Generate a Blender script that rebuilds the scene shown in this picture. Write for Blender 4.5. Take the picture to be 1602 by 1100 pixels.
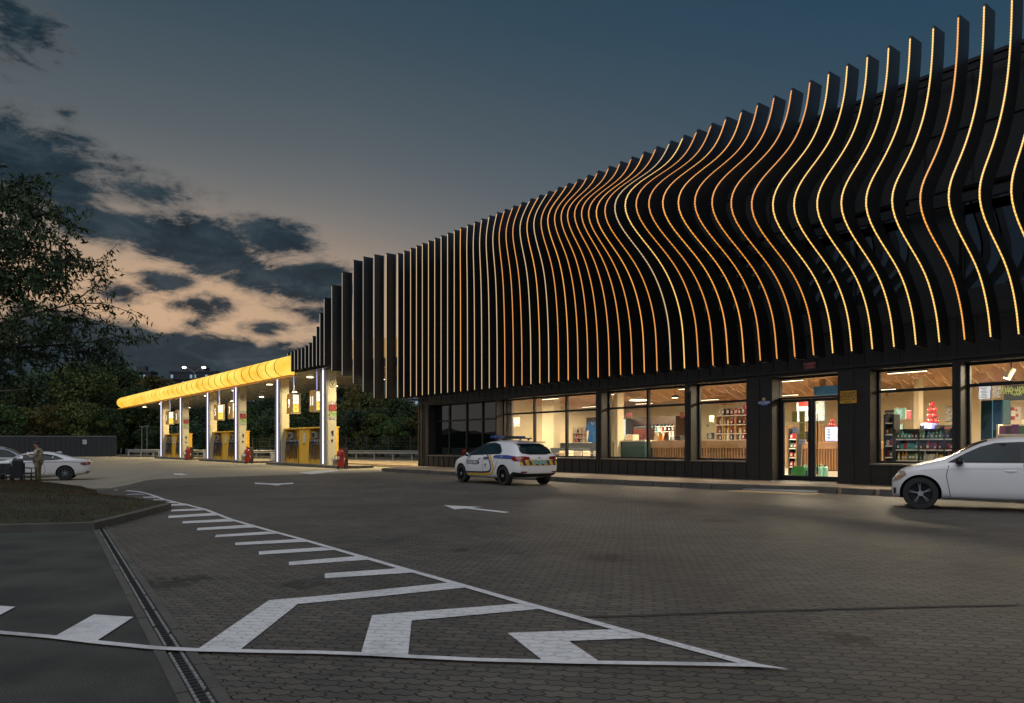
import bpy, bmesh, math, random
from mathutils import Vector, Matrix
from mathutils.bvhtree import BVHTree
S = bpy.context.scene
for o in list(bpy.data.objects): bpy.data.objects.remove(o)
COL = S.collection
pi = math.pi
# ------------------------------------------------------------------ camera
FX, CX, HY, CZ = 1175.0, 801.0, 697.0, 1.3      # focal length in photo px, centre column, horizon row, eye height
cam = bpy.data.cameras.new('camera'); camo = bpy.data.objects.new('camera', cam); COL.objects.link(camo)
camo.location = (0, 0, CZ); camo.rotation_euler = (pi/2, 0, 0)
cam.sensor_width = 36; cam.sensor_fit = 'HORIZONTAL'; cam.lens = 36*FX/1602
cam.shift_y = (HY-550)/1602; cam.clip_start = .1; cam.clip_end = 4000
S.camera = camo
S.view_settings.view_transform = 'Standard'; S.view_settings.look = 'None'
S.view_settings.exposure = 0; S.view_settings.gamma = 1
S.render.engine = 'CYCLES'

def lin(c):
    if isinstance(c, (int, float)): c = (c, c, c)
    return tuple((x/255/12.92 if x/255 <= .04045 else ((x/255+.055)/1.055)**2.4) for x in c)
def azel(x, y):
    dx, dz = (x-CX)/FX, (HY-y)/FX
    return math.atan2(dx, 1), math.atan2(dz, math.hypot(dx, 1))
# ------------------------------------------------------------------ sky (dusk, all in world directions)
W = bpy.data.worlds.new('World'); S.world = W; W.use_nodes = True
nt = W.node_tree; nt.nodes.clear(); N = nt.nodes; L = nt.links
def nd(tp, **k):
    n = N.new(tp)
    for a, b in k.items(): setattr(n, a, b)
    return n
def mt(op, a, b=None, c=None, clamp=False):
    n = nd('ShaderNodeMath', operation=op, use_clamp=clamp)
    for i, v in enumerate((a, b, c)):
        if v is None: continue
        if isinstance(v, (int, float)): n.inputs[i].default_value = v
        else: L.new(v, n.inputs[i])
    return n.outputs[0]
def ramp(fac, stops, interp='LINEAR'):
    r = nd('ShaderNodeValToRGB'); cr = r.color_ramp; cr.interpolation = interp
    while len(cr.elements) < len(stops): cr.elements.new(.5)
    for e, (p, c) in zip(cr.elements, stops):
        e.position = p; e.color = (*(lin(c) if not isinstance(c, float) else (c,)*3), 1)
    L.new(fac, r.inputs[0]); return r.outputs[0]
def mixc(f, a, b, bt='MIX'):
    m = nd('ShaderNodeMix', data_type='RGBA', blend_type=bt)
    for s, v in ((0, f), (6, a), (7, b)):
        if isinstance(v, (int, float)): m.inputs[s].default_value = v
        elif isinstance(v, tuple): m.inputs[s].default_value = (*v, 1)
        else: L.new(v, m.inputs[s])
    return m.outputs[2]
tc = nd('ShaderNodeTexCoord'); sp = nd('ShaderNodeSeparateXYZ'); L.new(tc.outputs['Generated'], sp.inputs[0])
dx, dy, dz = sp.outputs
AZ = mt('ARCTAN2', dx, dy); EL = mt('ARCSINE', dz)
e01 = mt('MULTIPLY', EL, 1/0.9, clamp=True)
base = ramp(e01, [(0, (132, 124, 118)), (.10, (136, 130, 125)), (.20, (124, 124, 123)), (.30, (108, 113, 116)), (.42, (86, 95, 101)), (.56, (56, 76, 89)), (.75, (38, 63, 82)), (1, (50, 74, 94))], 'B_SPLINE')
# right-hand side is bluer
rb = ramp(e01, [(0, (60, 80, 96)), (.3, (60, 80, 95)), (.55, (38, 68, 89)), (.75, (30, 61, 83)), (1, (48, 72, 92))])
fr = mt('SMOOTH_MIN', mt('MAXIMUM', mt('MULTIPLY_ADD', AZ, 1.35, .30), 0.0), 1.0, .2)
base = mixc(mt('MULTIPLY', fr, .95), base, rb)
# warm afterglow low on the left
ga, ge = azel(235, 490)
gd = mt('ADD', mt('POWER', mt('DIVIDE', mt('SUBTRACT', AZ, ga), .38), 2), mt('POWER', mt('DIVIDE', mt('SUBTRACT', EL, ge), .10), 2))
glow = mt('EXPONENT', mt('MULTIPLY', gd, -1))
base = mixc(mt('MULTIPLY', glow, .82), base, lin((216, 176, 138)))
# clouds
comb = nd('ShaderNodeCombineXYZ'); L.new(AZ, comb.inputs[0]); L.new(mt('MULTIPLY', EL, 2.4), comb.inputs[1])
def noise(vec, sc, det, rough=.6, dist=0.):
    n = nd('ShaderNodeTexNoise'); n.inputs['Scale'].default_value = sc; n.inputs['Detail'].default_value = det
    n.inputs['Roughness'].default_value = rough; n.inputs['Distortion'].default_value = dist
    L.new(vec, n.inputs['Vector']); return n.outputs['Fac']
n1 = noise(comb.outputs[0], 8, 10, .66, .6); n2 = noise(comb.outputs[0], 24, 8, .68, .4)
fac = mt('MULTIPLY_ADD', mt('SUBTRACT', n1, .5), 3.3, mt('MULTIPLY', mt('SUBTRACT', n2, .5), 2.2))
blobs = [ # px centre, radii px, tilt(deg, + = down to right), strength
 (50, 262, 150, 70, 14, 1.4), (-60, 240, 130, 80, 0, 1.), (10, 40, 55, 60, 0, .5), (105, 178, 16, 12, 0, .6), (215, 300, 95, 38, 12, 1.1), (165, 350, 110, 36, 8, 1.5), (290, 374, 160, 44, 5, 1.7), (430, 370, 72, 32, 0, 1.4),
 (330, 406, 140, 32, 8, 1.4), (478, 442, 85, 38, 0, 1.6), (395, 432, 90, 30, 12, 1.3), (262, 440, 48, 22, 0, 1.2), (322, 478, 54, 22, 0, 1.3), (190, 462, 36, 16, 0, .6),
 (418, 512, 38, 15, 0, 1.3), (480, 485, 40, 18, 0, .6), (300, 508, 26, 12, 0, .5),
 (200, 548, 190, 50, 9, 2.6), (350, 566, 190, 44, 8, 2.6), (490, 578, 150, 40, 5, 2.2), (620, 610, 220, 50, 0, 1.8), (60, 570, 160, 50, 0, 1.5), (300, 640, 460, 75, 2, 3.5)]
msk = None
for (bx, by, rx, ry, tl, st) in blobs:
    a0, e0 = azel(bx, by); k = 1/FX*math.cos(a0)**1.5
    ca, sa = math.cos(math.radians(tl)), math.sin(math.radians(tl))
    u = mt('SUBTRACT', AZ, a0); v = mt('SUBTRACT', e0, EL)
    uu = mt('DIVIDE', mt('ADD', mt('MULTIPLY', u, ca), mt('MULTIPLY', v, sa)), rx*k)
    vv = mt('DIVIDE', mt('SUBTRACT', mt('MULTIPLY', v, ca), mt('MULTIPLY', u, sa)), ry*k)
    d = mt('MULTIPLY', mt('SUBTRACT', 1, mt('SQRT', mt('ADD', mt('MULTIPLY', uu, uu), mt('MULTIPLY', vv, vv)))), st)
    msk = d if msk is None else mt('MAXIMUM', msk, d)
msk = mt('MAXIMUM', msk, -1.1)
dens = mt('ADD', msk, fac)
soft = nd('ShaderNodeMapRange', interpolation_type='SMOOTHSTEP'); L.new(dens, soft.inputs[0])
soft.inputs[1].default_value = -.50; soft.inputs[2].default_value = .62
cm = mt('MULTIPLY', soft.outputs[0], .97)
ccol = ramp(noise(comb.outputs[0], 13, 8, .65, .5), [(.32, (14, 32, 42)), (.5, (28, 48, 60)), (.72, (60, 74, 82))])
thin = ramp(cm, [(0, 0.), (.5, 0.), (1, 1.)])
edge = mixc(thin, lin((84, 86, 88)), ccol)
sky = mixc(cm, base, edge)
# the unseen sky behind the camera, still bright after sunset (lights the yard)
back = nd('ShaderNodeMapRange', interpolation_type='SMOOTHSTEP'); L.new(dy, back.inputs[0])
back.inputs[1].default_value = .35; back.inputs[2].default_value = -.5; back.inputs[3].default_value = 0; back.inputs[4].default_value = 1
sky = mixc(back.outputs[0], sky, lin((108, 124, 146)))
up = nd('ShaderNodeMapRange', interpolation_type='SMOOTHSTEP'); L.new(dz, up.inputs[0])
up.inputs[1].default_value = .62; up.inputs[2].default_value = .95; up.inputs[3].default_value = 0; up.inputs[4].default_value = 1
sky = mixc(up.outputs[0], sky, lin((150, 160, 176)))
bg = nd('ShaderNodeBackground'); bg.inputs[1].default_value = 1.0; L.new(sky, bg.inputs[0])
wo = nd('ShaderNodeOutputWorld'); L.new(bg.outputs[0], wo.inputs[0])
# ------------------------------------------------------------------ soft twilight lamp added behind the camera to brighten the yard
sun = bpy.data.lights.new('dusk_fill', 'SUN'); suno = bpy.data.objects.new('dusk_fill', sun); COL.objects.link(suno)
sun.energy = 1.1; sun.angle = math.radians(70); sun.color = (1, .94, .88)
suno.rotation_euler = (math.radians(42), 0, math.radians(-25)); suno.location = (0, -20, 30)

# ------------------------------------------------------------------ materials
def mat(name, col, rough=.6, metal=0., var=.12, scale=6., bump=0., bscale=None, coat=0., emit=None, es=1., spec=.5, detail=4, col2=None, trans=0., coords='Object'):
    m = bpy.data.materials.new(name); m.use_nodes = True; t = m.node_tree; b = t.nodes['Principled BSDF']
    b.inputs['Roughness'].default_value = rough; b.inputs['Metallic'].default_value = metal
    b.inputs['Coat Weight'].default_value = coat; b.inputs['Coat Roughness'].default_value = .05
    b.inputs['Specular IOR Level'].default_value = spec
    c = tuple(col)
    tcn = t.nodes.new('ShaderNodeTexCoord')
    n = t.nodes.new('ShaderNodeTexNoise'); n.inputs['Scale'].default_value = scale; n.inputs['Detail'].default_value = detail
    t.links.new(tcn.outputs[coords], n.inputs['Vector'])
    r = t.nodes.new('ShaderNodeValToRGB')
    r.color_ramp.elements[0].position = .3; r.color_ramp.elements[1].position = .7
    c0 = tuple(max(0, x*(1-var)) for x in c); c1 = tuple(min(1, x*(1+var)) for x in (col2 or c))
    r.color_ramp.elements[0].color = (*c0, 1); r.color_ramp.elements[1].color = (*c1, 1)
    t.links.new(n.outputs['Fac'], r.inputs[0]); t.links.new(r.outputs[0], b.inputs['Base Color'])
    mr = t.nodes.new('ShaderNodeMath'); mr.operation = 'MULTIPLY_ADD'; mr.inputs[1].default_value = .25*rough; mr.inputs[2].default_value = rough*.88
    t.links.new(n.outputs['Fac'], mr.inputs[0]); t.links.new(mr.outputs[0], b.inputs['Roughness'])
    if bump:
        bn = t.nodes.new('ShaderNodeTexNoise'); bn.inputs['Scale'].default_value = bscale or scale*4; bn.inputs['Detail'].default_value = 3
        t.links.new(tcn.outputs[coords], bn.inputs['Vector'])
        bb = t.nodes.new('ShaderNodeBump'); bb.inputs['Strength'].default_value = bump; bb.inputs['Distance'].default_value = .02
        t.links.new(bn.outputs['Fac'], bb.inputs['Height']); t.links.new(bb.outputs[0], b.inputs['Normal'])
    if emit:
        b.inputs['Emission Color'].default_value = (*emit, 1); b.inputs['Emission Strength'].default_value = es
    if trans: b.inputs['Transmission Weight'].default_value = trans
    return m
def glass(name, tint=(1, 1, 1), ior=1.5, refl=(1, 1, 1), add=0.):
    m = bpy.data.materials.new(name); m.use_nodes = True; t = m.node_tree; t.nodes.clear()
    tr = t.nodes.new('ShaderNodeBsdfTransparent'); tr.inputs[0].default_value = (*tint, 1)
    gl = t.nodes.new('ShaderNodeBsdfGlossy'); gl.inputs['Roughness'].default_value = .01; gl.inputs[0].default_value = (*refl, 1)
    fr = t.nodes.new('ShaderNodeFresnel'); fr.inputs[0].default_value = ior
    a = t.nodes.new('ShaderNodeMath'); a.operation = 'ADD'; a.inputs[1].default_value = add; t.links.new(fr.outputs[0], a.inputs[0])
    nn = t.nodes.new('ShaderNodeTexNoise'); nn.inputs['Scale'].default_value = .7; tcn = t.nodes.new('ShaderNodeTexCoord'); t.links.new(tcn.outputs['Object'], nn.inputs['Vector'])
    bb = t.nodes.new('ShaderNodeBump'); bb.inputs['Strength'].default_value = .03; bb.inputs['Distance'].default_value = .05
    t.links.new(nn.outputs['Fac'], bb.inputs['Height']); t.links.new(bb.outputs[0], gl.inputs['Normal'])
    mx = t.nodes.new('ShaderNodeMixShader'); o = t.nodes.new('ShaderNodeOutputMaterial')
    t.links.new(a.outputs[0], mx.inputs[0]); t.links.new(tr.outputs[0], mx.inputs[1]); t.links.new(gl.outputs[0], mx.inputs[2]); t.links.new(mx.outputs[0], o.inputs[0])
    return m
def emis(name, col, st, beads=0., dark=.55):
    m = bpy.data.materials.new(name); m.use_nodes = True; t = m.node_tree; b = t.nodes['Principled BSDF']
    b.inputs['Base Color'].default_value = (.3, .3, .3, 1); b.inputs['Emission Color'].default_value = (*col, 1); b.inputs['Emission Strength'].default_value = st
    if beads:
        g = t.nodes.new('ShaderNodeNewGeometry'); s_ = t.nodes.new('ShaderNodeSeparateXYZ'); t.links.new(g.outputs['Position'], s_.inputs[0])
        q = t.nodes.new('ShaderNodeMath'); q.operation = 'MULTIPLY'; q.inputs[1].default_value = 2*pi/beads; t.links.new(s_.outputs[2], q.inputs[0])
        w = t.nodes.new('ShaderNodeMath'); w.operation = 'SINE'; t.links.new(q.outputs[0], w.inputs[0])
        e = t.nodes.new('ShaderNodeMath'); e.operation = 'MULTIPLY_ADD'; e.inputs[1].default_value = st*dark; e.inputs[2].default_value = st; t.links.new(w.outputs[0], e.inputs[0])
        t.links.new(e.outputs[0], b.inputs['Emission Strength'])
    return m

# ------------------------------------------------------------------ mesh + object helpers
class MB:
    def __init__(s): s.v = []; s.f = []; s.m = []
    def add(s, vs, fs, mi=0):
        o = len(s.v); s.v += [tuple(v) for v in vs]
        for f in fs: s.f.append(tuple(i+o for i in f)); s.m.append(mi)
        return s
    def box(s, x0, x1, y0, y1, z0, z1, mi=0):
        return s.add([(x0,y0,z0),(x1,y0,z0),(x1,y1,z0),(x0,y1,z0),(x0,y0,z1),(x1,y0,z1),(x1,y1,z1),(x0,y1,z1)],
                     [(0,3,2,1),(4,5,6,7),(0,1,5,4),(1,2,6,5),(2,3,7,6),(3,0,4,7)], mi)
    def bbox(s, x0, x1, y0, y1, z0, z1, r=.02, mi=0):
        """box with chamfered vertical edges and top"""
        p = [(x0+r,y0),(x1-r,y0),(x1,y0+r),(x1,y1-r),(x1-r,y1),(x0+r,y1),(x0,y1-r),(x0,y0+r)]
        cx, cy = (x0+x1)/2, (y0+y1)/2
        q = [(cx+(x-cx)*(1-2*r/max(x1-x0,.01)*.5), cy+(y-cy)*(1-2*r/max(y1-y0,.01)*.5)) for x, y in p]
        vs = [(*a, z0) for a in p]+[(*a, z1-r) for a in p]+[(*a, z1) for a in q]
        fs = [tuple(range(7,-1,-1)), tuple(range(16,24))]
        for i in range(8):
            j = (i+1)%8; fs += [(i,j,8+j,8+i),(8+i,8+j,16+j,16+i)]
        return s.add(vs, fs, mi)
    def prism(s, poly, z0, z1, mi=0):
        n = len(poly)
        a = sum(poly[i][0]*poly[(i+1)%n][1]-poly[(i+1)%n][0]*poly[i][1] for i in range(n))
        if a < 0: poly = poly[::-1]
        vs = [(x,y,z0) for x,y in poly]+[(x,y,z1) for x,y in poly]
        return s.add(vs, [tuple(range(n-1,-1,-1)), tuple(range(n,2*n))]+[(i,(i+1)%n,n+(i+1)%n,n+i) for i in range(n)], mi)
    def extr(s, poly, a0, a1, axis='x', mi=0):
        """polygon in the plane across `axis`, extruded along it"""
        n = len(poly)
        def P(p, a): return {'x': (a, p[0], p[1]), 'y': (p[0], a, p[1]), 'z': (p[0], p[1], a)}[axis]
        vs = [P(p, a0) for p in poly]+[P(p, a1) for p in poly]
        return s.add(vs, [tuple(range(n-1,-1,-1)), tuple(range(n,2*n))]+[(i,(i+1)%n,n+(i+1)%n,n+i) for i in range(n)], mi)
    def cyl(s, p0, p1, r0, r1=None, n=12, mi=0, cap=True):
        p0, p1 = Vector(p0), Vector(p1); r1 = r0 if r1 is None else r1
        d = (p1-p0); d = d.normalized() if d.length > 1e-9 else Vector((0,0,1))
        a = d.orthogonal().normalized(); b = d.cross(a)
        vs = []
        for p, r in ((p0, r0), (p1, r1)):
            for i in range(n):
                t = 2*pi*i/n; vs.append(p+(a*math.cos(t)+b*math.sin(t))*r)
        fs = [(i,(i+1)%n,n+(i+1)%n,n+i) for i in range(n)]
        if cap: fs += [tuple(range(n-1,-1,-1)), tuple(range(n,2*n))]
        return s.add(vs, fs, mi)
    def tube(s, pts, r, n=8, mi=0, rs=None):
        for i in range(len(pts)-1):
            s.cyl(pts[i], pts[i+1], rs[i] if rs else r, rs[i+1] if rs else r, n, mi)
        return s
    def lathe(s, prof, c=(0,0,0), n=16, mi=0, axis='z', cap=True):
        vs = []
        for r, h in prof:
            for i in range(n):
                t = 2*pi*i/n; a, b = r*math.cos(t), r*math.sin(t)
                vs.append({'z': (c[0]+a, c[1]+b, c[2]+h), 'y': (c[0]+a, c[1]+h, c[2]+b), 'x': (c[0]+h, c[1]+a, c[2]+b)}[axis])
        fs = []
        for k in range(len(prof)-1):
            for i in range(n): fs.append((k*n+i, k*n+(i+1)%n, (k+1)*n+(i+1)%n, (k+1)*n+i))
        if cap: fs += [tuple(range(n-1,-1,-1)), tuple(range((len(prof)-1)*n, len(prof)*n))]
        return s.add(vs, fs, mi)
    def ball(s, c, r, n=10, mi=0, sz=(1,1,1)):
        prof = [(max(1e-4, r*math.sin(pi*k/n)), -r*math.cos(pi*k/n)) for k in range(n+1)]
        vs = []
        m = n+4
        for rr, h in prof:
            for i in range(m):
                t = 2*pi*i/m; vs.append((c[0]+rr*math.cos(t)*sz[0], c[1]+rr*math.sin(t)*sz[1], c[2]+h*sz[2]))
        fs = [(k*m+i, k*m+(i+1)%m, (k+1)*m+(i+1)%m, (k+1)*m+i) for k in range(n) for i in range(m)]
        return s.add(vs, fs, mi)
    def mesh(s, name, mats=None, off=(0,0,0), smooth=False):
        me = bpy.data.meshes.new(name)
        me.from_pydata([(x-off[0], y-off[1], z-off[2]) for x, y, z in s.v], [], s.f)
        if mats is not None:
            for m in (mats if isinstance(mats, (list, tuple)) else [mats]): me.materials.append(m)
            me.polygons.foreach_set('material_index', s.m)
        me.update()
        if smooth: smooth_mesh(me)
        return me
    def build(s, name, mats, parent=None, off=(0,0,0), smooth=False, **tags):
        return link(name, s.mesh(name, mats, off, smooth), parent, **tags)
def smooth_mesh(me, ang=35):
    me.polygons.foreach_set('use_smooth', [True]*len(me.polygons))
    try: me.set_sharp_from_angle(angle=math.radians(ang))
    except Exception: pass
def link(name, me, parent=None, **tags):
    o = bpy.data.objects.new(name, me); COL.objects.link(o)
    if parent is not None: o.parent = parent
    for k, v in tags.items():
        if v is not None: o[k] = v
    return o
def thing(name, label, category, loc=(0,0,0), rz=0., group=None):
    o = bpy.data.objects.new(name, None); COL.objects.link(o); o.empty_display_size = .2
    o.location = loc; o.rotation_euler = (0, 0, rz); o['label'] = label; o['category'] = category
    if group: o['group'] = group
    return o
def dup(root, loc=None, rz=None, label=None, group=None):
    r = root.copy(); COL.objects.link(r)
    if loc is not None: r.location = loc
    if rz is not None: r.rotation_euler = (0, 0, rz)
    if label: r['label'] = label
    if group: r['group'] = group
    for ch in list(root.children):
        c = ch.copy(); COL.objects.link(c); c.parent = r
        for g in list(ch.children):
            q = g.copy(); COL.objects.link(q); q.parent = c
    return r
def text_mesh(txt, size, depth=.004, align='CENTER', bold=0.):
    c = bpy.data.curves.new('txt', 'FONT'); c.body = txt; c.size = size; c.extrude = depth; c.align_x = align; c.align_y = 'CENTER'; c.offset = bold
    o = bpy.data.objects.new('txt', c); COL.objects.link(o)
    dg = bpy.context.evaluated_depsgraph_get(); me = bpy.data.meshes.new_from_object(o.evaluated_get(dg))
    bpy.data.objects.remove(o); bpy.data.curves.remove(c)
    return me
def add_text(mb, txt, size, place, mi=0, depth=.003, align='CENTER', bold=0.):
    """place: function (x,y,z)->xyz, x right, y up, z out of the surface"""
    me = text_mesh(txt, size, depth, align, bold)
    mb.add([place(*v.co) for v in me.vertices], [tuple(p.vertices) for p in me.polygons], mi)
    bpy.data.meshes.remove(me)

# ------------------------------------------------------------------ the station's own frame: t along the facade, D away from the road
LL = math.hypot(911, 1175); cc, ss = 911/LL, 1175/LL
ROT = math.atan2(-ss, cc)
def fw(t, D, z=0.): return (cc*t+ss*D, -ss*t+cc*D, z)
def tx(x, D):
    r = (x-CX)/FX; return D*(cc*r-ss)/(cc+ss*r)
def tz(x, y, D):
    r = (x-CX)/FX; return CZ+(HY-y)*(D/(cc+ss*r))/FX
def sstep(a, b, x):
    t = min(1, max(0, (x-a)/(b-a))); return t*t*(3-2*t)
def gz(X, Y):
    if Y < 15 or X > -8: return 0.
    far = 1-sstep(60, 90, Y)
    return -.34*sstep(16, 26, Y)*sstep(.47, .55, -X/max(Y, 1))*far
def G(x, y, z=0.):
    X = Y = 0; g = 0.
    for _ in range(12):
        Y = FX*(CZ-z-g)/(y-HY); X = (x-CX)/FX*Y; g = .5*g+.5*gz(X, Y)
    return X, Y
def sthing(name, label, cat, t, D, z=0., rz=0., group=None):
    return thing(name, label, cat, fw(t, D, z), ROT+rz, group)
# ================================================================== GROUND
def paver_mat(name='paver', paint=False):
    m = bpy.data.materials.new(name); m.use_nodes = True; t = m.node_tree; b = t.nodes['Principled BSDF']
    Ln = t.links.new
    def n(tp, **k):
        q = t.nodes.new(tp)
        for a, v in k.items(): setattr(q, a, v)
        return q
    def m_(op, a, b_=None, c=None, cl=False):
        q = n('ShaderNodeMath', operation=op, use_clamp=cl)
        for i, v in enumerate((a, b_, c)):
            if v is None: continue
            if isinstance(v, (int, float)): q.inputs[i].default_value = v
            else: Ln(v, q.inputs[i])
        return q.outputs[0]
    tcn = n('ShaderNodeTexCoord'); mp = n('ShaderNodeMapping'); Ln(tcn.outputs['Object'], mp.inputs[0])
    mp.inputs['Rotation'].default_value = (0, 0, math.radians(9))
    wob = n('ShaderNodeTexNoise'); wob.inputs['Scale'].default_value = .8; Ln(mp.outputs[0], wob.inputs['Vector'])
    s_ = n('ShaderNodeSeparateXYZ'); Ln(mp.outputs[0], s_.inputs[0])
    x, y, _ = s_.outputs
    wb = m_('MULTIPLY', m_('SUBTRACT', wob.outputs['Fac'], .5), .10)
    x = m_('ADD', x, wb); y = m_('ADD', y, m_('MULTIPLY', wb, .7))
    bw, bh = .185, .092
    tri = m_('PINGPONG', m_('ADD', x, 100), bw/4)      # zigzag long joints
    y2 = m_('ADD', y, m_('MULTIPLY', m_('SUBTRACT', m_('MULTIPLY', m_('SMOOTH_MIN', tri, bw/4*.8, .01), 4/bw), .5), .030))
    trj = m_('PINGPONG', m_('ADD', y, 100), bh/3)
    x2 = m_('ADD', x, m_('MULTIPLY', m_('SUBTRACT', m_('MULTIPLY', trj, 3/bh), .5), .028))
    cb = n('ShaderNodeCombineXYZ'); Ln(x2, cb.inputs[0]); Ln(y2, cb.inputs[1])
    br = n('ShaderNodeTexBrick', offset=.5, offset_frequency=2, squash=1); Ln(cb.outputs[0], br.inputs['Vector'])
    br.inputs['Scale'].default_value = 1; br.inputs['Mortar Size'].default_value = .0055; br.inputs['Mortar Smooth'].default_value = .35
    br.inputs['Brick Width'].default_value = bw; br.inputs['Row Height'].default_value = bh; br.inputs['Bias'].default_value = 0
    br.inputs['Color1'].default_value = (.80, .82, .84, 1); br.inputs['Color2'].default_value = (1.22, 1.18, 1.12, 1); br.inputs['Mortar'].default_value = (.10, .10, .10, 1)
    big = n('ShaderNodeTexNoise'); big.inputs['Scale'].default_value = .45; big.inputs['Detail'].default_value = 9; big.inputs['Roughness'].default_value = .65; Ln(tcn.outputs['Object'], big.inputs['Vector'])
    r1 = n('ShaderNodeValToRGB'); r1.color_ramp.elements[0].position = .3; r1.color_ramp.elements[1].position = .72
    r1.color_ramp.elements[0].color = (.066, .060, .052, 1); r1.color_ramp.elements[1].color = (.126, .117, .102, 1); Ln(big.outputs['Fac'], r1.inputs[0])
    fine = n('ShaderNodeTexNoise'); fine.inputs['Scale'].default_value = 90; fine.inputs['Detail'].default_value = 3; Ln(tcn.outputs['Object'], fine.inputs['Vector'])
    f2 = m_('MULTIPLY_ADD', fine.outputs['Fac'], .8, .6)
    stn2 = n('ShaderNodeTexNoise'); stn2.inputs['Scale'].default_value = 7; stn2.inputs['Detail'].default_value = 4; Ln(tcn.outputs['Object'], stn2.inputs['Vector']); stp_ = 1.0
    # dark stains
    stn = n('ShaderNodeTexNoise'); stn.inputs['Scale'].default_value = .9; stn.inputs['Detail'].default_value = 3; stn.inputs['Distortion'].default_value = 1.; Ln(tcn.outputs['Object'], stn.inputs['Vector'])
    st = n('ShaderNodeMapRange'); Ln(stn.outputs['Fac'], st.inputs[0]); st.inputs[1].default_value = .60; st.inputs[2].default_value = .76; st.inputs[3].default_value = 1; st.inputs[4].default_value = .68
    for (sx_, sy_, ra, rb_) in [(255, 914, .26, .10), (478, 913, .18, .08), (957, 872, .22, .10), (300, 905, .15, .06), (1330, 1000, .12, .06), (720, 860, .12, .05), (1120, 815, .3, .1)]:
        X_, Y_ = G(sx_, sy_); sg = n('ShaderNodeSeparateXYZ'); Ln(tcn.outputs['Object'], sg.inputs[0])
        ex = m_('DIVIDE', m_('SUBTRACT', sg.outputs[0], X_), ra*1.3); ey = m_('DIVIDE', m_('SUBTRACT', sg.outputs[1], Y_), rb_*3.2)
        dd_ = m_('ADD', m_('ADD', m_('MULTIPLY', ex, ex), m_('MULTIPLY', ey, ey)), m_('MULTIPLY', m_('SUBTRACT', stn2.outputs['Fac'], .5), 5.5))
        mr_ = n('ShaderNodeMapRange', interpolation_type='SMOOTHSTEP'); Ln(dd_, mr_.inputs[0]); mr_.inputs[1].default_value = .3; mr_.inputs[2].default_value = 1.3; mr_.inputs[3].default_value = .5; mr_.inputs[4].default_value = 1
        stp_ = m_('MULTIPLY', stp_, mr_.outputs[0])
    mulA = n('ShaderNodeVectorMath', operation='MULTIPLY'); Ln(r1.outputs[0], mulA.inputs[0]); Ln(br.outputs['Color'], mulA.inputs[1])
    mulB = n('ShaderNodeVectorMath', operation='SCALE'); Ln(mulA.outputs[0], mulB.inputs[0]); Ln(m_('MULTIPLY', m_('MULTIPLY', f2, st.outputs[0]), stp_), mulB.inputs['Scale'])
    if paint:
        wn = n('ShaderNodeTexNoise'); wn.inputs['Scale'].default_value = 2.2; wn.inputs['Detail'].default_value = 9; wn.inputs['Roughness'].default_value = .72; Ln(tcn.outputs['Object'], wn.inputs['Vector'])
        wr = n('ShaderNodeMapRange'); Ln(wn.outputs['Fac'], wr.inputs[0]); wr.inputs[1].default_value = .33; wr.inputs[2].default_value = .50; wr.inputs[3].default_value = .72; wr.inputs[4].default_value = 1
        jn = m_('MULTIPLY', br.outputs['Fac'], m_('MULTIPLY_ADD', wn.outputs['Fac'], 1.6, -.25), None, True)
        k_ = m_('MULTIPLY', m_('MULTIPLY', wr.outputs[0], m_('SUBTRACT', 1, m_('MULTIPLY', jn, .45))), m_('MULTIPLY_ADD', fine.outputs['Fac'], .4, .8))
        cl_ = n('ShaderNodeVectorMath', operation='SCALE'); cl_.inputs[0].default_value = (.66, .66, .66); Ln(k_, cl_.inputs['Scale']); Ln(cl_.outputs[0], b.inputs['Base Color'])
    else: Ln(mulB.outputs[0], b.inputs['Base Color'])
    b.inputs['Roughness'].default_value = .62; b.inputs['Specular IOR Level'].default_value = .35
    bp = n('ShaderNodeBump'); bp.inputs['Strength'].default_value = .9; bp.inputs['Distance'].default_value = .012
    Ln(m_('SUBTRACT', m_('MULTIPLY', fine.outputs['Fac'], .15), br.outputs['Fac']), bp.inputs['Height']); Ln(bp.outputs[0], b.inputs['Normal'])
    return m, (mp, br)
M_paver, _ = paver_mat(); M_paintP, _ = paver_mat('road_paint_on_pavers', True)
M_asph = mat('asphalt', (.046, .048, .044), .85, var=.34, scale=1.3, bump=1.4, bscale=75, detail=12, col2=(.066, .069, .060))
M_conc = mat('forecourt_concrete', (.23, .205, .155), .75, var=.13, scale=.6, bump=.1, bscale=60, detail=9)
M_soil = mat('verge_soil', (.03, .032, .022), .95, var=.3, scale=.5, detail=6)
M_kerb = mat('kerb_concrete', (.085, .080, .070), .85, var=.22, scale=2.2, bump=.35, bscale=40, detail=8)
M_side = mat('sidewalk_tiles', (.27, .20, .135), .8, var=.2, scale=3, bump=.2, bscale=30, detail=8)
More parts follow.
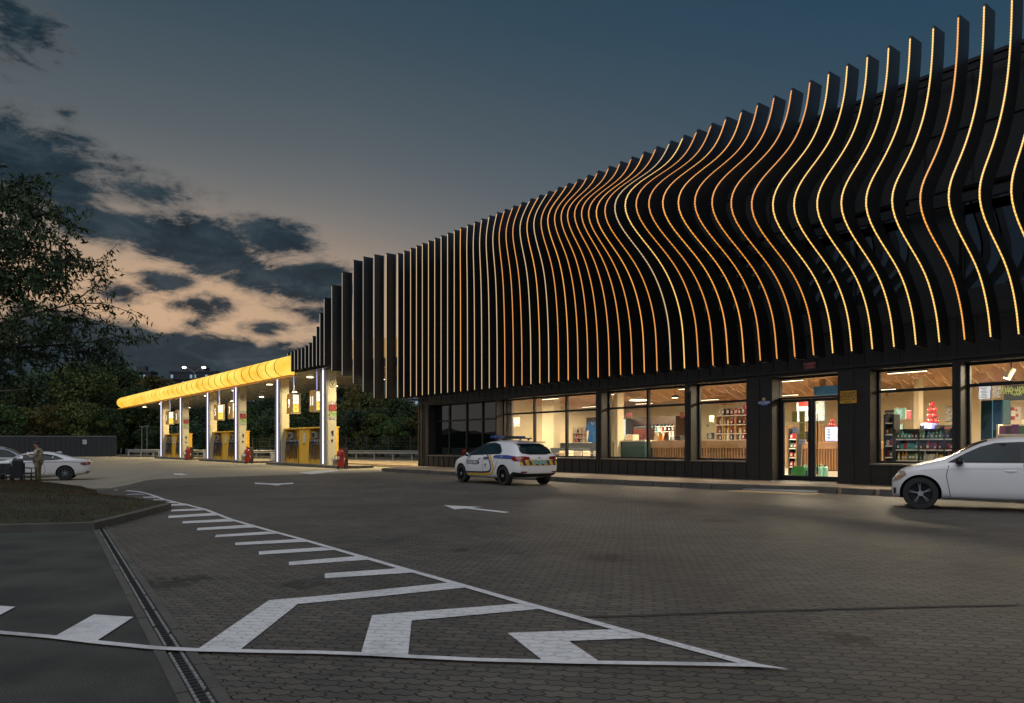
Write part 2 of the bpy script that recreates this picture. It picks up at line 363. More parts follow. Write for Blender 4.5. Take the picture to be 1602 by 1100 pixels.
def paint_mat(name, c, wear=.5):
    m = bpy.data.materials.new(name); m.use_nodes = True; t = m.node_tree; b = t.nodes['Principled BSDF']
    tcn = t.nodes.new('ShaderNodeTexCoord'); a = t.nodes.new('ShaderNodeTexNoise'); a.inputs['Scale'].default_value = 1.6; a.inputs['Detail'].default_value = 8
    a.inputs['Roughness'].default_value = .7
    t.links.new(tcn.outputs['Object'], a.inputs['Vector'])
    r = t.nodes.new('ShaderNodeValToRGB'); e = r.color_ramp.elements
    e[0].position = .30; e[0].color = (*[x*.5 for x in c], 1); e[1].position = .52; e[1].color = (*c, 1)
    t.links.new(a.outputs['Fac'], r.inputs[0])
    f = t.nodes.new('ShaderNodeTexNoise'); f.inputs['Scale'].default_value = 30; f.inputs['Detail'].default_value = 4; t.links.new(tcn.outputs['Object'], f.inputs['Vector'])
    mm = t.nodes.new('ShaderNodeMath'); mm.operation = 'MULTIPLY_ADD'; mm.inputs[1].default_value = .5; mm.inputs[2].default_value = .75; t.links.new(f.outputs['Fac'], mm.inputs[0])
    v = t.nodes.new('ShaderNodeVectorMath'); v.operation = 'SCALE'; t.links.new(r.outputs[0], v.inputs[0]); t.links.new(mm.outputs[0], v.inputs['Scale'])
    t.links.new(v.outputs[0], b.inputs['Base Color']); b.inputs['Roughness'].default_value = .7
    # the paver joints still show through the paint
    pt = bpy.data.materials['paver'].node_tree
    return m
M_paint = paint_mat('road_paint', (.64, .64, .64)); M_tanstrip = paint_mat('tan_strip', (.36, .25, .12))

def sheet(name, poly, z, m, label=None, kind='structure', **tg):
    bm = bmesh.new(); vs = [bm.verts.new((x, y, 0)) for x, y in poly]
    bm.faces.new(vs)
    xs = [p[0] for p in poly]; ys = [p[1] for p in poly]
    def cut(co, no):
        bmesh.ops.bisect_plane(bm, geom=bm.verts[:]+bm.edges[:]+bm.faces[:], plane_co=co, plane_no=no)
    for X in range(-50, -5): 
        if min(xs) < X < max(xs) and max(ys) > 15: cut((X, 0, 0), (1, 0, 0))
    for Y in list(range(15, 40))+list(range(40, 92, 4)):
        if min(ys) < Y < max(ys) and min(xs) < -6: cut((0, Y, 0), (0, 1, 0))
    bmesh.ops.triangulate(bm, faces=bm.faces[:])
    for v in bm.verts: v.co.z = z+gz(v.co.x, v.co.y)
    bmesh.ops.recalc_face_normals(bm, faces=bm.faces[:])
    if bm.faces[:] and sum(f.normal.z for f in bm.faces) < 0: bmesh.ops.reverse_faces(bm, faces=bm.faces[:])
    me = bpy.data.meshes.new(name); bm.to_mesh(me); bm.free(); me.materials.append(m)
    o = link(name, me, None, kind=kind, **tg)
    if label: o['label'] = label
    return o
sheet('ground', [(-900, -300), (900, -300), (900, 1500), (-900, 1500)], -.06, M_soil)
gut = [G(145, 829), G(236.7, 1016), G(280, 1100)]
gl0 = Vector(G(145, 829)).to_2d(); gl1 = Vector(G(280, 1100)).to_2d(); gdir = (gl1-gl0).normalized(); gnor = Vector((-gdir.y, gdir.x))
if gnor.x < 0: gnor = -gnor
GW = .23
ga_ = gl0-gdir*14; gb_ = gl1+gdir*6
fcL, fcR = G(195, 760), G(602, 738)
sw0 = fw(-33.6, 17.9)[:2]
sheet('asphalt_road', [tuple(ga_), tuple(gb_), (-60, -20), (-60, 30), (-30, 34)], 0, M_asph)
p0 = ga_+gnor*GW; p1 = gb_+gnor*GW
kerbline = [fw(-33.6, 17.9), fw(-27.3, 18.0), fw(-19.4, 17.95), fw(-14.1, 18.5), fw(-11.6, 19.45), fw(6, 19.5)]
sheet('paving', [tuple(p0), tuple(p1), (40, -12), fw(14, 19.5)[:2], *[k[:2] for k in kerbline[::-1]], fcR, fcL, (-30, 32)], 0, M_paver)
sheet('forecourt', [fcL, fcR, fw(-33.6, 17.9)[:2], fw(-36.9, 21.6)[:2], fw(-36.9, 34)[:2], fw(-60, 34)[:2], fw(-150, 34)[:2], (-95, 60), (-60, 30), (-30, 32)], .0, M_conc)
# crack and low lip between the paving and the forecourt
mb = MB(); rnd = random.Random(4)
q0, q1 = Vector(fcL), Vector(fcR); nseg = 60
for i in range(nseg):
    a = q0.lerp(q1, i/nseg); b = q0.lerp(q1, (i+1)/nseg); w0 = .03+.05*rnd.random(); 
    if rnd.random() < .15: continue
    mb.add([(a.x, a.y, .006+gz(*a)), (b.x, b.y, .006+gz(*b)), (b.x, b.y+w0, .006+gz(*b)), (a.x, a.y+w0, .006+gz(*a))], [(0,1,2,3)])
mb.build('paving_joint', mat('tar', (.02, .02, .02), .9), kind='structure')
# gutter: edging stones either side of a slotted channel
mb = MB(); L_ = (gb_-ga_).length; M_chan = mat('channel_grate', (.035, .035, .035), .7, metal=.4, var=.3, scale=9)
M_rail = mat('channel_rail', (.28, .29, .28), .5, metal=.3, var=.3, scale=20)
def gp(a, s_): v = ga_+gdir*a+gnor*s_; return (v.x, v.y)
a = 0.; i = 0
while a < L_:
    for (s0, s1) in ((0, .062), (GW-.062, GW)):
        b = min(L_, a+.5-.008); dzz = rnd.uniform(-.003, .003)
        P4 = [gp(a, s0), gp(b, s0), gp(b, s1), gp(a, s1)]; zz = gz(*P4[0])
        mb.prism(P4, zz-.05, zz+.010+dzz)
    a += .5
gut_o = mb.build('gutter_edging', M_kerb, kind='structure')
mb = MB(); mb.prism([gp(0, .062), gp(L_, .062), gp(L_, GW-.062), gp(0, GW-.062)], -.05, -.004)
mb.build('gutter_channel', M_chan, kind='structure')
mb = MB(); a = 6.
while a < L_:
    for s0 in (.074, GW-.074-.016):
        if rnd.random() < .95: mb.prism([gp(a, s0), gp(a+.045, s0), gp(a+.045+.008, s0+.008), gp(a+.045, s0+.016), gp(a, s0+.016)], -.004, .006)
    s0 = .062; 
    mb.prism([gp(a, .094), gp(a+.02, .094), gp(a+.02, GW-.094), gp(a, GW-.094)], -.004, 0.001, 1)
    a += .062
mb.build('gutter_grate', [M_rail, M_chan], kind='structure')

# ---- painted markings
ZP = .009
def mark(name, polys, m=None, z=ZP):
    m = m or M_paintP
    objs = []
    for p in polys:
        w = [G(*q) for q in p]
        o = sheet(name, w, z, m or M_paint); objs.append(o)
    me = None
    bm = bmesh.new()
    for o in objs: bm.from_mesh(o.data)
    me = bpy.data.meshes.new(name); bm.to_mesh(me); bm.free(); me.materials.append(m or M_paint)
    for o in objs: bpy.data.objects.remove(o)
    return link(name, me, None, kind='structure')
def strip(pts, w, taper=True):
    W_ = [Vector(G(*p)) for p in pts]; out = []
    l, r = [], []
    for i, p in enumerate(W_):
        d = (W_[min(i+1, len(W_)-1)]-W_[max(i-1, 0)]).normalized(); n_ = Vector((-d.y, d.x))
        w_i = .004 if (taper and i == len(W_)-1) else w
        l.append(tuple(p+n_*w_i/2)); r.append(tuple(p-n_*w_i/2))
    return l+r[::-1]
def smoothpts(pts, k=4):
    out = []
    for i in range(len(pts)-1):
        p0_, p1_, p2_, p3_ = pts[max(i-1, 0)], pts[i], pts[i+1], pts[min(i+2, len(pts)-1)]
        for j in range(k):
            u = j/k
            out.append(tuple(.5*((2*p1_[c])+(-p0_[c]+p2_[c])*u+(2*p0_[c]-5*p1_[c]+4*p2_[c]-p3_[c])*u*u+(-p0_[c]+3*p1_[c]-3*p2_[c]+p3_[c])*u**3) for c in (0, 1)))
    out.append(pts[-1]); return out
lineA = [(197, 768), (255, 781.5), (320, 797.2), (360, 813), (421, 830.7), (469, 843.7), (552, 868), (628, 890), (704, 911.5), (815, 943.5), (966, 985.5), (1184, 1043.5), (1232, 1050.5)]
lineB = [(-60, 987), (0, 993), (83, 1000), (149, 1008), (238, 1017), (304, 1020.5), (400, 1022.8), (500, 1024.5), (566, 1027), (642, 1031), (745, 1036), (900, 1040), (1076, 1042.6), (1184, 1045), (1232, 1050.5)]
o = sheet('lane_line', strip(lineA, .085), ZP, M_paintP)
o = sheet('edge_line', strip(lineB, .07), ZP+.008, M_paint)
chev = [[(704, 912), (735, 919.4), (573, 936), (466, 946), (373, 1020), (304, 1020.5), (421, 940), (504, 933)],
        [(818, 945), (858, 952.5), (644, 972), (638, 1030), (564, 1026), (582, 963.6), (642, 958.4)],
        [(966, 985.5), (1021, 999), (890, 1004), (942, 1039), (852, 1037), (794, 991.3)]]
mark('chevron_marking', chev, z=ZP-.003)
mark('chevron_marking_on_asphalt', [[(147, 963), (209, 967), (149, 1006), (83, 999)], [(-50, 946), (24, 951), (-6, 967), (-90, 962)]], M_paint, z=ZP)
bars = [[(508, 898), (628, 889.5), (655, 896), (508, 905.6)], [(452, 879.6), (559, 870.7), (583, 876), (452, 885.2)], [(405, 863.2), (504, 856.8), (524, 861), (405, 868.6)],
        [(368, 849.6), (465, 844), (486, 848), (368, 853.7)], [(338, 837.5), (418, 832.2), (436, 835.5), (336, 841.2)], [(309, 826.6), (388, 821.5), (404, 825.5), (308, 830.3)],
        [(286, 816), (352, 812.5), (372, 816), (285, 819.5)], [(264, 807.5), (332, 803), (346, 806.5), (263, 811)], [(268, 797.9), (312, 795.8), (325, 798.5), (267, 800.7)],
        [(258, 789.6), (290, 788.3), (301, 791), (258, 791.7)], [(257, 786), (272, 785.2), (281, 787.2), (257, 787.6)], [(240, 781.6), (256, 781.4), (262, 783), (240, 783)],
        [(224, 777.8), (240, 777.3), (247, 779), (224, 779)], [(197, 773.3), (222, 773), (228, 774.3), (197, 774.5)]]
mark('hatch_marking', bars, z=ZP-.003)
mark('far_lane_marking', [[(150, 765.5), (184, 766), (184, 767.2), (150, 767)], [(154, 759), (172, 761.2), (170, 762), (152, 760)], [(172, 762.6), (186, 765.2), (182, 765.6), (170, 763.6)]])
arr = lambda p: mark('arrow_marking', [p])
arr([(694.3, 791.1), (755.4, 793.8), (738, 795), (797.3, 801.8), (789.7, 803.2), (728, 796.2), (711.4, 797.7)])
arr([(398, 755.4), (421, 756.6), (434, 756.9), (459, 755.4), (459, 757.4), (441, 758.6), (434, 760.2), (421, 758.6), (399, 757.6)])
arr([(271, 741), (284, 740.9), (295, 743.2), (284, 743.8), (273, 743.2)])
arr([(466, 740), (490, 737.5), (529, 735.8), (530, 737.2), (500, 741), (486, 742.3)])
# tyre mark sweeping over the paving
tyre = [(905, 966), (1000, 964), (1120, 959), (1280, 954.5), (1450, 950), (1610, 947)]
sheet('tyre_mark', strip(smoothpts(tyre, 3), .05), .006, mat('tyre_rubber', (.038, .036, .033), .8, var=.3, scale=8))

# ---- sidewalk along the shop with its kerb, ramp and tan strip
mb = MB(); sp_ = [(-33.6, 17.9), (-27.3, 18.0), (-19.4, 17.95), (-14.1, 18.5), (-11.6, 19.45), (10, 19.5)]
inner = [(x, y+.14) for x, y in sp_]
mb.prism([(-36.9, 21.75), (-33.7, 18.04)]+inner[1:]+[(10, 21.75)], -.05, .15)
mb.prism([(-60, 21.75), (-36.9, 21.75), (10, 21.75), (10, 36), (-37, 36)], -.05, .148)
tiles = mb.build('sidewalk', M_side, kind='structure'); tiles.rotation_euler = (0, 0, ROT)
mb = MB()
for i in range(len(sp_)-1):
    (x0, y0), (x1, y1) = sp_[i], sp_[i+1]; n_ = max(1, int(math.hypot(x1-x0, y1-y0)/1.0))
    for k in range(n_):
        a, b = k/n_, (k+1)/n_-.008; dzz = rnd.uniform(-.006, .008)
        if i == 3 and False: continue
        A = (x0+(x1-x0)*a, y0+(y1-y0)*a); B = (x0+(x1-x0)*b, y0+(y1-y0)*b)
        mb.prism([A, B, (B[0], B[1]+.139), (A[0], A[1]+.139)], -.05, .156+dzz)
k0, k1 = (-36.9, 21.6), (-33.74, 17.9)
mb.prism([k1, (k1[0]+.12, k1[1]+.13), (k0[0]+.14, k0[1]), k0], -.05, .157)
kb = mb.build('sidewalk_kerb', M_kerb, kind='structure'); kb.rotation_euler = (0, 0, ROT)
def q3(x, y, z): X, Y = G(x, y, z); return (X, Y, z)
mb = MB()
rp = [q3(1161, 765.5, .03), q3(1275, 770.5, .03), q3(1309, 755.5, .17), q3(1207, 751.5, .17)]
mb.add(rp+[(p[0], p[1], -.05) for p in rp], [(0,1,2,3), (0,4,5,1), (1,5,6,2), (2,6,7,3), (3,7,4,0)])
mb.build('entrance_ramp', mat('ramp_concrete', (.19, .20, .20), .8, var=.15, scale=4, bump=.3), kind='structure')
mark('ramp_foot_strip', [[(1134, 769.3), (1158, 767.2), (1290, 772.6), (1264, 775)]], M_tanstrip, .01)  # flat tan strip across the foot of the ramp

# ---- grass island with kerb
kout = [(-60, 836), (0, 834), (60, 832.5), (148.6, 830), (169, 824), (200, 815.5), (240, 804.5), (262, 798.5), (268, 795.5)]
kw = [Vector((*G(*p), 0)) for p in kout]
far = [Vector((-9.9, 18.2, 0)), Vector((-11.8, 21.6, 0)), Vector((-14.6, 25.6, 0)), Vector((-17.5, 27.4, 0)), Vector((-30, 28.5, 0))]
outl = kw+far
mb = MB(); n_ = len(outl); cen = Vector((-17, 18, 0))
KH = .125
def inset(p, d): q = (cen-p); q.z = 0; return p+q.normalized()*d
for i in range(n_-1):
    a, b = outl[i], outl[i+1]; m_n = max(1, int((b-a).length/1.0))
    for k in range(m_n):
        p, q = a.lerp(b, k/m_n), a.lerp(b, (k+1)/m_n-.006)
        pi_, qi_ = inset(p, .13), inset(q, .13); hz = KH+rnd.uniform(-.006, .006)
        g1, g2 = gz(p.x, p.y), gz(q.x, q.y)
        vs = [(p.x,p.y,g1-.05),(q.x,q.y,g2-.05),(qi_.x,qi_.y,g2-.05),(pi_.x,pi_.y,g1-.05),(p.x,p.y,g1+hz-.012),(q.x,q.y,g2+hz-.012),(qi_.x,qi_.y,g2+hz),(pi_.x,pi_.y,g1+hz)]
        mb.add(vs, [(0,3,2,1),(4,5,6,7),(0,1,5,4),(1,2,6,5),(2,3,7,6),(3,0,4,7)])
mb.build('island_kerb', M_kerb, kind='structure')
# mound surface
from mathutils.geometry import tessellate_polygon
inn = [inset(p, .12) for p in outl]
bm = bmesh.new(); vv = [bm.verts.new((p.x, p.y, 0)) for p in inn]+[bm.verts.new((-60, 32, 0)), bm.verts.new((-60, inn[0].y, 0))]
bm.faces.new(vv)
for X10 in range(-600, -50, 5):
    X = X10/10
    if X < -26 and X10 % 40: continue
    bmesh.ops.bisect_plane(bm, geom=bm.verts[:]+bm.edges[:]+bm.faces[:], plane_co=(X, 0, 0), plane_no=(1, 0, 0))
for Y10 in range(90, 330, 5):
    bmesh.ops.bisect_plane(bm, geom=bm.verts[:]+bm.edges[:]+bm.faces[:], plane_co=(0, Y10/10, 0), plane_no=(0, 1, 0))
bmesh.ops.triangulate(bm, faces=bm.faces[:])
from mathutils import noise as mn
def segd(p, a, b):
    ab = b-a; t = max(0, min(1, (p-a).dot(ab)/max(ab.length_squared, 1e-6))); return (p-(a+ab*t)).length
def mound_h(x, y):
    p = Vector((x, y, 0)); d = min(segd(p, inn[i], inn[i+1]) for i in range(len(inn)-1))
    h = .11+.37*(1-math.exp(-d/1.9))*sstep(8, 16, y)**.5 + .03*mn.noise(Vector((x*1.2, y*1.2, 0)))*min(1, d)
    return h+gz(x, y)*.6, d
for v in bm.verts: v.co.z = mound_h(v.co.x, v.co.y)[0]
if sum(f.normal.z for f in bm.faces) < 0: bmesh.ops.reverse_faces(bm, faces=bm.faces[:])
me = bpy.data.meshes.new('grass_island_soil'); bm.to_mesh(me)
M_turf = mat('turf_soil', (.034, .024, .012), .95, var=.35, scale=2.5, bump=1., bscale=25, detail=8, col2=(.026, .034, .012))
me.materials.append(M_turf); smooth_mesh(me, 80); link('island_soil', me, None, kind='structure')
# grass blades
tris = [(f.verts[0].co.copy(), f.verts[1].co.copy(), f.verts[2].co.copy(), f.calc_area()) for f in bm.faces if f.calc_center_median().x > -21]
bm.free()
mb = MB(); rnd = random.Random(8)
tot = sum(t[3] for t in tris); NB = 70000
for (a, b, c_, ar) in tris:
    cenp = (a+b+c_)/3; k = ar/tot*NB; k = int(k)+(rnd.random() < k-int(k))
    for _ in range(k):
        u, v = rnd.random(), rnd.random()
        if u+v > 1: u, v = 1-u, 1-v
        p = a+(b-a)*u+(c_-a)*v; h = rnd.uniform(.02, .06)*(1+.8*mn.noise(p*1.5)); an = rnd.uniform(0, pi); w = .006
        dx_, dy_ = math.cos(an)*w, math.sin(an)*w; lx, ly = rnd.gauss(0, .02), rnd.gauss(0, .02)
        mi = 0 if mn.noise(p*.9)+rnd.gauss(0, .35) > .22 else 1
        mb.add([(p.x-dx_, p.y-dy_, p.z-.005), (p.x+dx_, p.y+dy_, p.z-.005), (p.x+lx, p.y+ly, p.z+h)], [(0,1,2)], mi)
mb.build('grass', [mat('grass_green', (.032, .048, .012), .7, var=.3, scale=3), mat('grass_dry', (.080, .046, .020), .8, var=.3, scale=3)], kind='stuff', label='short patchy brown and green grass on the kerbed island', category='grass')
# ================================================================== SHOP BUILDING
FD = 21.6                       # facade plane
def clad(name, c, seam=.5):
    m = mat(name, c, .5, metal=.25, var=.18, scale=2.5, bump=.15, bscale=60, detail=8); return m
M_clad = clad('dark_metal_cladding', (.021, .020, .018))
M_cladU = clad('upper_cladding', (.015, .016, .017))
M_frame = mat('black_window_frame', (.012, .013, .015), .45, metal=.3, var=.1)
M_fin = mat('black_fin_metal', (.006, .007, .008), .42, metal=.0, var=.25, scale=3, spec=1.)
M_sill = mat('sill_metal', (.16, .13, .10), .45, metal=.3, var=.15)
M_glass = glass('shop_glass', (.93, .96, .95), 1.45, (.95, .97, 1), .05)
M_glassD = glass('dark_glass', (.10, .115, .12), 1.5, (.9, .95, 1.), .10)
M_glassU = glass('upper_dark_glass', (.25, .25, .25), 1.5, (.6, .7, .75), .05)
SB = (-18., 26., 0.)
shop = sthing('shop_building', 'long black metal clad filling station shop with glowing wavy fins above lit windows', 'building', SB[0], SB[1], 0)
def sb(mb, name, m, parent=shop, smooth=False, **k): return mb.build(name, m, parent, SB, smooth, **k)
ZB, ZS, ZSI, ZG0, ZG1 = .15, .73, .78, .85, 3.51
TL = tx(654, FD); TR = 4.0
def win(xl, xr, glx): return tx(xl, FD), tx(xr, FD), tx(glx, FD+.45)
W0 = win(670, 775, 681); W1 = win(777, 932, 791); W2 = win(941, 1071, 954.5); W3 = win(1081, 1167.5, 1098)
WD = win(1208, 1310.5, 1224); W4 = win(1361.5, 1489.5, 1376.7)
W5 = (tx(1503, FD), 2.2, 0)
wins = [W0, W1, W2, W3, WD, W4, W5]
REC = .45; IN = FD+REC+.12
# wall: piers, low wall, header, as butt-jointed blocks
mb = MB(); prev = TL
for i, w in enumerate(wins):
    mb.box(prev, w[0], FD, IN, ZB, ZG1)
    if w is not WD: mb.box(w[0], w[1], FD, IN, ZB, ZS)
    prev = w[1]
mb.box(prev, TR, FD, IN, ZB, ZG1)
mb.box(TL, TR, FD, IN, ZG1, 5.0)
# standing seams of the cladding
t = TL+.08
rnd = random.Random(2)
seamk = 0
for (a, b) in [(TL, W0[0])]:
    for s_ in (.12, .45, .62): mb.box(a+s_, a+s_+.035, FD-.03, FD-.002, ZB+.01, 3.9)
for i, w in enumerate(wins):
    if w is WD: continue
    n_ = max(2, round((w[1]-w[0])/.5)); 
    for k in range(0, n_+1):
        s_ = w[0]+(w[1]-w[0])*k/n_
        mb.box(s_-.015, s_+.015, FD-.03, FD-.002, ZB+.01, ZS-.02)
tt = TL+.9
while tt < 2:
    mb.box(tt-.012, tt+.012, FD-.022, FD-.002, ZG1+.03, 4.9); tt += .5
for a, b in [(W1[1], W2[0]), (W2[1], W3[0]), (W3[1], WD[0]), (WD[1], W4[0]), (W4[1], W5[0])]:
    n_ = 1 if b-a < 1 else 2
    for k in range(1, n_+1):
        s_ = a+(b-a)*k/(n_+1); mb.box(s_-.014, s_+.014, FD-.025, FD-.002, ZB+.01, ZG1-.02)
wall = sb(mb, 'wall', M_clad)
# drip edge under fins
mb = MB(); mb.box(TL, TR, FD-.06, FD-.002, 3.60, 3.68); sb(mb, 'drip_edge', M_clad)
# upper wall, parapet and roof
UL = tx(641, FD); mb = MB()
mb.box(UL, TR, FD+.02, FD+.4, 5.0, 5.4); mb.box(UL, TR, FD+.02, FD+.4, 8.1, 11.35)
ups = []
nU = 9; w_ = (TR-UL)/nU
for i in range(nU):
    a = UL+w_*i; mb.box(a, a+w_*.28, FD+.02, FD+.4, 5.4, 8.1); ups.append((a+w_*.28, a+w_))
mb.box(UL, UL+.3, FD+.42, FD+12, 5.0, 11.3); mb.box(TR-.3, TR, FD+.42, FD+12, 5.0, 11.3); mb.box(UL+.31, TR-.31, FD+11.6, FD+12, 5, 11.3)
sb(mb, 'upper_wall', M_cladU)
mb = MB(); mb.box(UL-.05, TR+.05, FD-.03, FD+.45, 11.36, 11.45); sb(mb, 'parapet_cap', M_frame)
mb = MB(); t = UL+.4
while t < TR: mb.box(t-.015, t+.015, FD-.02, FD+.018, 8.2, 11.3); t += 1.2
for z in (8.14, 9.7): mb.box(UL, TR, FD-.03, FD+.018, z, z+.05)
sb(mb, 'upper_seam', M_frame)
mb = MB(); mb.box(UL, TR, FD+.42, FD+12, 10.9, 11.0); sb(mb, 'roof', M_frame)
mb = MB(); mb.box(UL, UL+.3+.01, FD+.42, FD+11.59, 0, 0.01); 
M_warmroom = mat('upper_room_wall', (.30, .28, .22), .9)
for (a, b) in ups:
    mb = MB(); F_ = .06
    mb.box(a, b, FD+.2, FD+.26, 5.4, 5.4+F_); mb.box(a, b, FD+.2, FD+.26, 8.1-F_, 8.1); mb.box(a, a+F_, FD+.2, FD+.26, 5.4+F_, 8.1-F_); mb.box(b-F_, b, FD+.2, FD+.26, 5.4+F_, 8.1-F_)
    mb.box((a+b)/2-.03, (a+b)/2+.03, FD+.2, FD+.26, 5.4+F_, 8.1-F_)
    wv = sb(mb, 'upper_window', M_frame)
    mb = MB(); mb.add([(a, FD+.23, 5.45), (b, FD+.23, 5.45), (b, FD+.23, 8.05), (a, FD+.23, 8.05)], [(0,1,2,3)]); sb(mb, 'pane', M_glassU, wv)
mb = MB(); mb.box(UL+.31, TR-.31, FD+3.0, FD+3.1, 5, 10.8); sb(mb, 'upper_partition', M_warmroom)
# fin carrier rail with clamps
mb = MB()
mb.box(UL, TR, FD-.34, FD-.26, 4.62, 4.70); mb.box(UL, TR, FD-.34, FD-.26, 11.0, 11.1); mb.box(UL, TR, FD-.40, FD-.28, 7.62, 7.86)
sb(mb, 'carrier_rail', M_frame)
# ---- fins ---------------------------------------------------------
def interp(x, xs, ys):
    if x <= xs[0]: return ys[0]
    for i in range(len(xs)-1):
        if x <= xs[i+1]:
            u = (x-xs[i])/(xs[i+1]-xs[i]); return ys[i]+(ys[i+1]-ys[i])*u
    return ys[-1]
def cub(x, xs, ys):
    """smooth (Catmull-Rom) table lookup"""
    n = len(xs)
    if x <= xs[0]: return ys[0]
    if x >= xs[-1]: return ys[-1]
    for i in range(n-1):
        if x <= xs[i+1]:
            h = xs[i+1]-xs[i]; u = (x-xs[i])/h
            m0 = (ys[i+1]-ys[max(i-1, 0)])/(xs[i+1]-xs[max(i-1, 0)]); m1 = (ys[min(i+2, n-1)]-ys[i])/(xs[min(i+2, n-1)]-xs[i])
            return ys[i]*(2*u**3-3*u*u+1)+m0*h*(u**3-2*u*u+u)+ys[i+1]*(-2*u**3+3*u*u)+m1*h*(u**3-u*u)
TT = [-32, -30, -28, -25.9, -24.1, -22.3, -20.55, -18.76, -17, -15.7, -13.5, -11.5, -8, -4, -1]
AA = [0, .06, .25, .57, .9, 1.37, 1.95, 2.57, 3.05, 3.28, 3.32, 3.12, 2.61, 2.1, 1.8]
ZZ = [11.1, 11.0, 10.85, 10.68, 10.5, 10.22, 9.85, 9.37, 9.12, 8.8, 8.25, 7.68, 7.05, 6.5, 6.2]
OT = [0, 0, 0, 0, 0, 0, .02, .02, .03, .07, .15, .23, .38, .5, .55]
f1x, f1y = [0, .12, .23, .4, .55, .7, .83, .93, 1], [0, .012, .045, .125, .285, .575, .85, .975, 1]
f2x, f2y = [0, .08, .2, .37, .55, .75, .9, 1], [1, .95, .78, .48, .225, .065, .015, 0]
ZF0, ZF1 = 3.93, 12.07
FT = [-24, -21, -17.5, -11.5, -8]
FW1 = [0, .2, .35, .5, .6, .7, .8, .9, 1]; FW2 = [0, .1, .2, .35, .5, .65, .8, .9, 1]
F1 = [[.01, .04, .11, .18, .29, .49, .79], [.015, .05, .125, .21, .34, .515, .81], [.02, .055, .155, .265, .42, .67, .92], [.04, .10, .23, .345, .56, .79, .96], [.05, .14, .26, .38, .62, .82, .945]]
F2 = [[.965, .905, .78, .63, .43, .24, .12], [.95, .88, .70, .46, .24, .09, .03], [.95, .86, .66, .42, .23, .11, .05], [.925, .778, .52, .295, .15, .055, .02], [.85, .64, .395, .21, .10, .035, .012]]
def fin_off(t, z):
    A, zb, ot = cub(t, TT, AA), cub(t, TT, ZZ), cub(t, TT, OT)
    def bl(T): return [0.]+[cub(t, FT, [row[k] for row in T]) for k in range(7)]+[1.]
    if z <= zb: return A*cub((z-ZF0)/(zb-ZF0), FW1, bl(F1))
    return ot+(A-ot)*(1-cub((z-zb)/(ZF1-zb), FW2, bl([[1-q for q in r_] for r_ in F2])))
bott = [622.5, 632, 642.6, 651.8, 661, 670.6, 680.4, 690.3, 700.5, 710.9, 720.9, 731.7, 742.7, 754, 765.8, 778.2, 790.2, 803.6, 816.9, 830.9, 844.9, 859, 874.4, 889.3, 904.8, 920.2, 936.2, 953.7, 971.3, 989.3, 1008.4, 1028.4, 1050, 1071.3, 1093, 1116, 1139.3, 1164.3, 1189.9, 1216, 1244, 1273.3, 1303.3, 1333, 1365.2, 1399, 1433.3, 1470, 1509.5, 1550.2, 1594.1]
D0 = 20.7
fins = [(tx(x, D0), D0, ZF0, ZF1) for x in bott]
t_ = fins[-1][0]
while t_ < 1.5: t_ += .595; fins.append((t_, D0, ZF0, ZF1))
for x, D, zb, zt in [(604.4, 20.2, 3.9, 12.08), (585.5, 19.73, 3.92, 12.04), (568.4, 19.34, 4.27, 11.97), (553, 19.02, 4.78, 11.85), (535.6, 18.6, 5.27, 11.22), (519.3, 18.2, 5.58, 10.5), (507.3, 18.02, 5.9, 9.85),
                     (500.7, 18, 5.94, 9.05), (495.3, 18, 5.95, 8.3), (489.2, 18, 5.95, 7.82), (483.5, 18, 5.95, 7.48), (477.6, 18, 5.96, 7.36), (471.8, 18, 5.96, 7.3), (466.2, 18, 5.96, 7.28), (460.8, 18, 5.96, 7.26), (455.4, 18, 5.96, 7.24), (450.2, 18, 5.96, 7.22)]:
    fins.append((tx(x, D), D, zb, zt))
def led(name, c, st): return emis(name, lin(c), st, .075, .3)
M_led = [led('amber_led_strip', (242, 160, 52), 1.2), led('orange_led_strip', (238, 150, 44), 1.05), led('gold_led_strip', (255, 200, 98), 1.25), led('pale_led_strip', (236, 196, 140), .85)]
M_ledW = emis('dim_white_led_strip', lin((210, 196, 176)), .5, .075, .3)
FW_, FDEP = .055, .60
rnd = random.Random(5)
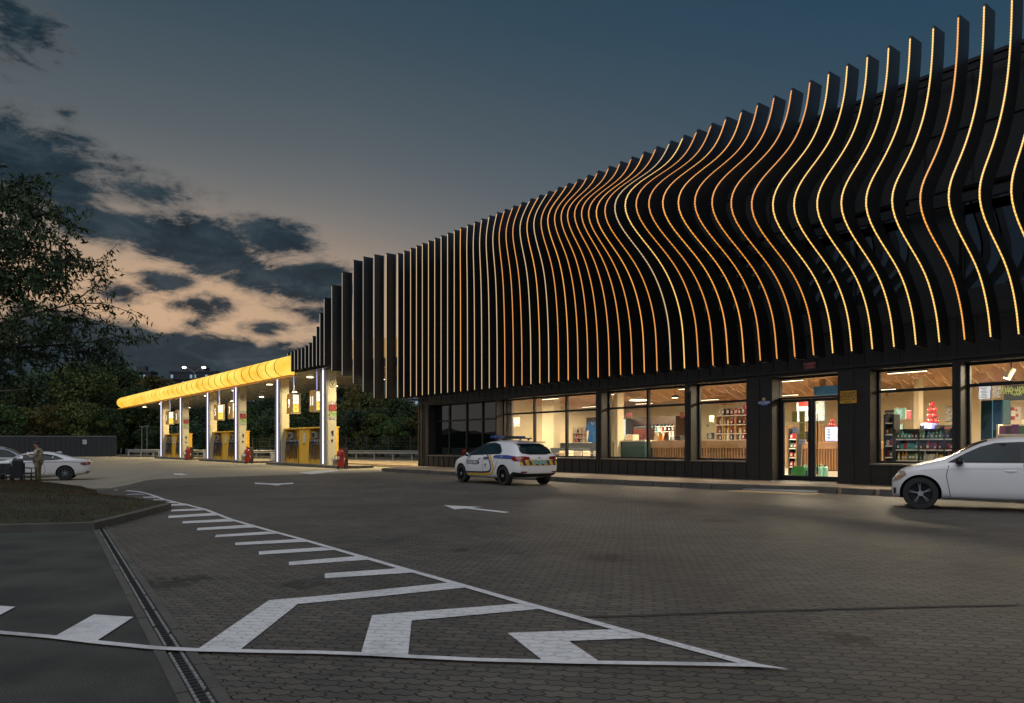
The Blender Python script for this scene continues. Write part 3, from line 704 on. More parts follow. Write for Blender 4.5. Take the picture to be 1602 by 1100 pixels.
for i, (t, D, zb, zt) in enumerate(fins):
    wavy = D == D0 and t > -31
    n = 44 if wavy else 2
    zs = [zb+(zt-zb)*k/(n-1) for k in range(n)]
    pts = [(D-(fin_off(t, z) if D == D0 else 0), z) for z in zs]
    if wavy:
        for _ in range(5): pts = [pts[0]]+[((pts[q-1][0]+2*pts[q][0]+pts[q+1][0])/4, pts[q][1]) for q in range(1, n-1)]+[pts[-1]]
    mb = MB(); h = FW_/2
    vs, fs = [], []
    for (d, z) in pts:
        vs += [(t-h, d, z), (t+h, d, z), (t+h, d+FDEP, z), (t-h, d+FDEP, z)]
    for k in range(n-1):
        for j in range(4): fs.append((k*4+j, k*4+(j+1) % 4, k*4+4+(j+1) % 4, k*4+4+j))
    fs += [(3,2,1,0), tuple((n-1)*4+j for j in range(4))]
    mb.add(vs, fs); f = sb(mb, 'facade_fin', M_fin)
    smooth_mesh(f.data, 30)
    mb = MB(); vs, fs = [], []; g = .0145 if t < -12 else .0135
    sub = [p for p in pts]; sub[0] = (sub[0][0], sub[0][1]+.05); sub[-1] = (sub[-1][0], sub[-1][1]-.08)
    for (d, z) in sub: vs += [(t-g, d-.003, z), (t-g, d-.022, z), (t+g, d-.022, z), (t+g, d-.003, z)]
    for k in range(n-1):
        for j in range(4): fs.append((k*4+j, k*4+4+j, k*4+4+(j+1) % 4, k*4+(j+1) % 4))
    fs += [(0,1,2,3), tuple((n-1)*4+3-j for j in range(4))]
    mb.add(vs, fs)
    if t < -38: m = M_ledW
    elif t < -33: m = M_led[3]
    else: m = M_led[rnd.choice([3, 3, 3, 0] if t < -27.5 else [0, 1, 1, 1, 3] if t < -17.5 else [0, 1, 2, 2] if t < -12 else [2, 2, 2, 0])]
    sb(mb, 'led_strip', m, f)
# ---- windows ------------------------------------------------------
GD = FD+REC
def window(a, b, z0, z1, mull, trans, mg, thick=.07, name='window'):
    mb = MB(); F_ = thick
    mb.box(a, b, GD-.05, GD+.05, z0, z0+F_); mb.box(a, b, GD-.05, GD+.05, z1-F_, z1)
    mb.box(a, a+F_, GD-.05, GD+.05, z0+F_, z1-F_); mb.box(b-F_, b, GD-.05, GD+.05, z0+F_, z1-F_)
    edges = [a+F_]
    for m_ in mull: mb.box(m_-.05, m_+.05, GD-.06, GD+.06, z0+F_, z1-F_); edges += [m_-.05, m_+.05]
    edges.append(b-F_)
    for k in range(0, len(edges), 2):
        if trans: mb.box(edges[k], edges[k+1], GD-.045, GD+.045, trans-.04, trans+.04)
    w = sb(mb, name, M_frame)
    for k in range(0, len(edges), 2):
        for (za, zb_) in ([(z0+F_, trans-.04), (trans+.04, z1-F_)] if trans else [(z0+F_, z1-F_)]):
            q = MB(); q.add([(edges[k], GD, za), (edges[k+1], GD, za), (edges[k+1], GD, zb_), (edges[k], GD, zb_)], [(0,1,2,3)])
            sb(q, 'pane', mg, w)
    return w
def sill(a, b):
    mb = MB(); mb.box(a, b, FD-.045, GD-.052, ZS+.001, ZSI); sb(mb, 'window_sill', M_sill)
ztr = lambda x, y: tz(x, y, GD)
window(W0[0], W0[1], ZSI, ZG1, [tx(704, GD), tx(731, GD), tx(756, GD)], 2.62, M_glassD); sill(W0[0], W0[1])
window(W1[0], W1[1], ZSI, ZG1, [tx(836.7, GD), tx(887, GD)], ztr(890, 643), M_glass); sill(W1[0], W1[1])
window(W2[0], W2[1], ZSI, ZG1, [tx(1014.6, GD)], ztr(1015, 636), M_glass); sill(W2[0], W2[1])
window(W3[0], W3[1], ZSI, ZG1, [], ztr(1130, 629), M_glass); sill(W3[0], W3[1])
window(W4[0], W4[1], ZSI, ZG1, [], ztr(1430, 610), M_glass); sill(W4[0], W4[1])
window(W5[0], W5[1], ZSI, ZG1, [-1.6], ztr(1560, 601), M_glass); sill(W5[0], W5[1])
# ---- entrance
a, b = tx(1218, GD), tx(1311, GD); zd = tz(1290, 626, GD)+.08; zt_ = tz(1290, 619, GD)
mb = MB()
mb.box(WD[0], a, GD-.05, GD+.05, ZB, ZG1)
mb.box(a, WD[1], GD-.05, GD+.05, ZG1-.07, ZG1); mb.box(a, WD[1], GD-.06, GD+.06, zd, zt_)
mb.box(a, a+.07, GD-.05, GD+.05, zt_, ZG1-.07); mb.box(WD[1]-.05, WD[1], GD-.05, GD+.05, ZB, ZG1-.07)
mb.box(WD[0], WD[1], GD-.3, GD-.052, ZB+.001, .17)
dr = sb(mb, 'door_frame', M_frame)
q = MB(); q.add([(a+.07, GD, zt_), (WD[1]-.05, GD, zt_), (WD[1]-.05, GD, ZG1-.07), (a+.07, GD, ZG1-.07)], [(0,1,2,3)]); sb(q, 'pane', M_glass, dr)
mid = tx(1271, GD)
for (l, r) in ((a+.02, mid-.01), (mid+.01, WD[1]-.055)):
    mb = MB(); s_ = .12 if l < mid-.5 else .09
    z0, z1 = .175, zd-.01
    mb.box(l, r, GD-.035, GD+.035, z0, z0+.16); mb.box(l, r, GD-.035, GD+.035, z1-.09, z1)
    mb.box(l, l+s_+.07*(l < mid-.5), GD-.035, GD+.035, z0+.16, z1-.09); mb.box(r-s_, r, GD-.035, GD+.035, z0+.16, z1-.09)
    d = sb(mb, 'door_leaf', M_frame)
    q = MB(); q.add([(l+s_, GD, z0+.16), (r-s_, GD, z0+.16), (r-s_, GD, z1-.09), (l+s_, GD, z1-.09)], [(0,1,2,3)]); sb(q, 'pane', M_glass, d)
    mb = MB(); hx = mid+.22 if l > mid-.5 else mid-.2
    if l > mid-.5:
        mb.cyl((hx, GD-.1, .4), (hx, GD-.1, 2.3), .018, n=8)
        for z in (.45, .95, 1.5, 2.2): mb.cyl((hx, GD-.1, z), (hx-.05, GD-.03, z), .012, n=6)
        sb(mb, 'handle', mat('handle_black', (.02, .02, .02), .3, metal=.8), d)
# ---- interior shell
M_iwall = mat('cream_plaster', (.62, .53, .36), .9, var=.04, scale=1)
M_ifloor = mat('shop_floor', (.32, .28, .22), .45, var=.1, scale=2)
M_iceil = mat('shop_ceiling', (.55, .42, .30), .9, var=.05)
ID = 38.0; IL = TL
mb = MB(); mb.box(IL+.2, TR-.3, ID, ID+.2, .16, 4.6); mb.box(IL, IL+.2, IN+.01, ID+.2, .16, 4.6); mb.box(TR-.3, TR-.1, IN+.01, ID, .16, 4.6)
sb(mb, 'interior_wall', M_iwall)
mb = MB(); mb.box(TL, TR, IN, ID+1, .151, .165); sb(mb, 'shop_floor', M_ifloor)
mb = MB(); mb.box(TL, TR, IN, ID+1, 4.62, 4.8); sb(mb, 'ceiling', M_iceil)
mb = MB(); mb.box(TL+.21, W0[1]+.25, IN+.25, IN+.35, .17, 4.6)  # dark partition added close behind the first bay's glass to keep it dark
sb(mb, 'added_bay_partition', mat('dark_bay_panel', (.18, .17, .15), .9))
mb = MB(); mb.box(TL, TR, IN+.005, FD+11.5, 4.81, 4.98); sb(mb, 'floor_slab', M_frame)
# ceiling of hanging wavy plywood ribs
M_ply = mat('plywood_rib', (.58, .38, .24), .6, var=.12, scale=1.5, detail=6)
k = 0; t = IL+1.2
while t < TR-.8:
    mb = MB(); vs, fs = [], []; n = 26
    for i in range(n):
        d = IN+.9+(ID-IN-1.6)*i/(n-1)
        h = .28+.42*math.sin((d-IN)*1.15+k*.33)**2+.22*math.sin(k*.55)
        for x in (t-.02, t+.02): vs += [(x, d, 4.58), (x, d, 4.45-max(.12, h))]
    for i in range(n-1):
        b_ = i*4; fs += [(b_, b_+4, b_+5, b_+1), (b_+2, b_+3, b_+7, b_+6), (b_+1, b_+5, b_+7, b_+3), (b_, b_+2, b_+6, b_+4)]
    fs += [(0,1,3,2), ((n-1)*4, (n-1)*4+2, (n-1)*4+3, (n-1)*4+1)]
    mb.add(vs, fs); sb(mb, 'ceiling_rib', M_ply); t += .62; k += 1
# shop lights
M_tube = emis('tube_light', lin((255, 232, 190)), 5.)
def area(name, loc, sx, sy, power, col, down=True):
    l = bpy.data.lights.new(name, 'AREA'); l.shape = 'RECTANGLE'; l.size = sx; l.size_y = sy; l.energy = power; l.color = col
    o = bpy.data.objects.new(name, l); COL.objects.link(o); o.location = loc; o.rotation_euler = (0, 0, ROT); return o
for i, t in enumerate([-33, -28.6, -24.2, -19.8, -15.4, -11.2, -7, -2.8, 1.2]):
    for D in (24.6, 31.5):
        lamp = sthing('linear_lamp', '', 'lamp', t, D, 3.62, group='linear ceiling lamps in the shop')
        q = MB(); q.box(-.62, .62, -.05, .05, 0.012, .06); q.build('lamp_housing', M_frame, lamp)
        q = MB(); q.box(-.6, .6, -.04, .04, 0, .011); q.build('diffuser', M_tube, lamp)
        q = MB(); q.cyl((-.5, 0, .06), (-.5, 0, 1.0), .004, n=4); q.cyl((.5, 0, .06), (.5, 0, 1.0), .004, n=4); q.build('cable', M_frame, lamp)
        lamp['label'] = 'linear lamp on the shop ceiling ' + ['over the sofa end', 'above the jersey shelf', 'by the cream column', 'over the wooden counter', 'behind the bottle shelf window', 'inside the entrance', 'over the product racks', 'by the menu boards', 'at the far right end'][i] + (', near the glass' if D < 26 else ', deep inside')
        l = area('shop_light', fw(t, D, 3.6), 1.2, .3, 380, (1, .81, .56)); 
shop_t = (IL, TR)
# ================================================================== CANOPY
M_tube_y = None
def tube_mat():
    m = bpy.data.materials.new('glowing_yellow_fascia'); m.use_nodes = True; t = m.node_tree; b = t.nodes['Principled BSDF']
    tcn = t.nodes.new('ShaderNodeTexCoord'); s = t.nodes.new('ShaderNodeMapping'); s.inputs['Scale'].default_value = (.35, 1, .6); t.links.new(tcn.outputs['Object'], s.inputs[0])
    n = t.nodes.new('ShaderNodeTexNoise'); n.inputs['Scale'].default_value = 1.1; n.inputs['Detail'].default_value = 2; t.links.new(s.outputs[0], n.inputs['Vector'])
    r = t.nodes.new('ShaderNodeValToRGB'); e = r.color_ramp.elements
    e[0].position = .32; e[0].color = (*lin((252, 186, 50)), 1); e[1].position = .62; e[1].color = (*lin((255, 226, 100)), 1)
    t.links.new(n.outputs['Fac'], r.inputs[0]); t.links.new(r.outputs[0], b.inputs['Emission Color']); b.inputs['Emission Strength'].default_value = 1.0
    b.inputs['Base Color'].default_value = (.5, .35, .05, 1); b.inputs['Roughness'].default_value = .3
    return m
M_ty = tube_mat()
CB = (-72., 22., 0.)
canopy = sthing('forecourt_canopy', 'long flat fuel station canopy edged with a glowing yellow tube over three pump islands', 'canopy', CB[0], CB[1], 0)
def cb(mb, name, m, parent=canopy, smooth=False, **k): return mb.build(name, m, parent, CB, smooth, **k)
CF, CBK, SZ = 18.0, 25.9, 5.87
tE = tx(452.5, 18.0); tW = -101.5
M_soff = mat('metal_soffit', (.20, .185, .155), .28, metal=.75, var=.12, scale=1.2, bump=.05)
M_roofw = mat('canopy_roof', (.12, .12, .12), .7)
mb = MB(); mb.prism([(tW+.8, CF+.35), (-41.2, CF+.75), (-36.95, 21.35), (-36.95, CBK), (tW+.8, CBK)], SZ+.02, 7.0); cb(mb, 'roof_slab', M_roofw)
# soffit planks running across
mb = MB(); t = tW+.3; i = 0
while t < -37.2:
    b_ = min(t+.295, -36.95); mb.box(t, b_, CF+.3 if t < -41.3 else CF+.7+(t+41.3)*.62, CBK, SZ-.02, SZ+.015); t += .30
    i += 1
cb(mb, 'soffit', M_soff)
mb = MB(); mb.box(tE+.05, -41.3, CF+.62, CF+.66, SZ-.02, 7.2); 
cb(mb, 'fascia_panel', mat('dark_fascia', (.03, .03, .03), .5))
# yellow wall panel seen through the fins where the canopy meets the shop
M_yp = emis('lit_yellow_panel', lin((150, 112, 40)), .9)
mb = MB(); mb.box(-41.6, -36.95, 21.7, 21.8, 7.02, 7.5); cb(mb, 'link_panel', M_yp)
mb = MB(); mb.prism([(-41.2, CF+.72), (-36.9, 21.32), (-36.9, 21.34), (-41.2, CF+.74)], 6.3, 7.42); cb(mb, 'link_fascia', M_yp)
# glowing tube: half-round section in (D,z), many short cylinders joined with dark seams
zc, rz_, rd_ = 6.42, .63, .72
def sec(sc=1.): 
    return [(CF+.36-sc*(rd_+.0)*math.cos(a)-.0, zc+sc*rz_*math.sin(a)) for a in [(-90+180*k/16)*pi/180 for k in range(17)]]
seams = []; t = tE; first = True
L1 = 1.62
vs, fs = [], []
ts = [tE]
while ts[-1]-L1 > tW+1.0: ts.append(ts[-1]-L1)
rings = []
for t in ts: rings.append((t, 1.))
for k in range(1, 9):
    a = k/8*pi/2; rings.append((ts[-1]-.95*math.sin(a), math.cos(a)*.999+.001))
mb = MB()
for (t, sc) in rings:
    s_ = sec(1.)
    for (d, z) in s_: vs.append((t, CF+.36+(d-CF-.36)*max(sc, .02), zc+(z-zc)*max(sc, .02)**.8))
for k in range(len(rings)-1):
    for j in range(16): fs.append((k*17+j, k*17+j+1, (k+1)*17+j+1, (k+1)*17+j))
fs.append(tuple(range(16, -1, -1)))
mb.add(vs, fs); cb(mb, 'light_tube', M_ty, smooth=True)
s1 = sec(1.03); M_seam = mat('seam_brown', (.05, .025, .005), .8)
for t in ts[1:]:
    mb = MB()
    vs = [(t-.055, *p) for p in s1]+[(t+.055, *p) for p in s1]
    mb.add(vs, [(j, j+1, 18+j, 17+j) for j in range(16)]); cb(mb, 'tube_seam', M_seam)
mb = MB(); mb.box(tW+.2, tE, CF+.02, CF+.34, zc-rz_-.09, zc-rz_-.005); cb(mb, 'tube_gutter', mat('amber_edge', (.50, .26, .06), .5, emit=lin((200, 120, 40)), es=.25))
q = MB(); q.box(tx(197.6, CF-.25)-.6, tx(197.6, CF-.25)+.6, CF-.215, CF-.19, 6.12, 6.8)
cb(q, 'maintenance_hatch', mat('hatch_dark', (.05, .035, .01), .6))
q = MB(); q.box(tW+.8, tE, CF+.345, CF+.5, 7.0, 7.1); cb(q, 'roof_edge', M_roofw)
# columns with white led strips
M_col = mat('cream_column', (.52, .48, .36), .5, var=.05, scale=2)
M_colg = mat('grey_column_front', (.34, .32, .29), .4, metal=.4, var=.06)
M_wled = emis('white_led_strip', lin((226, 224, 255)), 2.2, .0)
M_dk = mat('black_plastic', (.015, .015, .016), .5)
M_red = mat('red_enamel', (.42, .018, .012), .35, coat=.4)
cols = [(-42.4-16.15*k, True) for k in range(3)]+[(-49.85-16.15*k, False) for k in range(3)]
M_post1 = mat('poster_red', (.22, .03, .04), .5, var=.6, scale=14); M_post2 = mat('poster_green', (.05, .20, .05), .5, var=.5, scale=12, col2=(.3, .4, .2)); M_post3 = mat('poster_dark', (.02, .025, .03), .5, var=.8, scale=20, col2=(.35, .35, .35))
for (t, near) in cols:
    mb = MB(); mb.bbox(t-.47, t+.5, 18.65, 19.22, .14, SZ-.03, .03); c = cb(mb, 'column', M_col)
    mb = MB(); mb.box(t-.48, t+.48, 18.585, 18.645, .16, SZ-.03); cb(mb, 'column_cladding', M_colg, c)
    mb = MB(); mb.box(t-.05, t+.05, 18.555, 18.583, .2, SZ-.05); cb(mb, 'led_strip', M_wled, c)
    mb = MB()
    for z in (1.5, 2.9, 4.3): mb.box(t-.09, t+.09, 18.548, 18.57, z, z+.02)
    cb(mb, 'led_clip', M_dk, c)
    if near:
        D_ = 18.95; X = t+.505
        mb = MB()
        n = 22; r0, r1 = .20, .172
        vs = [(X+.004, D_+r*math.cos(2*pi*i/n), 4.98+r*math.sin(2*pi*i/n)*1.25) for r in (r0, r1) for i in range(n)]
        mb.add(vs, [(i, (i+1) % n, n+(i+1) % n, n+i) for i in range(n)])
        for p in [((-.1, .12), (-.02, -.02)), ((-.02, -.02), (.0, -.12)), ((.1, .12), (.02, -.02)), ((.02, -.02), (.0, -.12))]:
            (a0, b0), (a1, b1) = p
            mb.add([(X+.005, D_+a0-.025, 4.98+b0), (X+.005, D_+a0+.025, 4.98+b0), (X+.005, D_+a1+.025, 4.98+b1), (X+.005, D_+a1-.025, 4.98+b1)], [(0,1,2,3)])
        for p in (-.055, .055): mb.box(X+.002, X+.006, D_+p-.012, D_+p+.012, 4.86, 4.9)
        cb(mb, 'round_emblem', M_dk, c)
        for (z0, z1, m_) in ((3.75, 3.95, M_post3), (3.35, 3.74, M_post1), (3.02, 3.34, M_post2), (2.85, 3.01, M_post3)):
            mb = MB(); mb.box(X, X+.012, D_-.24, D_+.24, z0, z1); cb(mb, 'poster', m_, c)
        mb = MB(); mb.box(X, X+.05, D_-.05, D_+.05, 2.0, 2.18); mb.box(X, X+.04, D_-.06, D_+.04, 1.55, 1.66); mb.box(X, X+.03, D_+.0, D_+.06, 1.9, 1.96); cb(mb, 'control_box', M_dk, c)
# downlights
M_dl = emis('downlight', lin((255, 236, 190)), 14.)
M_rim = mat('downlight_rim', (.6, .6, .58), .4)
spots = []
for t in [-40, -47.5, -55, -63, -71, -79.5, -88, -96]:
    for D in (19.9, 24.4): spots.append((t+(1.5 if D > 22 else 0), D))
for i, (t, D) in enumerate(spots):
    mb = MB(); mb.lathe([(.30, -.03), (.30, 0.), (.22, .0), (.22, -.03)], (t, D, SZ-.022), 18); c = cb(mb, 'downlight_housing', M_rim)
    mb = MB(); mb.cyl((t, D, SZ-.062), (t, D, SZ-.055), .21, n=18); cb(mb, 'lens', M_dl, c)
    l = bpy.data.lights.new('canopy_light', 'AREA'); l.shape = 'DISK'; l.size = .42; l.energy = 300; l.color = (1, .80, .42); l.spread = math.radians(150)
    o = bpy.data.objects.new('canopy_light', l); COL.objects.link(o); o.location = fw(t, D, SZ-.09)
# hanging number signs
M_signY = mat('sign_amber', (.42, .25, .04), .4, emit=lin((170, 112, 30)), es=.35)
M_signC = mat('sign_cream', (.62, .58, .46), .5)
M_sl = emis('sign_lit_panel', lin((255, 246, 214)), 1.5); M_sy = emis('sign_lit_yellow', lin((255, 206, 60)), 1.3); M_wd = emis('sign_white_digit', lin((255, 250, 235)), 2.)
M_txt = mat('sign_dark_text', (.05, .01, .01), .6)
M_redt = mat('sign_red_text', (.45, .03, .02), .6)
def numsign(num, t, D, gl, lab):
    g = sthing('pump_number_sign', lab, 'sign', t, D, 3.36, group='illuminated pump number signs')
    W_, Dp, H = .72, .66, 1.3
    poly = [(-W_, 0), (0, 0), (0, H), (-W_+.04, H), (-W_-.04, H*.7), (-W_-.05, H*.4), (-W_-.03, .12)]
    mb = MB(); vs = [(x, 0, z) for x, z in poly]+[(x, Dp, z) for x, z in poly]; n = len(poly)
    mb.add(vs, [tuple(range(n)), tuple(range(2*n-1, n-1, -1))]+[(i, n+i, n+(i+1) % n, (i+1) % n) for i in range(n)]); mb.build('sign_box', M_signC, g)
    mb = MB(); mb.add([(x*.97-.01, -.006, .02+z*.97) for x, z in poly], [tuple(range(n))]); fc = mb.build('number_face', M_signY, g)
    mb = MB(); add_text(mb, num, .82, lambda x, y, z: (-W_*.47+x*.72, -.012-z, .63+y)); mb.build('number', M_wd, fc)
    mb = MB(); mb.box(.004, .012, .15, .5, .1, .62); mb.build('price_panel', M_sy, g)
    mb = MB(); mb.box(.004, .012, .15, .5, .63, 1.22); pp = mb.build('price_panel', M_sl, g)
    mb = MB()
    for k, s_ in enumerate(['95', 'A-95', 'ДП', '92']):
        add_text(mb, s_, .15, lambda x, y, z: (.016+z, .325+x, 1.12-k*.27+y), 0)
    mb.build('price_text', M_redt, pp)
    mb = MB(); mb.cyl((-.3, .33, H), (-.3, .33, SZ-3.36-.03), .035, n=8); mb.build('hanger_pole', M_colg, g)
    mb = MB(); mb.box(-.26, -.20, .25, .29, H+.05, SZ-3.36-.05); mb.build('hanger_light', emis('violet_led', lin((170, 165, 235)), .9), g)
    return g
for k in range(3):
    nA, nB = [('9', '11'), ('5', '7'), ('1', '3')][k]
    pos = ['the nearest island', 'the middle island', 'the farthest island'][k]
    numsign(nA, -47.1-15.95*k, 18.45, 0, 'hanging amber sign with the lit number %s, left one over %s' % (nA, pos))
    numsign(nB, -43.4-15.95*k, 18.45, 0, 'hanging amber sign with the lit number %s, right one over %s' % (nB, pos))
# ---- islands, dispensers, service boxes, extinguishers
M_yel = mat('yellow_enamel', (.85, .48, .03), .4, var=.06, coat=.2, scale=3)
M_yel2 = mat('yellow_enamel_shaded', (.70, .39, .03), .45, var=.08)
M_hose = mat('rubber_hose', (.05, .05, .05), .45); M_steel = mat('brushed_steel', (.45, .45, .43), .4, metal=.2, var=.15)
M_lab = mat('white_sticker', (.6, .6, .56), .6, var=.25, scale=30)
M_scr = mat('pump_screen', (.02, .03, .03), .15)
def island(k):
    t0, t1 = -51.3-16.15*k, -38.9-16.15*k
    pos = ['nearest to the shop', 'in the middle', 'farthest away'][k]
    g = sthing('fuel_island', 'low concrete kerbed pump island under the canopy, %s' % pos, 'kerb', (t0+t1)/2, 19.1, 0, group='pump islands')
    mb = MB(); h = (t1-t0)/2; r = .9
    poly = [(-h+r*.5, -.95), (h-r*.5, -.95), (h-.1, -.6), (h, 0), (h-.1, .9), (h-r*.5, 1.25), (-h+r*.5, 1.25), (-h+.1, .9), (-h, 0), (-h+.1, -.6)]
    mb.prism(poly, 0, .145); mb.build('kerb', M_kerb, g)
    mb = MB(); mb.prism([(x*.975, y*.86) for x, y in poly], .146, .152); mb.build('island_top', M_conc, g)
def dispenser(bank, cab, flip):
    """origin at left end, x to the right; hose bank then cabinet"""
    g = sthing('fuel_dispenser', '', 'fuel pump', 0, 0, 0, group='yellow fuel dispensers')
    Wd, H, Dp = bank+cab, 2.24, .75
    mb = MB(); mb.bbox(bank, Wd, 0, Dp, 0, H-.03, .02); c = mb.build('cabinet', M_yel, g)
    mb = MB(); mb.box(bank+cab*.42, bank+cab*.66, -.006, -.001, 1.35, 1.95); mb.build('sticker', M_lab, c)
    mb = MB(); mb.box(bank+cab*.42, bank+cab*.66, -.012, -.001, 1.22, 1.27); mb.build('slot', M_dk, c)
    mb = MB(); mb.bbox(-.12, Wd+.02, -.10, Dp+.05, H-.03, H+.06, .02); mb.build('top_rail', M_yel, g)
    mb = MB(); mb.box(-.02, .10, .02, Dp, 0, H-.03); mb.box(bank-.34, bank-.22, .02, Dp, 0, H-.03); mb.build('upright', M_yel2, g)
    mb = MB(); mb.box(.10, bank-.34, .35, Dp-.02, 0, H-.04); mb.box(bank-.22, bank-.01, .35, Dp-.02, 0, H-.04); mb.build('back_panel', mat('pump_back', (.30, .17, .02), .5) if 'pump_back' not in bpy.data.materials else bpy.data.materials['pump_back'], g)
    mb = MB(); mb.bbox(.16, .75, .10, .34, 1.62, 2.02, .02); s = mb.build('display_head', M_steel, g)
    mb = MB(); mb.box(.22, .69, .09, .098, 1.68, 1.96); mb.build('screen', M_scr, s)
    n = max(4, int((bank-.5)/.23)); x = .22
    for i in range(n):
        x = .22+(bank-.42)*i/(n-1)
        mb = MB(); mb.bbox(x-.06, x+.06, .02, .2, 1.18, 1.52, .015); hd = mb.build('nozzle_holster', M_steel, g)
        mb = MB(); mb.box(x-.022, x+.022, -.06, .02, 1.30, 1.40); mb.cyl((x, -.03, 1.30), (x, .06, 1.14), .016, n=6); mb.cyl((x, -.07, 1.34), (x, -.05, 1.22), .014, n=6); mb.build('nozzle', M_dk, hd)
        pts = []
        for q in range(11):
            u = q/10; pts.append((x+.05*math.sin(u*pi+i), -.02-.10*math.sin(pi*u), 1.28-1.12*math.sin(pi*min(u*1.0, .98))*(1-.12*(i % 3)) if u < .5 else .16+.13*(i % 3)+(u-.5)*2*(1.62-.16)))
        mb = MB(); mb.tube(pts, .021, 6); mb.build('hose', M_hose, g)
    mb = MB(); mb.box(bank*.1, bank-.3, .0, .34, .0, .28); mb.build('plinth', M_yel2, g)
    return g
dA = dispenser(2.35, 1.55, False); dB = dispenser(2.0, .75, False)
first = True
def svc(k):
    pos = ['nearest', 'middle', 'farthest'][k]
    g = sthing('service_bench', 'cream water and air service bench at the right end of the %s pump island' % pos, 'service unit', -40.9-16.15*k, 18.5, .15, group='service benches at the pump islands')
    mb = MB(); mb.bbox(-.15, .75, 0, .45, .30, .42, .02); mb.build('bench_top', M_signC, g)
    mb = MB(); mb.box(-.13, -.05, .04, .40, 0, .295); mb.box(.62, .70, .04, .40, 0, .295); mb.build('bench_leg', M_signC, g)
    mb = MB(); mb.bbox(.05, .6, .46, .72, .0, 1.0, .03); mb.box(.1, .55, .455, .459, .7, .85); mb.build('waste_bin', M_dk, g)
    g2 = sthing('sand_box', 'small pale sand box with red stripe on the left end of the %s pump island' % pos, 'sand box', -51.0-16.15*k, 18.6, .15, group='sand boxes at the pump islands')
    mb = MB(); mb.bbox(-.25, .25, 0, .4, .1, .62, .03); mb.build('box_body', M_signC, g2)
    mb = MB(); mb.box(-.2, -.14, .05, .35, 0, .1); mb.box(.14, .2, .05, .35, 0, .1); mb.build('box_foot', M_signC, g2)
    mb = MB(); mb.bbox(-.28, .28, -.03, .43, .62, .68, .02); mb.build('lid', M_signC, g2)
def extinguisher(k):
    pos = ['beside the nearest pump island', 'beside the middle pump island', 'beside the farthest pump island'][k]
    g = sthing('trolley_extinguisher', 'big red wheeled fire extinguisher standing '+pos, 'extinguisher', [-38.5, -53.9, -69.6][k], 17.9, .0, rz=.5, group='wheeled red fire extinguishers')
    mb = MB(); mb.lathe([(.02, .10), (.16, .12), (.20, .2), (.205, .85), (.17, .98), (.07, 1.05), (.05, 1.1)], n=18); mb.build('cylinder', M_red, g, smooth=True)
    for s_ in (-.24, .24):
        mb = MB(); mb.cyl((s_-.03, .16, .15), (s_+.03, .16, .15), .15, n=16); w = mb.build('wheel', M_dk, g)
        mb = MB(); mb.cyl((s_-.035, .16, .15), (s_+.035, .16, .15), .06, n=12); mb.build('hub', M_red, w)
    mb = MB(); mb.tube([(-.14, .18, .15), (-.14, .24, 1.15), (.14, .24, 1.15), (.14, .18, .15)], .014, 6); mb.build('handle_frame', M_red, g)
    pts = [(.2*math.cos(a)+.0, -.05+.0*a-.16*abs(math.sin(a*.5)), .62+.16*math.sin(a)) for a in [k_*.5 for k_ in range(14)]]
    mb = MB(); mb.tube([(.05, 0, 1.1)]+[(p[0]*.9, p[1]-.1, p[2]) for p in pts], .018, 6); mb.build('hose', M_hose, g)
    mb = MB(); mb.cyl((0, 0, 1.05), (0, 0, 1.2), .045, n=10); mb.box(-.11, .11, -.03, .03, 1.17, 1.22); mb.build('valve', M_dk, g)
    mb = MB(); mb.box(-.07, .07, -.215, -.20, .55, .70); mb.build('label', M_lab, g)
for k in range(3):
    island(k); svc(k); extinguisher(k)
    pos = ['nearest', 'middle', 'farthest'][k]
    tA, tB = -49.35-16.15*k, -45.4-16.15*k
    la = 'yellow fuel dispenser with a wide cabinet panel, left one on the %s island' % pos; lb = 'yellow fuel dispenser half behind the column, right one on the %s island' % pos
    if k == 0:
        dA.location = fw(tA, 18.95, .15); dA['label'] = la; dB.location = fw(tB, 18.95, .15); dB['label'] = lb
    else:
        dup(dA, fw(tA, 18.95, .15), None, la); dup(dB, fw(tB, 18.95, .15), None, lb)
# ================================================================== TREES AND BACKGROUND
def leaf_mat(name, c, c2, rough=.6):
    m = bpy.data.materials.new(name); m.use_nodes = True; t = m.node_tree; b = t.nodes['Principled BSDF']
    tcn = t.nodes.new('ShaderNodeTexCoord'); n = t.nodes.new('ShaderNodeTexNoise'); n.inputs['Scale'].default_value = .45; n.inputs['Detail'].default_value = 5
    oi = t.nodes.new('ShaderNodeObjectInfo'); ad = t.nodes.new('ShaderNodeVectorMath'); ad.operation = 'ADD'
    t.links.new(tcn.outputs['Object'], ad.inputs[0]); t.links.new(oi.outputs['Random'], ad.inputs[1]); t.links.new(ad.outputs[0], n.inputs['Vector'])
    r = t.nodes.new('ShaderNodeValToRGB'); e = r.color_ramp.elements; e[0].position = .38; e[0].color = (*c, 1); e[1].position = .64; e[1].color = (*c2, 1)
    t.links.new(n.outputs['Fac'], r.inputs[0])
    m2 = t.nodes.new('ShaderNodeMath'); m2.operation = 'MULTIPLY_ADD'; m2.inputs[1].default_value = .5; m2.inputs[2].default_value = .75; t.links.new(oi.outputs['Random'], m2.inputs[0])
    v = t.nodes.new('ShaderNodeVectorMath'); v.operation = 'SCALE'; t.links.new(r.outputs[0], v.inputs[0]); t.links.new(m2.outputs[0], v.inputs['Scale'])
    t.links.new(v.outputs[0], b.inputs['Base Color']); b.inputs['Roughness'].default_value = rough; b.inputs['Specular IOR Level'].default_value = .25
    return m
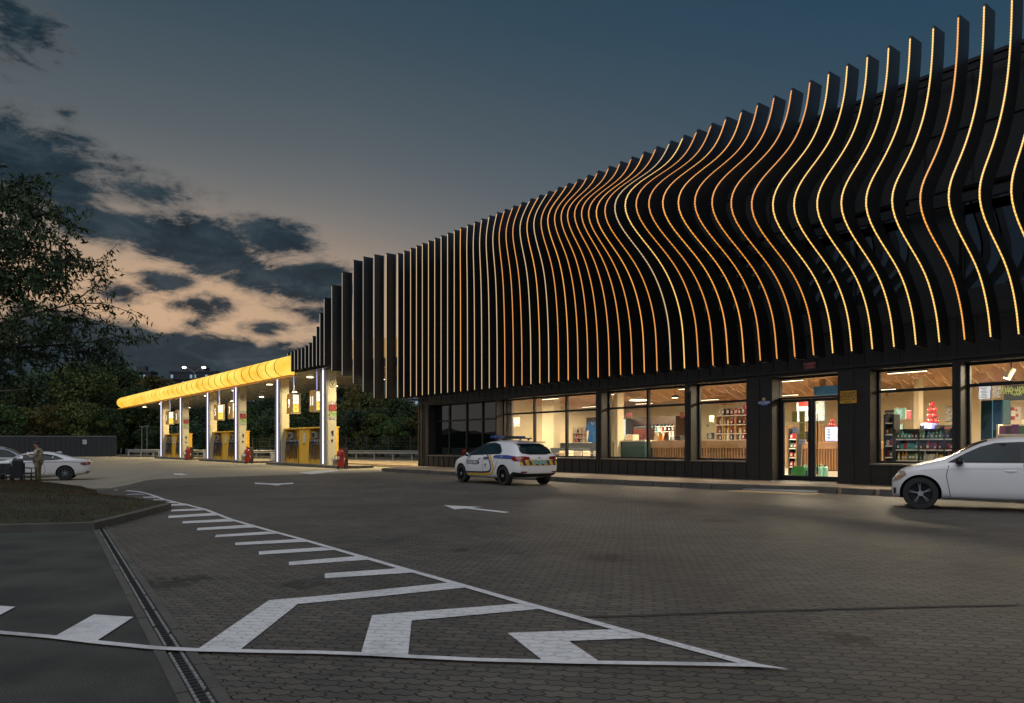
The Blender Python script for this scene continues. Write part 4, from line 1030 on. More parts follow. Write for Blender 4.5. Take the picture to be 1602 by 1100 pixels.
M_leafs = [leaf_mat('leaves_dark_green', (.030, .062, .022), (.060, .098, .030)), leaf_mat('leaves_olive', (.050, .072, .018), (.090, .110, .028)),
           leaf_mat('leaves_autumn', (.055, .060, .018), (.115, .088, .022)), leaf_mat('leaves_bluish', (.026, .050, .030), (.045, .075, .040))]
M_bark = mat('bark', (.05, .04, .03), .9, var=.3, scale=6, bump=.8)
def crown_mesh(name, H, R, seed, n=5200, ls=.30, m=None):
    r = random.Random(seed); mb = MB(); cl = []
    for _ in range(34):
        z = H*(.22+.74*r.random()**.85); w = R*math.sin(min(1, (z/H-.1)/.9)*pi)**.6*(.95+.3*r.random())
        a = r.uniform(0, 2*pi); q = w*math.sqrt(r.random())
        cl.append((q*math.cos(a), q*math.sin(a), z, R*(.22+.22*r.random())))
    for _ in range(n):
        c = r.choice(cl); u = r.gauss(0, 1), r.gauss(0, 1), r.gauss(0, 1); l = math.sqrt(sum(x*x for x in u)) or 1
        rad = c[3]*(.55+.5*r.random()); p = Vector((c[0]+u[0]/l*rad*1.1, c[1]+u[1]/l*rad*1.1, max(.2, c[2]+u[2]/l*rad*.75)))
        d = Vector((r.gauss(0,1), r.gauss(0,1), r.gauss(0,.7))).normalized(); e = d.orthogonal().normalized(); e.rotate(Matrix.Rotation(r.uniform(0, 2*pi), 3, d)); f = d.cross(e)
        s_ = ls*r.uniform(.6, 1.3)
        mb.add([p-e*s_*.5, p+f*s_*.28, p+e*s_*.5, p-f*s_*.28], [(0,1,2,3)])
    return mb.mesh(name, m)
def trunk_mesh(name, H, R, seed):
    r = random.Random(seed+50); mb = MB(); p = Vector((0,0,-.3)); pts = [p]
    for k in range(1, 6): pts.append(Vector((r.gauss(0, .12)*k*.5, r.gauss(0, .12)*k*.5, H*.8*k/5)))
    mb.tube(pts, .1, 8, rs=[R*.075*(1-.16*k) for k in range(6)])
    for k in range(9):
        b = pts[r.randint(1, 4)]; a = r.uniform(0, 2*pi); l = R*r.uniform(.5, .9)
        e = b+Vector((math.cos(a)*l, math.sin(a)*l, l*.8)); m_ = b.lerp(e, .5)+Vector((0,0,-.1*l))
        mb.tube([b, m_, e], .05, 6, rs=[R*.035, R*.025, .02])
    return mb.mesh(name, M_bark)
variants = []
for i, (H, R) in enumerate([(10, 3.6), (11, 3.2), (8.5, 3.4), (9.5, 4.2), (7, 2.8)]):
    variants.append((crown_mesh('crown', H, R, i+1, 6500 if R > 3 else 4800, .34), trunk_mesh('trunk', H, R, i+1), H))
def bg_tree(x, ytop, Y, v, mi, label, group, sx=1., zb=-.05):
    cm_, tm_, H = variants[v]; X = (x-CX)/FX*Y; h = CZ+(HY-ytop)*Y/FX-zb; s = h/H
    t = thing('leafy_tree', label, 'tree', (X, Y, zb), random.Random(x*7+v).uniform(0, 6), group)
    t.scale = (s*sx, s*sx, s)
    key = (v, mi)
    if key not in bg_tree.c:
        c = cm_.copy(); c.materials.clear(); c.materials.append(M_leafs[mi]); bg_tree.c[key] = c
    link('crown', bg_tree.c[key], t); link('trunk', tm_, t)
    return t
bg_tree.c = {}
rnd = random.Random(21)
def bpos(x): return 'at the photo edge' if x < -10 else 'above the estate car' if x < 20 else 'above the man' if x < 55 else 'above the coupe roof' if x < 85 else 'above the coupe boot' if x < 110 else 'above the white notice' if x < 135 else 'right of the white notice' if x < 155 else 'at the fence end' if x < 178 else 'touching the canopy tip' if x < 195 else 'above the canopy tip'
MP = [(200, 'below the canopy tip'), (212, 'left of the thin masts'), (228, 'behind the thin masts'), (240, 'right of the thin masts'), (255, 'just left of the farthest island'), (266, 'above the farthest column'), (275, 'behind the farthest dispensers'), (290, 'behind the farthest number signs'), (318, 'by the street lamp pole'), (345, 'left of the middle signs'), (355, 'behind the middle dispensers'), (372, 'behind the middle signs'), (405, 'in the gap after the middle island'), (424, 'left of the nearest column'), (436, 'behind the nearest LED column'), (455, 'behind sign 9'), (480, 'behind the nearest dispensers'), (500, 'behind sign 11'), (512, 'behind the nearest emblem column'), (528, 'above the nearest extinguisher'), (540, 'right of the nearest extinguisher'), (555, 'under the first long fins'), (566, 'left of the gap centre'), (580, 'in the gap centre'), (594, 'right of the gap centre'), (610, 'two thirds across the gap'), (634, 'under the last free fin'), (655, 'against the shop corner'), (999, 'behind the shop corner')]
def mpos(x): return next(l for a, l in MP if x < a)
shade = ['dark green', 'olive and yellowing', 'orange brown autumn', 'bluish dark green']
# left belt behind the dark fence
belt = [(-60, 590, 66, 0, 0), (-22, 610, 62, 3, 1), (14, 590, 70, 1, 3), (40, 604, 64, 2, 1), (66, 584, 72, 0, 0), (92, 592, 66, 3, 3), (118, 574, 76, 1, 0), (140, 568, 96, 0, 1), (162, 572, 104, 3, 0), (184, 577, 112, 2, 0), (206, 592, 118, 0, 3),
        (30, 640, 52, 4, 1), (78, 636, 54, 4, 2), (128, 632, 56, 4, 1), (160, 640, 58, 4, 0), (2, 636, 50, 4, 0)]
for i, (x, yt, Y, v, mi) in enumerate(belt):
    Y = Y+42 if Y < 90 else Y+10
    side = 'low' if yt > 620 else 'tall'
    bg_tree(x, yt, Y, v, mi, '%s %s tree behind the dark fence, %s' % (side, shade[mi], bpos(x)), 'trees behind the dark fence', 1.1, -.1)
# behind the canopy
mid_ = [(222, 610, 112, 0, 0), (248, 590, 118, 1, 2), (262, 596, 116, 3, 2), (284, 630, 112, 2, 0), (312, 634, 110, 0, 3), (336, 642, 108, 3, 0), (362, 640, 112, 2, 3), (392, 636, 110, 1, 0), (418, 622, 105, 0, 0), (446, 612, 100, 3, 0), (470, 616, 98, 1, 3), (496, 610, 100, 0, 1),
        (520, 600, 94, 3, 1), (546, 598, 92, 1, 0), (572, 606, 90, 0, 2), (598, 616, 88, 3, 1), (622, 626, 86, 2, 0), (646, 634, 88, 0, 3), (670, 632, 86, 1, 2),
        (560, 645, 76, 4, 3), (590, 650, 76, 4, 1), (622, 655, 74, 4, 0), (532, 650, 78, 4, 0), (505, 655, 80, 4, 3), (646, 660, 74, 4, 2), (470, 655, 86, 4, 0), (430, 655, 90, 4, 3), (390, 660, 96, 4, 0), (350, 665, 100, 4, 0), (310, 665, 104, 4, 3), (270, 668, 106, 4, 0), (235, 668, 104, 4, 0), (205, 655, 112, 4, 0), (192, 640, 116, 4, 0)]
for i, (x, yt, Y, v, mi) in enumerate(mid_):
    side = 'low' if v == 4 else 'tall'
    where = 'under the yellow canopy edge' if x < 430 else 'seen right of the pump islands'
    bg_tree(x, yt, Y, v, mi, '%s %s tree beyond the guardrail, %s' % (side, shade[mi], mpos(x)), 'trees beyond the guardrail', 1.2, -.1)
# unseen trees added behind the camera to darken the glass reflections
for i, (t, D, s_) in enumerate([(-66, -34, 1.2), (-58, -30, 1.), (-50, -33, 1.3), (-43, -29, 1.), (-36, -34, 1.2), (-29, -30, 1.1), (-21, -35, 1.2), (-13, -32, 1.), (-5, -36, 1.3)]):
    c_, tm_, H = variants[i % 4]; X, Y, _ = fw(t, D); tr = thing('leafy_tree', 'added dark green tree out of view, mirrored in the shop glass', 'tree', (X, Y, 0), i, 'added trees out of view'); tr.scale = (s_,)*3
    c = bg_tree.c.get((i % 4, 0)) or c_
    link('crown', c, tr); link('trunk', tm_, tr)
# ---- big near tree on the left: branches hang into the picture
def near_tree():
    r = random.Random(3); B = Vector((-16.5, 18.8, -.55))
    g = thing('overhanging_tree', 'large leafy tree with long drooping twigs reaching in from the left edge', 'tree', tuple(B))
    wood = MB(); lv = MB(); n_l = [0]
    def path(p, d, l, droop, n=7, j=.10):
        pts = [p.copy()]; dd = d.copy()
        for k in range(n):
            dd = (dd+Vector((r.gauss(0, j), r.gauss(0, j), r.gauss(0, j)-droop))).normalized(); pts.append(pts[-1]+dd*l/n)
        return pts
    def leaves(pts, dens):
        for k in range(len(pts)-1):
            L_ = (pts[k+1]-pts[k]).length
            for _ in range(int(L_*dens+r.random())):
                p = pts[k].lerp(pts[k+1], r.random())+Vector((r.gauss(0,.06), r.gauss(0,.06), r.gauss(0,.05)))
                d = Vector((r.gauss(.1,.6), r.gauss(0,.6), -.6+r.gauss(0,.5))).normalized(); s_ = r.uniform(.10, .20); e = d.orthogonal().normalized(); e.rotate(Matrix.Rotation(r.uniform(0, 6.3), 3, d)); w_ = s_*.17
                lv.add([p, p+d*s_*.45+e*w_, p+d*s_, p+d*s_*.45-e*w_], [(0,1,2,3)]); n_l[0] += 1
    tr = path(Vector((0,0,-.4)), Vector((.06,0,1)), 7.6, 0, 8, .05); wood.tube(tr, .2, 9, rs=[.22-.02*k for k in range(9)])
    # main boughs: (start height index, direction, length)
    boughs = [(3, (1, -.05, .40), 5.2), (4, (1, -.1, .55), 5.6), (4, (.95, .3, .42), 5.0), (5, (1, .05, .75), 5.0), (5, (1, -.3, .35), 4.8), (6, (.9, .1, 1.05), 4.0), (6, (.7, -.2, .9), 3.6), (7, (.8, 0, .8), 3.4),
              (4, (.3, .8, .4), 3.5), (5, (.2, -.8, .5), 3.5), (6, (-.6, .3, .8), 3.)]
    for (ki, d, l) in boughs:
        bp = path(tr[ki], Vector(d).normalized(), l, .025, 8, .08); wood.tube(bp, .07, 6, rs=[.075*(1-.1*k) for k in range(9)])
        for k in range(2, 9):
            for _ in range(3 if k > 4 else 2):
                base = bp[k]; d0 = (bp[k]-bp[k-1]).normalized(); o_ = Vector((r.gauss(0,1), r.gauss(0,1), r.gauss(0,.7))).normalized()
                if base.z < 3.3: continue
                sd = path(base, (d0*.8+o_*.8).normalized(), r.uniform(.8, 1.5), .10, 5, .12); wood.tube(sd, .02, 4, rs=[.022-.003*q for q in range(6)])
                for q in range(1, 6):
                    for _2 in range(2):
                        o2 = Vector((r.gauss(0,1), r.gauss(0,1), r.gauss(-.3,.7))).normalized()
                        if sd[q].z < 3.0+.25*abs(sd[q].x-3): continue
                        tw = path(sd[q], ((sd[q]-sd[q-1]).normalized()*.6+o2*.8).normalized(), r.uniform(.3, .7), .25, 3, .12); wood.tube(tw, .006, 3); leaves(tw, 25)
    wood.build('trunk', M_bark, g); lv.build('crown', leaf_mat('near_leaves', (.030, .055, .020), (.052, .088, .030)), g)
    return n_l[0]
print('near leaves', near_tree())
# ---- far buildings
M_tower = mat('tower_facade', (.045, .05, .06), .8, var=.15, scale=.1); M_towerL = mat('tower_light', (.30, .32, .33), .8); M_wd1 = emis('lit_flat_window', lin((120, 150, 165)), .8); M_wdd = mat('dark_flat_window', (.02, .025, .03), .3)
def tower(xl, xr, yt, Y, label, rows, cols_, lit, m1, band=True, seed=1):
    r = random.Random(seed); X0, X1 = (xl-CX)/FX*Y, (xr-CX)/FX*Y; H = CZ+(HY-yt)*Y/FX; cxm = (X0+X1)/2
    g = thing('apartment_tower', label, 'building', (cxm, Y, 0)); w = (X1-X0)/2
    mb = MB(); mb.box(-w, w, 0, w*1.2, 0, H); mb.build('wall', m1, g)
    mb = MB(); mb.box(-w-.3, w+.3, -.4, w*1.2+.3, H, H+.8); mb.box(-w*.4, w*.4, w*.3, w*.8, H+.8, H+3); mb.build('roof', M_tower, g)
    dz = 3.1; n = int(min(rows, H/dz-1)); cw = 2*w/cols_
    for i in range(n):
        for j in range(cols_):
            z = H-dz*(i+1); x = -w+cw*(j+.5); mb = MB(); mb.box(-cw*.28, cw*.28, -.05, .05, 0, 1.6)
            o_ = mb.build('window', M_wd1 if r.random() < lit(i, j) else M_wdd, g); o_.location = (x, -.06, z+.5)
    mb = MB()
    for i in range(n): mb.box(-w, w, -.9, -.01, H-dz*(i+1)-.15, H-dz*(i+1)+.1)
    if band: mb.build('balcony_slab', M_tower, g)
tower(200, 236, 583, 330, 'dark apartment tower with pale lit balconies left of the yellow canopy', 12, 5, lambda i, j: .9 if j == 3 and i < 9 else .12, M_tower, seed=2)
tower(266, 338, 583, 350, 'wide dark apartment block with pale columns behind the street lamp', 6, 12, lambda i, j: .25, M_tower, seed=3)
tower(384, 399, 612, 420, 'blue lit apartment tower framed between the far canopy columns', 9, 3, lambda i, j: .7, M_tower, seed=4)
tower(632, 664, 612, 300, 'pale apartment block glimpsed left of the shop corner', 8, 4, lambda i, j: .3, M_towerL, seed=5)
# ---- double street lamp
M_galv = mat('galvanised_steel', (.22, .23, .24), .5, metal=.5, var=.1)
Yl = 112.; Xl = (304-CX)/FX*Yl; Hl = CZ+(HY-582)*Yl/FX
g = thing('street_lamp', 'tall double-armed street lamp with two lit heads above the canopy', 'street lamp', (Xl, Yl, 0))
mb = MB(); mb.cyl((0,0,0), (0,0,Hl), .11, .07, 10); mb.build('pole', M_galv, g)
for s_ in (-1, 1):
    ex = s_*1.45; mb = MB(); mb.tube([(0,0,Hl-.1), (ex*.4, 0, Hl+.35), (ex, 0, Hl+.75)], .05, 6); mb.build('arm', M_galv, g)
    mb = MB(); mb.bbox(ex-.35, ex+.35, -.15, .15, Hl+.68, Hl+.82, .04); h = mb.build('lamp_head', M_galv, g)
    mb = MB(); mb.ball((ex, -.12, Hl+.66), .26, 8, sz=(1.2, .6, .6)); mb.build('lens', emis('street_lamp_lens', lin((255, 236, 205)), 9.) if s_ < 0 else bpy.data.materials['street_lamp_lens'], h)
# ---- guardrails
def wbeam(name, label, pts, z0=.0, hgt=.75, post=2.0, grp=None):
    base = Vector(pts[0]); g = thing(name, label, 'guardrail', (base.x, base.y, 0), 0, grp)
    mb = MB(); mp_ = MB(); prof = [(-.03, -.16), (.05, -.10), (-.03, 0), (.05, .10), (-.03, .16), (-.045, .16), (.03, .10), (-.045, 0), (.03, -.10), (-.045, -.16)]
    for i in range(len(pts)-1):
        a, b = Vector((*pts[i], 0)), Vector((*pts[i+1], 0)); d = (b-a).normalized(); n_ = Vector((d.y, -d.x, 0)); L_ = (b-a).length
        if n_.y > 0: n_ = -n_
        a0, b0 = a-Vector((*base, 0)), b-Vector((*base, 0)); k = len(prof); vs = []
        for e in (a0, b0): vs += [e+n_*p[0]+Vector((0,0,z0+hgt-.16+p[1])) for p in prof]
        mb.add(vs, [(j, (j+1) % k, k+(j+1) % k, k+j) for j in range(k)])
        q = 0
        while q <= L_:
            c = a0+d*q-n_*.1; 
            pm = MB(); pm.box(c.x-.06, c.x+.06, c.y-.05, c.y+.05, z0-.3, z0+hgt); pm.build('post', M_galv, g)
            q += post
    mb.build('beam', M_galv, g)
    return g
def at(x, Y): return ((x-CX)/FX*Y, Y)
wbeam('guardrail', 'long steel guardrail behind the forecourt, between the islands and the shop', [at(200, 84), at(290, 80), at(400, 74), at(660, 66)], hgt=.85)
wbeam('guardrail', 'short steel guardrail at the far left end of the canopy', [at(196, 104), at(262, 100)], hgt=.8)
# low concrete step under the guardrail
mb = MB(); 
pl = [at(150, 92), at(200, 85.5), at(290, 81.5), at(400, 75.5), at(664, 67.5)]
for i in range(len(pl)-1):
    (x0, y0), (x1, y1) = pl[i], pl[i+1]
    mb.prism([(x0, y0), (x1, y1), (x1, y1+.5), (x0, y0+.5)], -.1, .18)
mb.build('back_kerb', M_kerb, kind='structure')
# ---- thin mesh fence beyond the guardrail
g = thing('mesh_fence', 'dark wire mesh fence with slim posts beyond the guardrail', 'fence', (*at(560, 72), 0))
bx, by = at(560, 72); mw = mat('fence_wire', (.02, .025, .025), .6)
A_, B_ = Vector((*at(395, 80), 0)), Vector((*at(668, 69), 0)); L_ = (B_-A_).length; d = (B_-A_).normalized(); o_ = Vector((bx, by, 0))
mb = MB(); q = 0
while q < L_:
    p = A_+d*q-o_; mb.box(p.x-.012, p.x+.012, p.y-.012, p.y+.012, .1, 2.05); q += .3
for z in (.2, .7, 1.2, 1.7, 2.02): mb.cyl(A_-o_+Vector((0,0,z)), B_-o_+Vector((0,0,z)), .018, n=4)
mb.build('mesh_panel', mw, g); q = 0
while q < L_:
    p = A_+d*q-o_; mb = MB(); mb.box(p.x-.05, p.x+.05, p.y-.04, p.y+.04, -.1, 2.2); mb.build('post', mw, g); q += 2.6
# ---- dark solid fence at the left
Yf = 88.; zf = -.04
g = thing('panel_fence', 'long dark corrugated fence behind the parked cars at left', 'fence', (*at(90, Yf), zf)); bx = at(90, Yf)[0]
M_df = mat('dark_fence_sheet', (.010, .013, .016), .6, var=.15, scale=1); x0, x1 = at(2, Yf)[0]-bx, at(181, Yf)[0]-bx
mb = MB(); x = x0-6
while x < x1: mb.box(x, x+.30, -.03, .03, .02, 2.38); mb.box(x+.301, min(x+.60, x1), -.01, .03, .02, 2.38); x += .601
mb.build('panel', M_df, g)
mb = MB(); mb.box(x0-6, x1, -.05, .06, 2.381, 2.46); mb.build('top_rail', mat('fence_cap', (.13, .14, .15), .5), g)
q = x0-6
while q < x1+.1: mb = MB(); mb.box(q-.05, q+.05, .031, .12, 0, 2.38); mb.build('post', M_df, g); q += 3
sx = at(132.5, Yf)[0]-bx
g2 = thing('notice_plate', 'small white square notice fixed on the dark fence', 'sign', (*at(132.5, Yf-.1), zf+1.35)); g2.location.z = CZ+(HY-695)*Yf/FX
mb = MB(); mb.box(-.24, .24, 0, .015, 0, .52); mb.build('plate', mat('white_plate', (.45, .45, .46), .6), g2)
mb = MB()
for z in (.38, .26, .14): mb.box(-.14, .14, -.004, -.001, z, z+.05)
mb.build('lettering', mat('plate_grey_text', (.12, .12, .14), .6), g2)
# ---- thin lamp masts near the far island
for i, (x, lab) in enumerate([(222, 'left one of two thin T-topped steel masts near the far canopy end'), (230, 'right one of two thin T-topped steel masts near the far canopy end')]):
    Y = 96.; g = thing('steel_mast', lab, 'post', (*at(x, Y), 0), 0, 'thin T-topped masts'); H = CZ+(HY-(668 if i == 0 else 667))*Y/FX
    mb = MB(); mb.cyl((0,0,0), (0,0,H), .06, n=8); mb.build('pole', M_galv, g); mb = MB(); mb.box(-.3, .3, -.06, .06, H, H+.08); mb.build('cross_head', M_galv, g)
for i, (x, lab) in enumerate([(268.5, 'short T-topped post behind the farthest pump island, left of the pair'), (277.5, 'short T-topped post behind the farthest pump island, right of the pair')]):
    Y = 104.; g = thing('steel_mast', lab, 'post', (*at(x, Y), 0), 0, 'T-topped posts behind the farthest island'); H = CZ+(HY-668)*Y/FX
    mb = MB(); mb.cyl((0,0,0), (0,0,H), .05, n=8); mb.build('pole', M_galv, g); mb = MB(); mb.box(-.25, .25, -.05, .05, H, H+.07); mb.build('cross_head', M_galv, g)
# far land: dark wooded slope closing the horizon
mb = MB(); r = random.Random(9); n = 160; vs = []
for i in range(n+1):
    a = -1.35+2.7*i/n; R_ = 420; x, y = math.sin(a)*R_, math.cos(a)*R_; h = 7+5*abs(mn.noise(Vector((a*9, 0, 0))))+3*mn.noise(Vector((a*40, 3, 0)))
    vs += [(x, y, -2), (x, y, h), (x*1.25, y*1.25, h+4)]
mb.add(vs, [(i*3, i*3+3, i*3+4, i*3+1) for i in range(n)]+[(i*3+1, i*3+4, i*3+5, i*3+2) for i in range(n)])
mb.build('hills', M_soil, kind='structure')
# ================================================================== CARS
M_white = mat('white_car_paint', (.72, .72, .73), .30, var=.02, coat=.7, scale=1)
M_whiteP = M_white
M_grey = mat('silver_grey_car_paint', (.30, .31, .32), .3, metal=.3, var=.03, coat=.7)
M_cglass = mat('car_glass', (.006, .020, .026), .05, var=.5, spec=.28, scale=2); 
M_tyre = mat('tyre', (.018, .018, .018), .8, var=.1); M_rim = mat('dark_alloy', (.02, .02, .022), .35, metal=.6); M_rimS = mat('machined_alloy', (.45, .45, .46), .3, metal=.8)
M_trim = mat('black_trim', (.014, .014, .015), .5); M_tail = mat('tail_light_red', (.20, .006, .006), .15, coat=1); M_chrome = mat('chrome', (.5, .5, .5), .15, metal=1.)
M_head = mat('headlight_glass', (.30, .26, .22), .12, coat=1, var=.4, scale=9); M_amb = mat('amber_lens', (.5, .16, .02), .2, coat=1)
M_liner = mat('wheel_arch_liner', (.008, .008, .008), .95); M_gap = mat('panel_gap', (.02, .02, .02), .8)
M_blue = mat('police_blue', (.02, .06, .27), .35, coat=.4); M_navy = mat('police_navy', (.015, .022, .07), .35, coat=.4); M_pyel = mat('police_yellow', (.72, .42, .04), .35, coat=.4)
def ip(x, tab): return cub(x, [p[0] for p in tab], [p[1] for p in tab])
class Car:
    """x forward from the rear bumper = 0 to the nose = length, y left, z up"""
    def __init__(s, name, label, cat_, spec, paint, loc, heading, group=None):
        s.sp = spec; s.g = thing(name, label, cat_, loc, math.atan2(heading[1], heading[0]), group); s.paint = paint; s.body()
    def body(s):
        sp = s.sp; Ln = sp['L']; W = sp['W']/2
        xs = sp['xs']; rows = []
        for x in xs:
            zb, zt, zk = ip(x, sp['bot']), ip(x, sp['top']), ip(x, sp['belt']); w = W*ip(x, sp['wid']); rw = ip(x, sp['roofw'])*W
            rows.append([(0, zb), (w*.80, zb), (w*.955, zb+.07), (w*.985, zb+(zk-zb)*.30), (w*1.0, zb+(zk-zb)*.62), (w*.985, zk-.05), (w*.955, zk),
                         (rw+(w*.955-rw)*.48, zk+(zt-zk)*.52), (rw, zt-min(.07, (zt-zk)*.25)), (rw*.72, zt-.012), (0, zt)])
        m = len(rows[0]); vs = []; fs = []
        for x, r in zip(xs, rows):
            for (y, z) in r: vs.append((x, y, z))
            for (y, z) in r[-2:0:-1]: vs.append((x, -y, z))
        k = 2*m-2
        for i in range(len(xs)-1):
            for j in range(k): fs.append((i*k+j, i*k+(j+1) % k, (i+1)*k+(j+1) % k, (i+1)*k+j))
        # rounded ends
        def cap(i, dxx):
            ring = rows[i]; x = xs[i]; zm = (ring[0][1]+ring[-1][1])/2
            base = len(vs)
            for q in range(k):
                v = vs[i*k+q]; vs.append((x+dxx, v[1]*.86, zm+(v[2]-zm)*.80))
            for q in range(k):
                f = (i*k+q, i*k+(q+1) % k, base+(q+1) % k, base+q); fs.append(f if i else f[::-1])
            f = tuple(base+q for q in range(k)); fs.append(f if i else f[::-1])
        cap(0, -.05); cap(len(xs)-1, .05)
        me = bpy.data.meshes.new('body'); me.from_pydata(vs, [], [f[::-1] for f in fs]); me.materials.append(s.paint); me.materials.append(M_liner)
        bm = bmesh.new(); bm.from_mesh(me); bmesh.ops.recalc_face_normals(bm, faces=bm.faces[:]); bm.to_mesh(me); bm.free()
        o = link('tmp', me); md = o.modifiers.new('s', 'SUBSURF'); md.levels = 2; md.render_levels = 2
        cuts = []
        for x in sp['wheels']:
            for sd in (1, -1):
                c = MB(); c.cyl((x, sd*(W-.42), sp['wr']), (x, sd*(W+.3), sp['wr']), sp['wr']+.055, n=40); cm2 = c.mesh('cut', [M_liner]); co = link('cut', cm2); cuts.append(co)
                b = o.modifiers.new('b', 'BOOLEAN'); b.operation = 'DIFFERENCE'; b.object = co; b.solver = 'EXACT'; b.material_mode = 'TRANSFER'
        dg = bpy.context.evaluated_depsgraph_get(); dg.update()
        fin_ = bpy.data.meshes.new_from_object(o.evaluated_get(dg)); fin_.name = 'body'
        o.modifiers.clear(); md = o.modifiers.new('s', 'SUBSURF'); md.levels = 2; dg.update()
        sm = bpy.data.meshes.new_from_object(o.evaluated_get(dg))
        s.bvh = BVHTree.FromPolygons([v.co.copy() for v in sm.vertices], [tuple(p.vertices) for p in sm.polygons])
        for c in cuts: bpy.data.objects.remove(c)
        bpy.data.objects.remove(o)
        smooth_mesh(fin_, 40); s.b = link('body', fin_, s.g)
    def wheels(s, spokes=10, mach=False, steer=0.):
        sp = s.sp; W = sp['W']/2; r = sp['wr']
        for i, x in enumerate(sp['wheels']):
            for sd in (1, -1):
                yo = sd*(W-.015); yi = sd*(W-.23); mb = MB()
                mb.lathe([(r*.66, yi), (r*.96, yi), (r, yi+sd*.03), (r, yo-sd*.03), (r*.965, yo-sd*.004), (r*.70, yo), (r*.66, yo-sd*.012)], (x, 0, r), 36, axis='y', cap=False)
                w = mb.build('wheel', M_tyre, s.g, smooth=True)
                mb = MB(); ri = r*.68
                n = 36; y1 = yo-sd*.03
                mb.lathe([(ri, yi), (ri, y1+sd*.025), (ri*.93, y1+sd*.025), (ri*.90, y1-sd*.05), (.05, y1-sd*.06)], (x, 0, r), n, axis='y')
                mb.build('rim', M_rim if not mach == 2 else M_rimS, w)
                mb = MB()
                for k in range(spokes):
                    a = 2*pi*k/spokes+.2; 
                    for off in ((-.09, .09) if mach else (0,)):
                        ca, sa = math.cos(a), math.sin(a); ca2, sa2 = math.cos(a+off*1.0), math.sin(a+off*1.0)
                        wd = r*(.018 if mach else .05); tx_, tz_ = -sa, ca
                        p0 = (x+ca*r*.10, r+sa*r*.10); p1 = (x+ca2*ri*.95, r+sa2*ri*.95)
                        vs = []
                        for (px, pz), ww in ((p0, wd), (p1, wd*.75)):
                            for e in (-1, 1):
                                for yy in (y1-sd*.04, y1+sd*.012): vs.append((px+tx_*ww*e, yy, pz+tz_*ww*e))
                        mb.add(vs, [(0,1,3,2), (4,6,7,5), (1,5,7,3), (0,2,6,4), (0,4,5,1), (2,3,7,6)])
                mb.build('spokes', M_rimS if mach else M_rim, w)
                mb = MB(); mb.cyl((x, y1-sd*.03, r), (x, y1+sd*.03, r), .055, n=16); mb.build('hub_cap', M_rimS, w)
    def shell(s, name, poly, m, parent=None, axis='y', side=1, off=.006, cuts=7, origin=None, depth=0.):
        """polygon projected onto the body. axis y: poly in (x,z); axis x: poly in (y,z) from rear (side=-1) or front; axis z: poly in (x,y) from above"""
        bm = bmesh.new()
        dp = []
        for i in range(len(poly)):
            a, b = poly[i], poly[(i+1) % len(poly)]; n = max(1, int(math.hypot(b[0]-a[0], b[1]-a[1])/.12))
            for q in range(n): dp.append((a[0]+(b[0]-a[0])*q/n, a[1]+(b[1]-a[1])*q/n))
        vs = [bm.verts.new((p[0], p[1], 0)) for p in dp]; bm.faces.new(vs)
        x0, x1 = min(p[0] for p in dp), max(p[0] for p in dp); y0, y1 = min(p[1] for p in dp), max(p[1] for p in dp)
        stp = max(.05, max(x1-x0, y1-y0)/14)
        q = x0+stp*.5
        while q < x1: bmesh.ops.bisect_plane(bm, geom=bm.verts[:]+bm.edges[:]+bm.faces[:], plane_co=(q,0,0), plane_no=(1,0,0)); q += stp
        q = y0+stp*.5
        while q < y1: bmesh.ops.bisect_plane(bm, geom=bm.verts[:]+bm.edges[:]+bm.faces[:], plane_co=(0,q,0), plane_no=(0,1,0)); q += stp
        bmesh.ops.triangulate(bm, faces=bm.faces[:])
        for v in bm.verts: v.co = s.proj(v.co.x, v.co.y, axis, side, off)
        me = bpy.data.meshes.new(name); bm.to_mesh(me); bm.free(); me.materials.append(m); smooth_mesh(me, 60)
        return link(name, me, parent or s.g)
    def proj(s, a, b, axis, side, off):
        Ln = s.sp['L']
        if axis == 'y': o, d = Vector((a, side*3, b)), Vector((0, -side, 0))
        elif axis == 'x': o, d = Vector((Ln/2+side*5, a, b)), Vector((-side, 0, 0))
        else: o, d = Vector((a, b, 4)), Vector((0, 0, -1))
        h, n, _, _ = s.bvh.ray_cast(o, d)
        if h is None:
            h, n, _, _ = s.bvh.find_nearest(o+d*(3-.8 if axis == 'y' else 4.8))
            if h is None: return o
        if n.dot(d) > 0: n = -n
        return h+n*off
    def line(s, name, pts, w=.012, m=None, side=1, axis='y', off=.003):
        mb = MB(); P = []
        sp_ = smoothpts(pts, 4) if len(pts) > 2 else [tuple(pts[0][c]+(pts[1][c]-pts[0][c])*k/8 for c in (0, 1)) for k in range(9)]
        vs = []
        for i, p in enumerate(sp_):
            a = sp_[max(i-1, 0)]; b = sp_[min(i+1, len(sp_)-1)]; dx_, dz_ = b[0]-a[0], b[1]-a[1]; l = math.hypot(dx_, dz_) or 1; nx, nz = -dz_/l*w/2, dx_/l*w/2
            vs += [s.proj(p[0]+nx, p[1]+nz, axis, side, off), s.proj(p[0]-nx, p[1]-nz, axis, side, off)]
        mb.add(vs, [(2*i, 2*i+1, 2*i+3, 2*i+2) for i in range(len(sp_)-1)]); return mb.build(name, m or M_gap, s.g)
    def text(s, name, txt, x, z, size, m, side=1, axis='y', parent=None, bold=0.):
        """text on the left side (side=1) read from outside: x runs backwards (towards rear) when looking at the left flank"""
        me = text_mesh(txt, size, 0, 'CENTER', bold); vs = []
        for v in me.vertices:
            if axis == 'y': vs.append(s.proj(x-side*v.co.x, z+v.co.y, 'y', side, .008))
            else: vs.append(s.proj(x+(side)*v.co.x, z+v.co.y, 'x', side, .009))
        mb = MB(); mb.add(vs, [tuple(p.vertices) for p in me.polygons]); bpy.data.meshes.remove(me); return mb.build(name, m, parent or s.g)
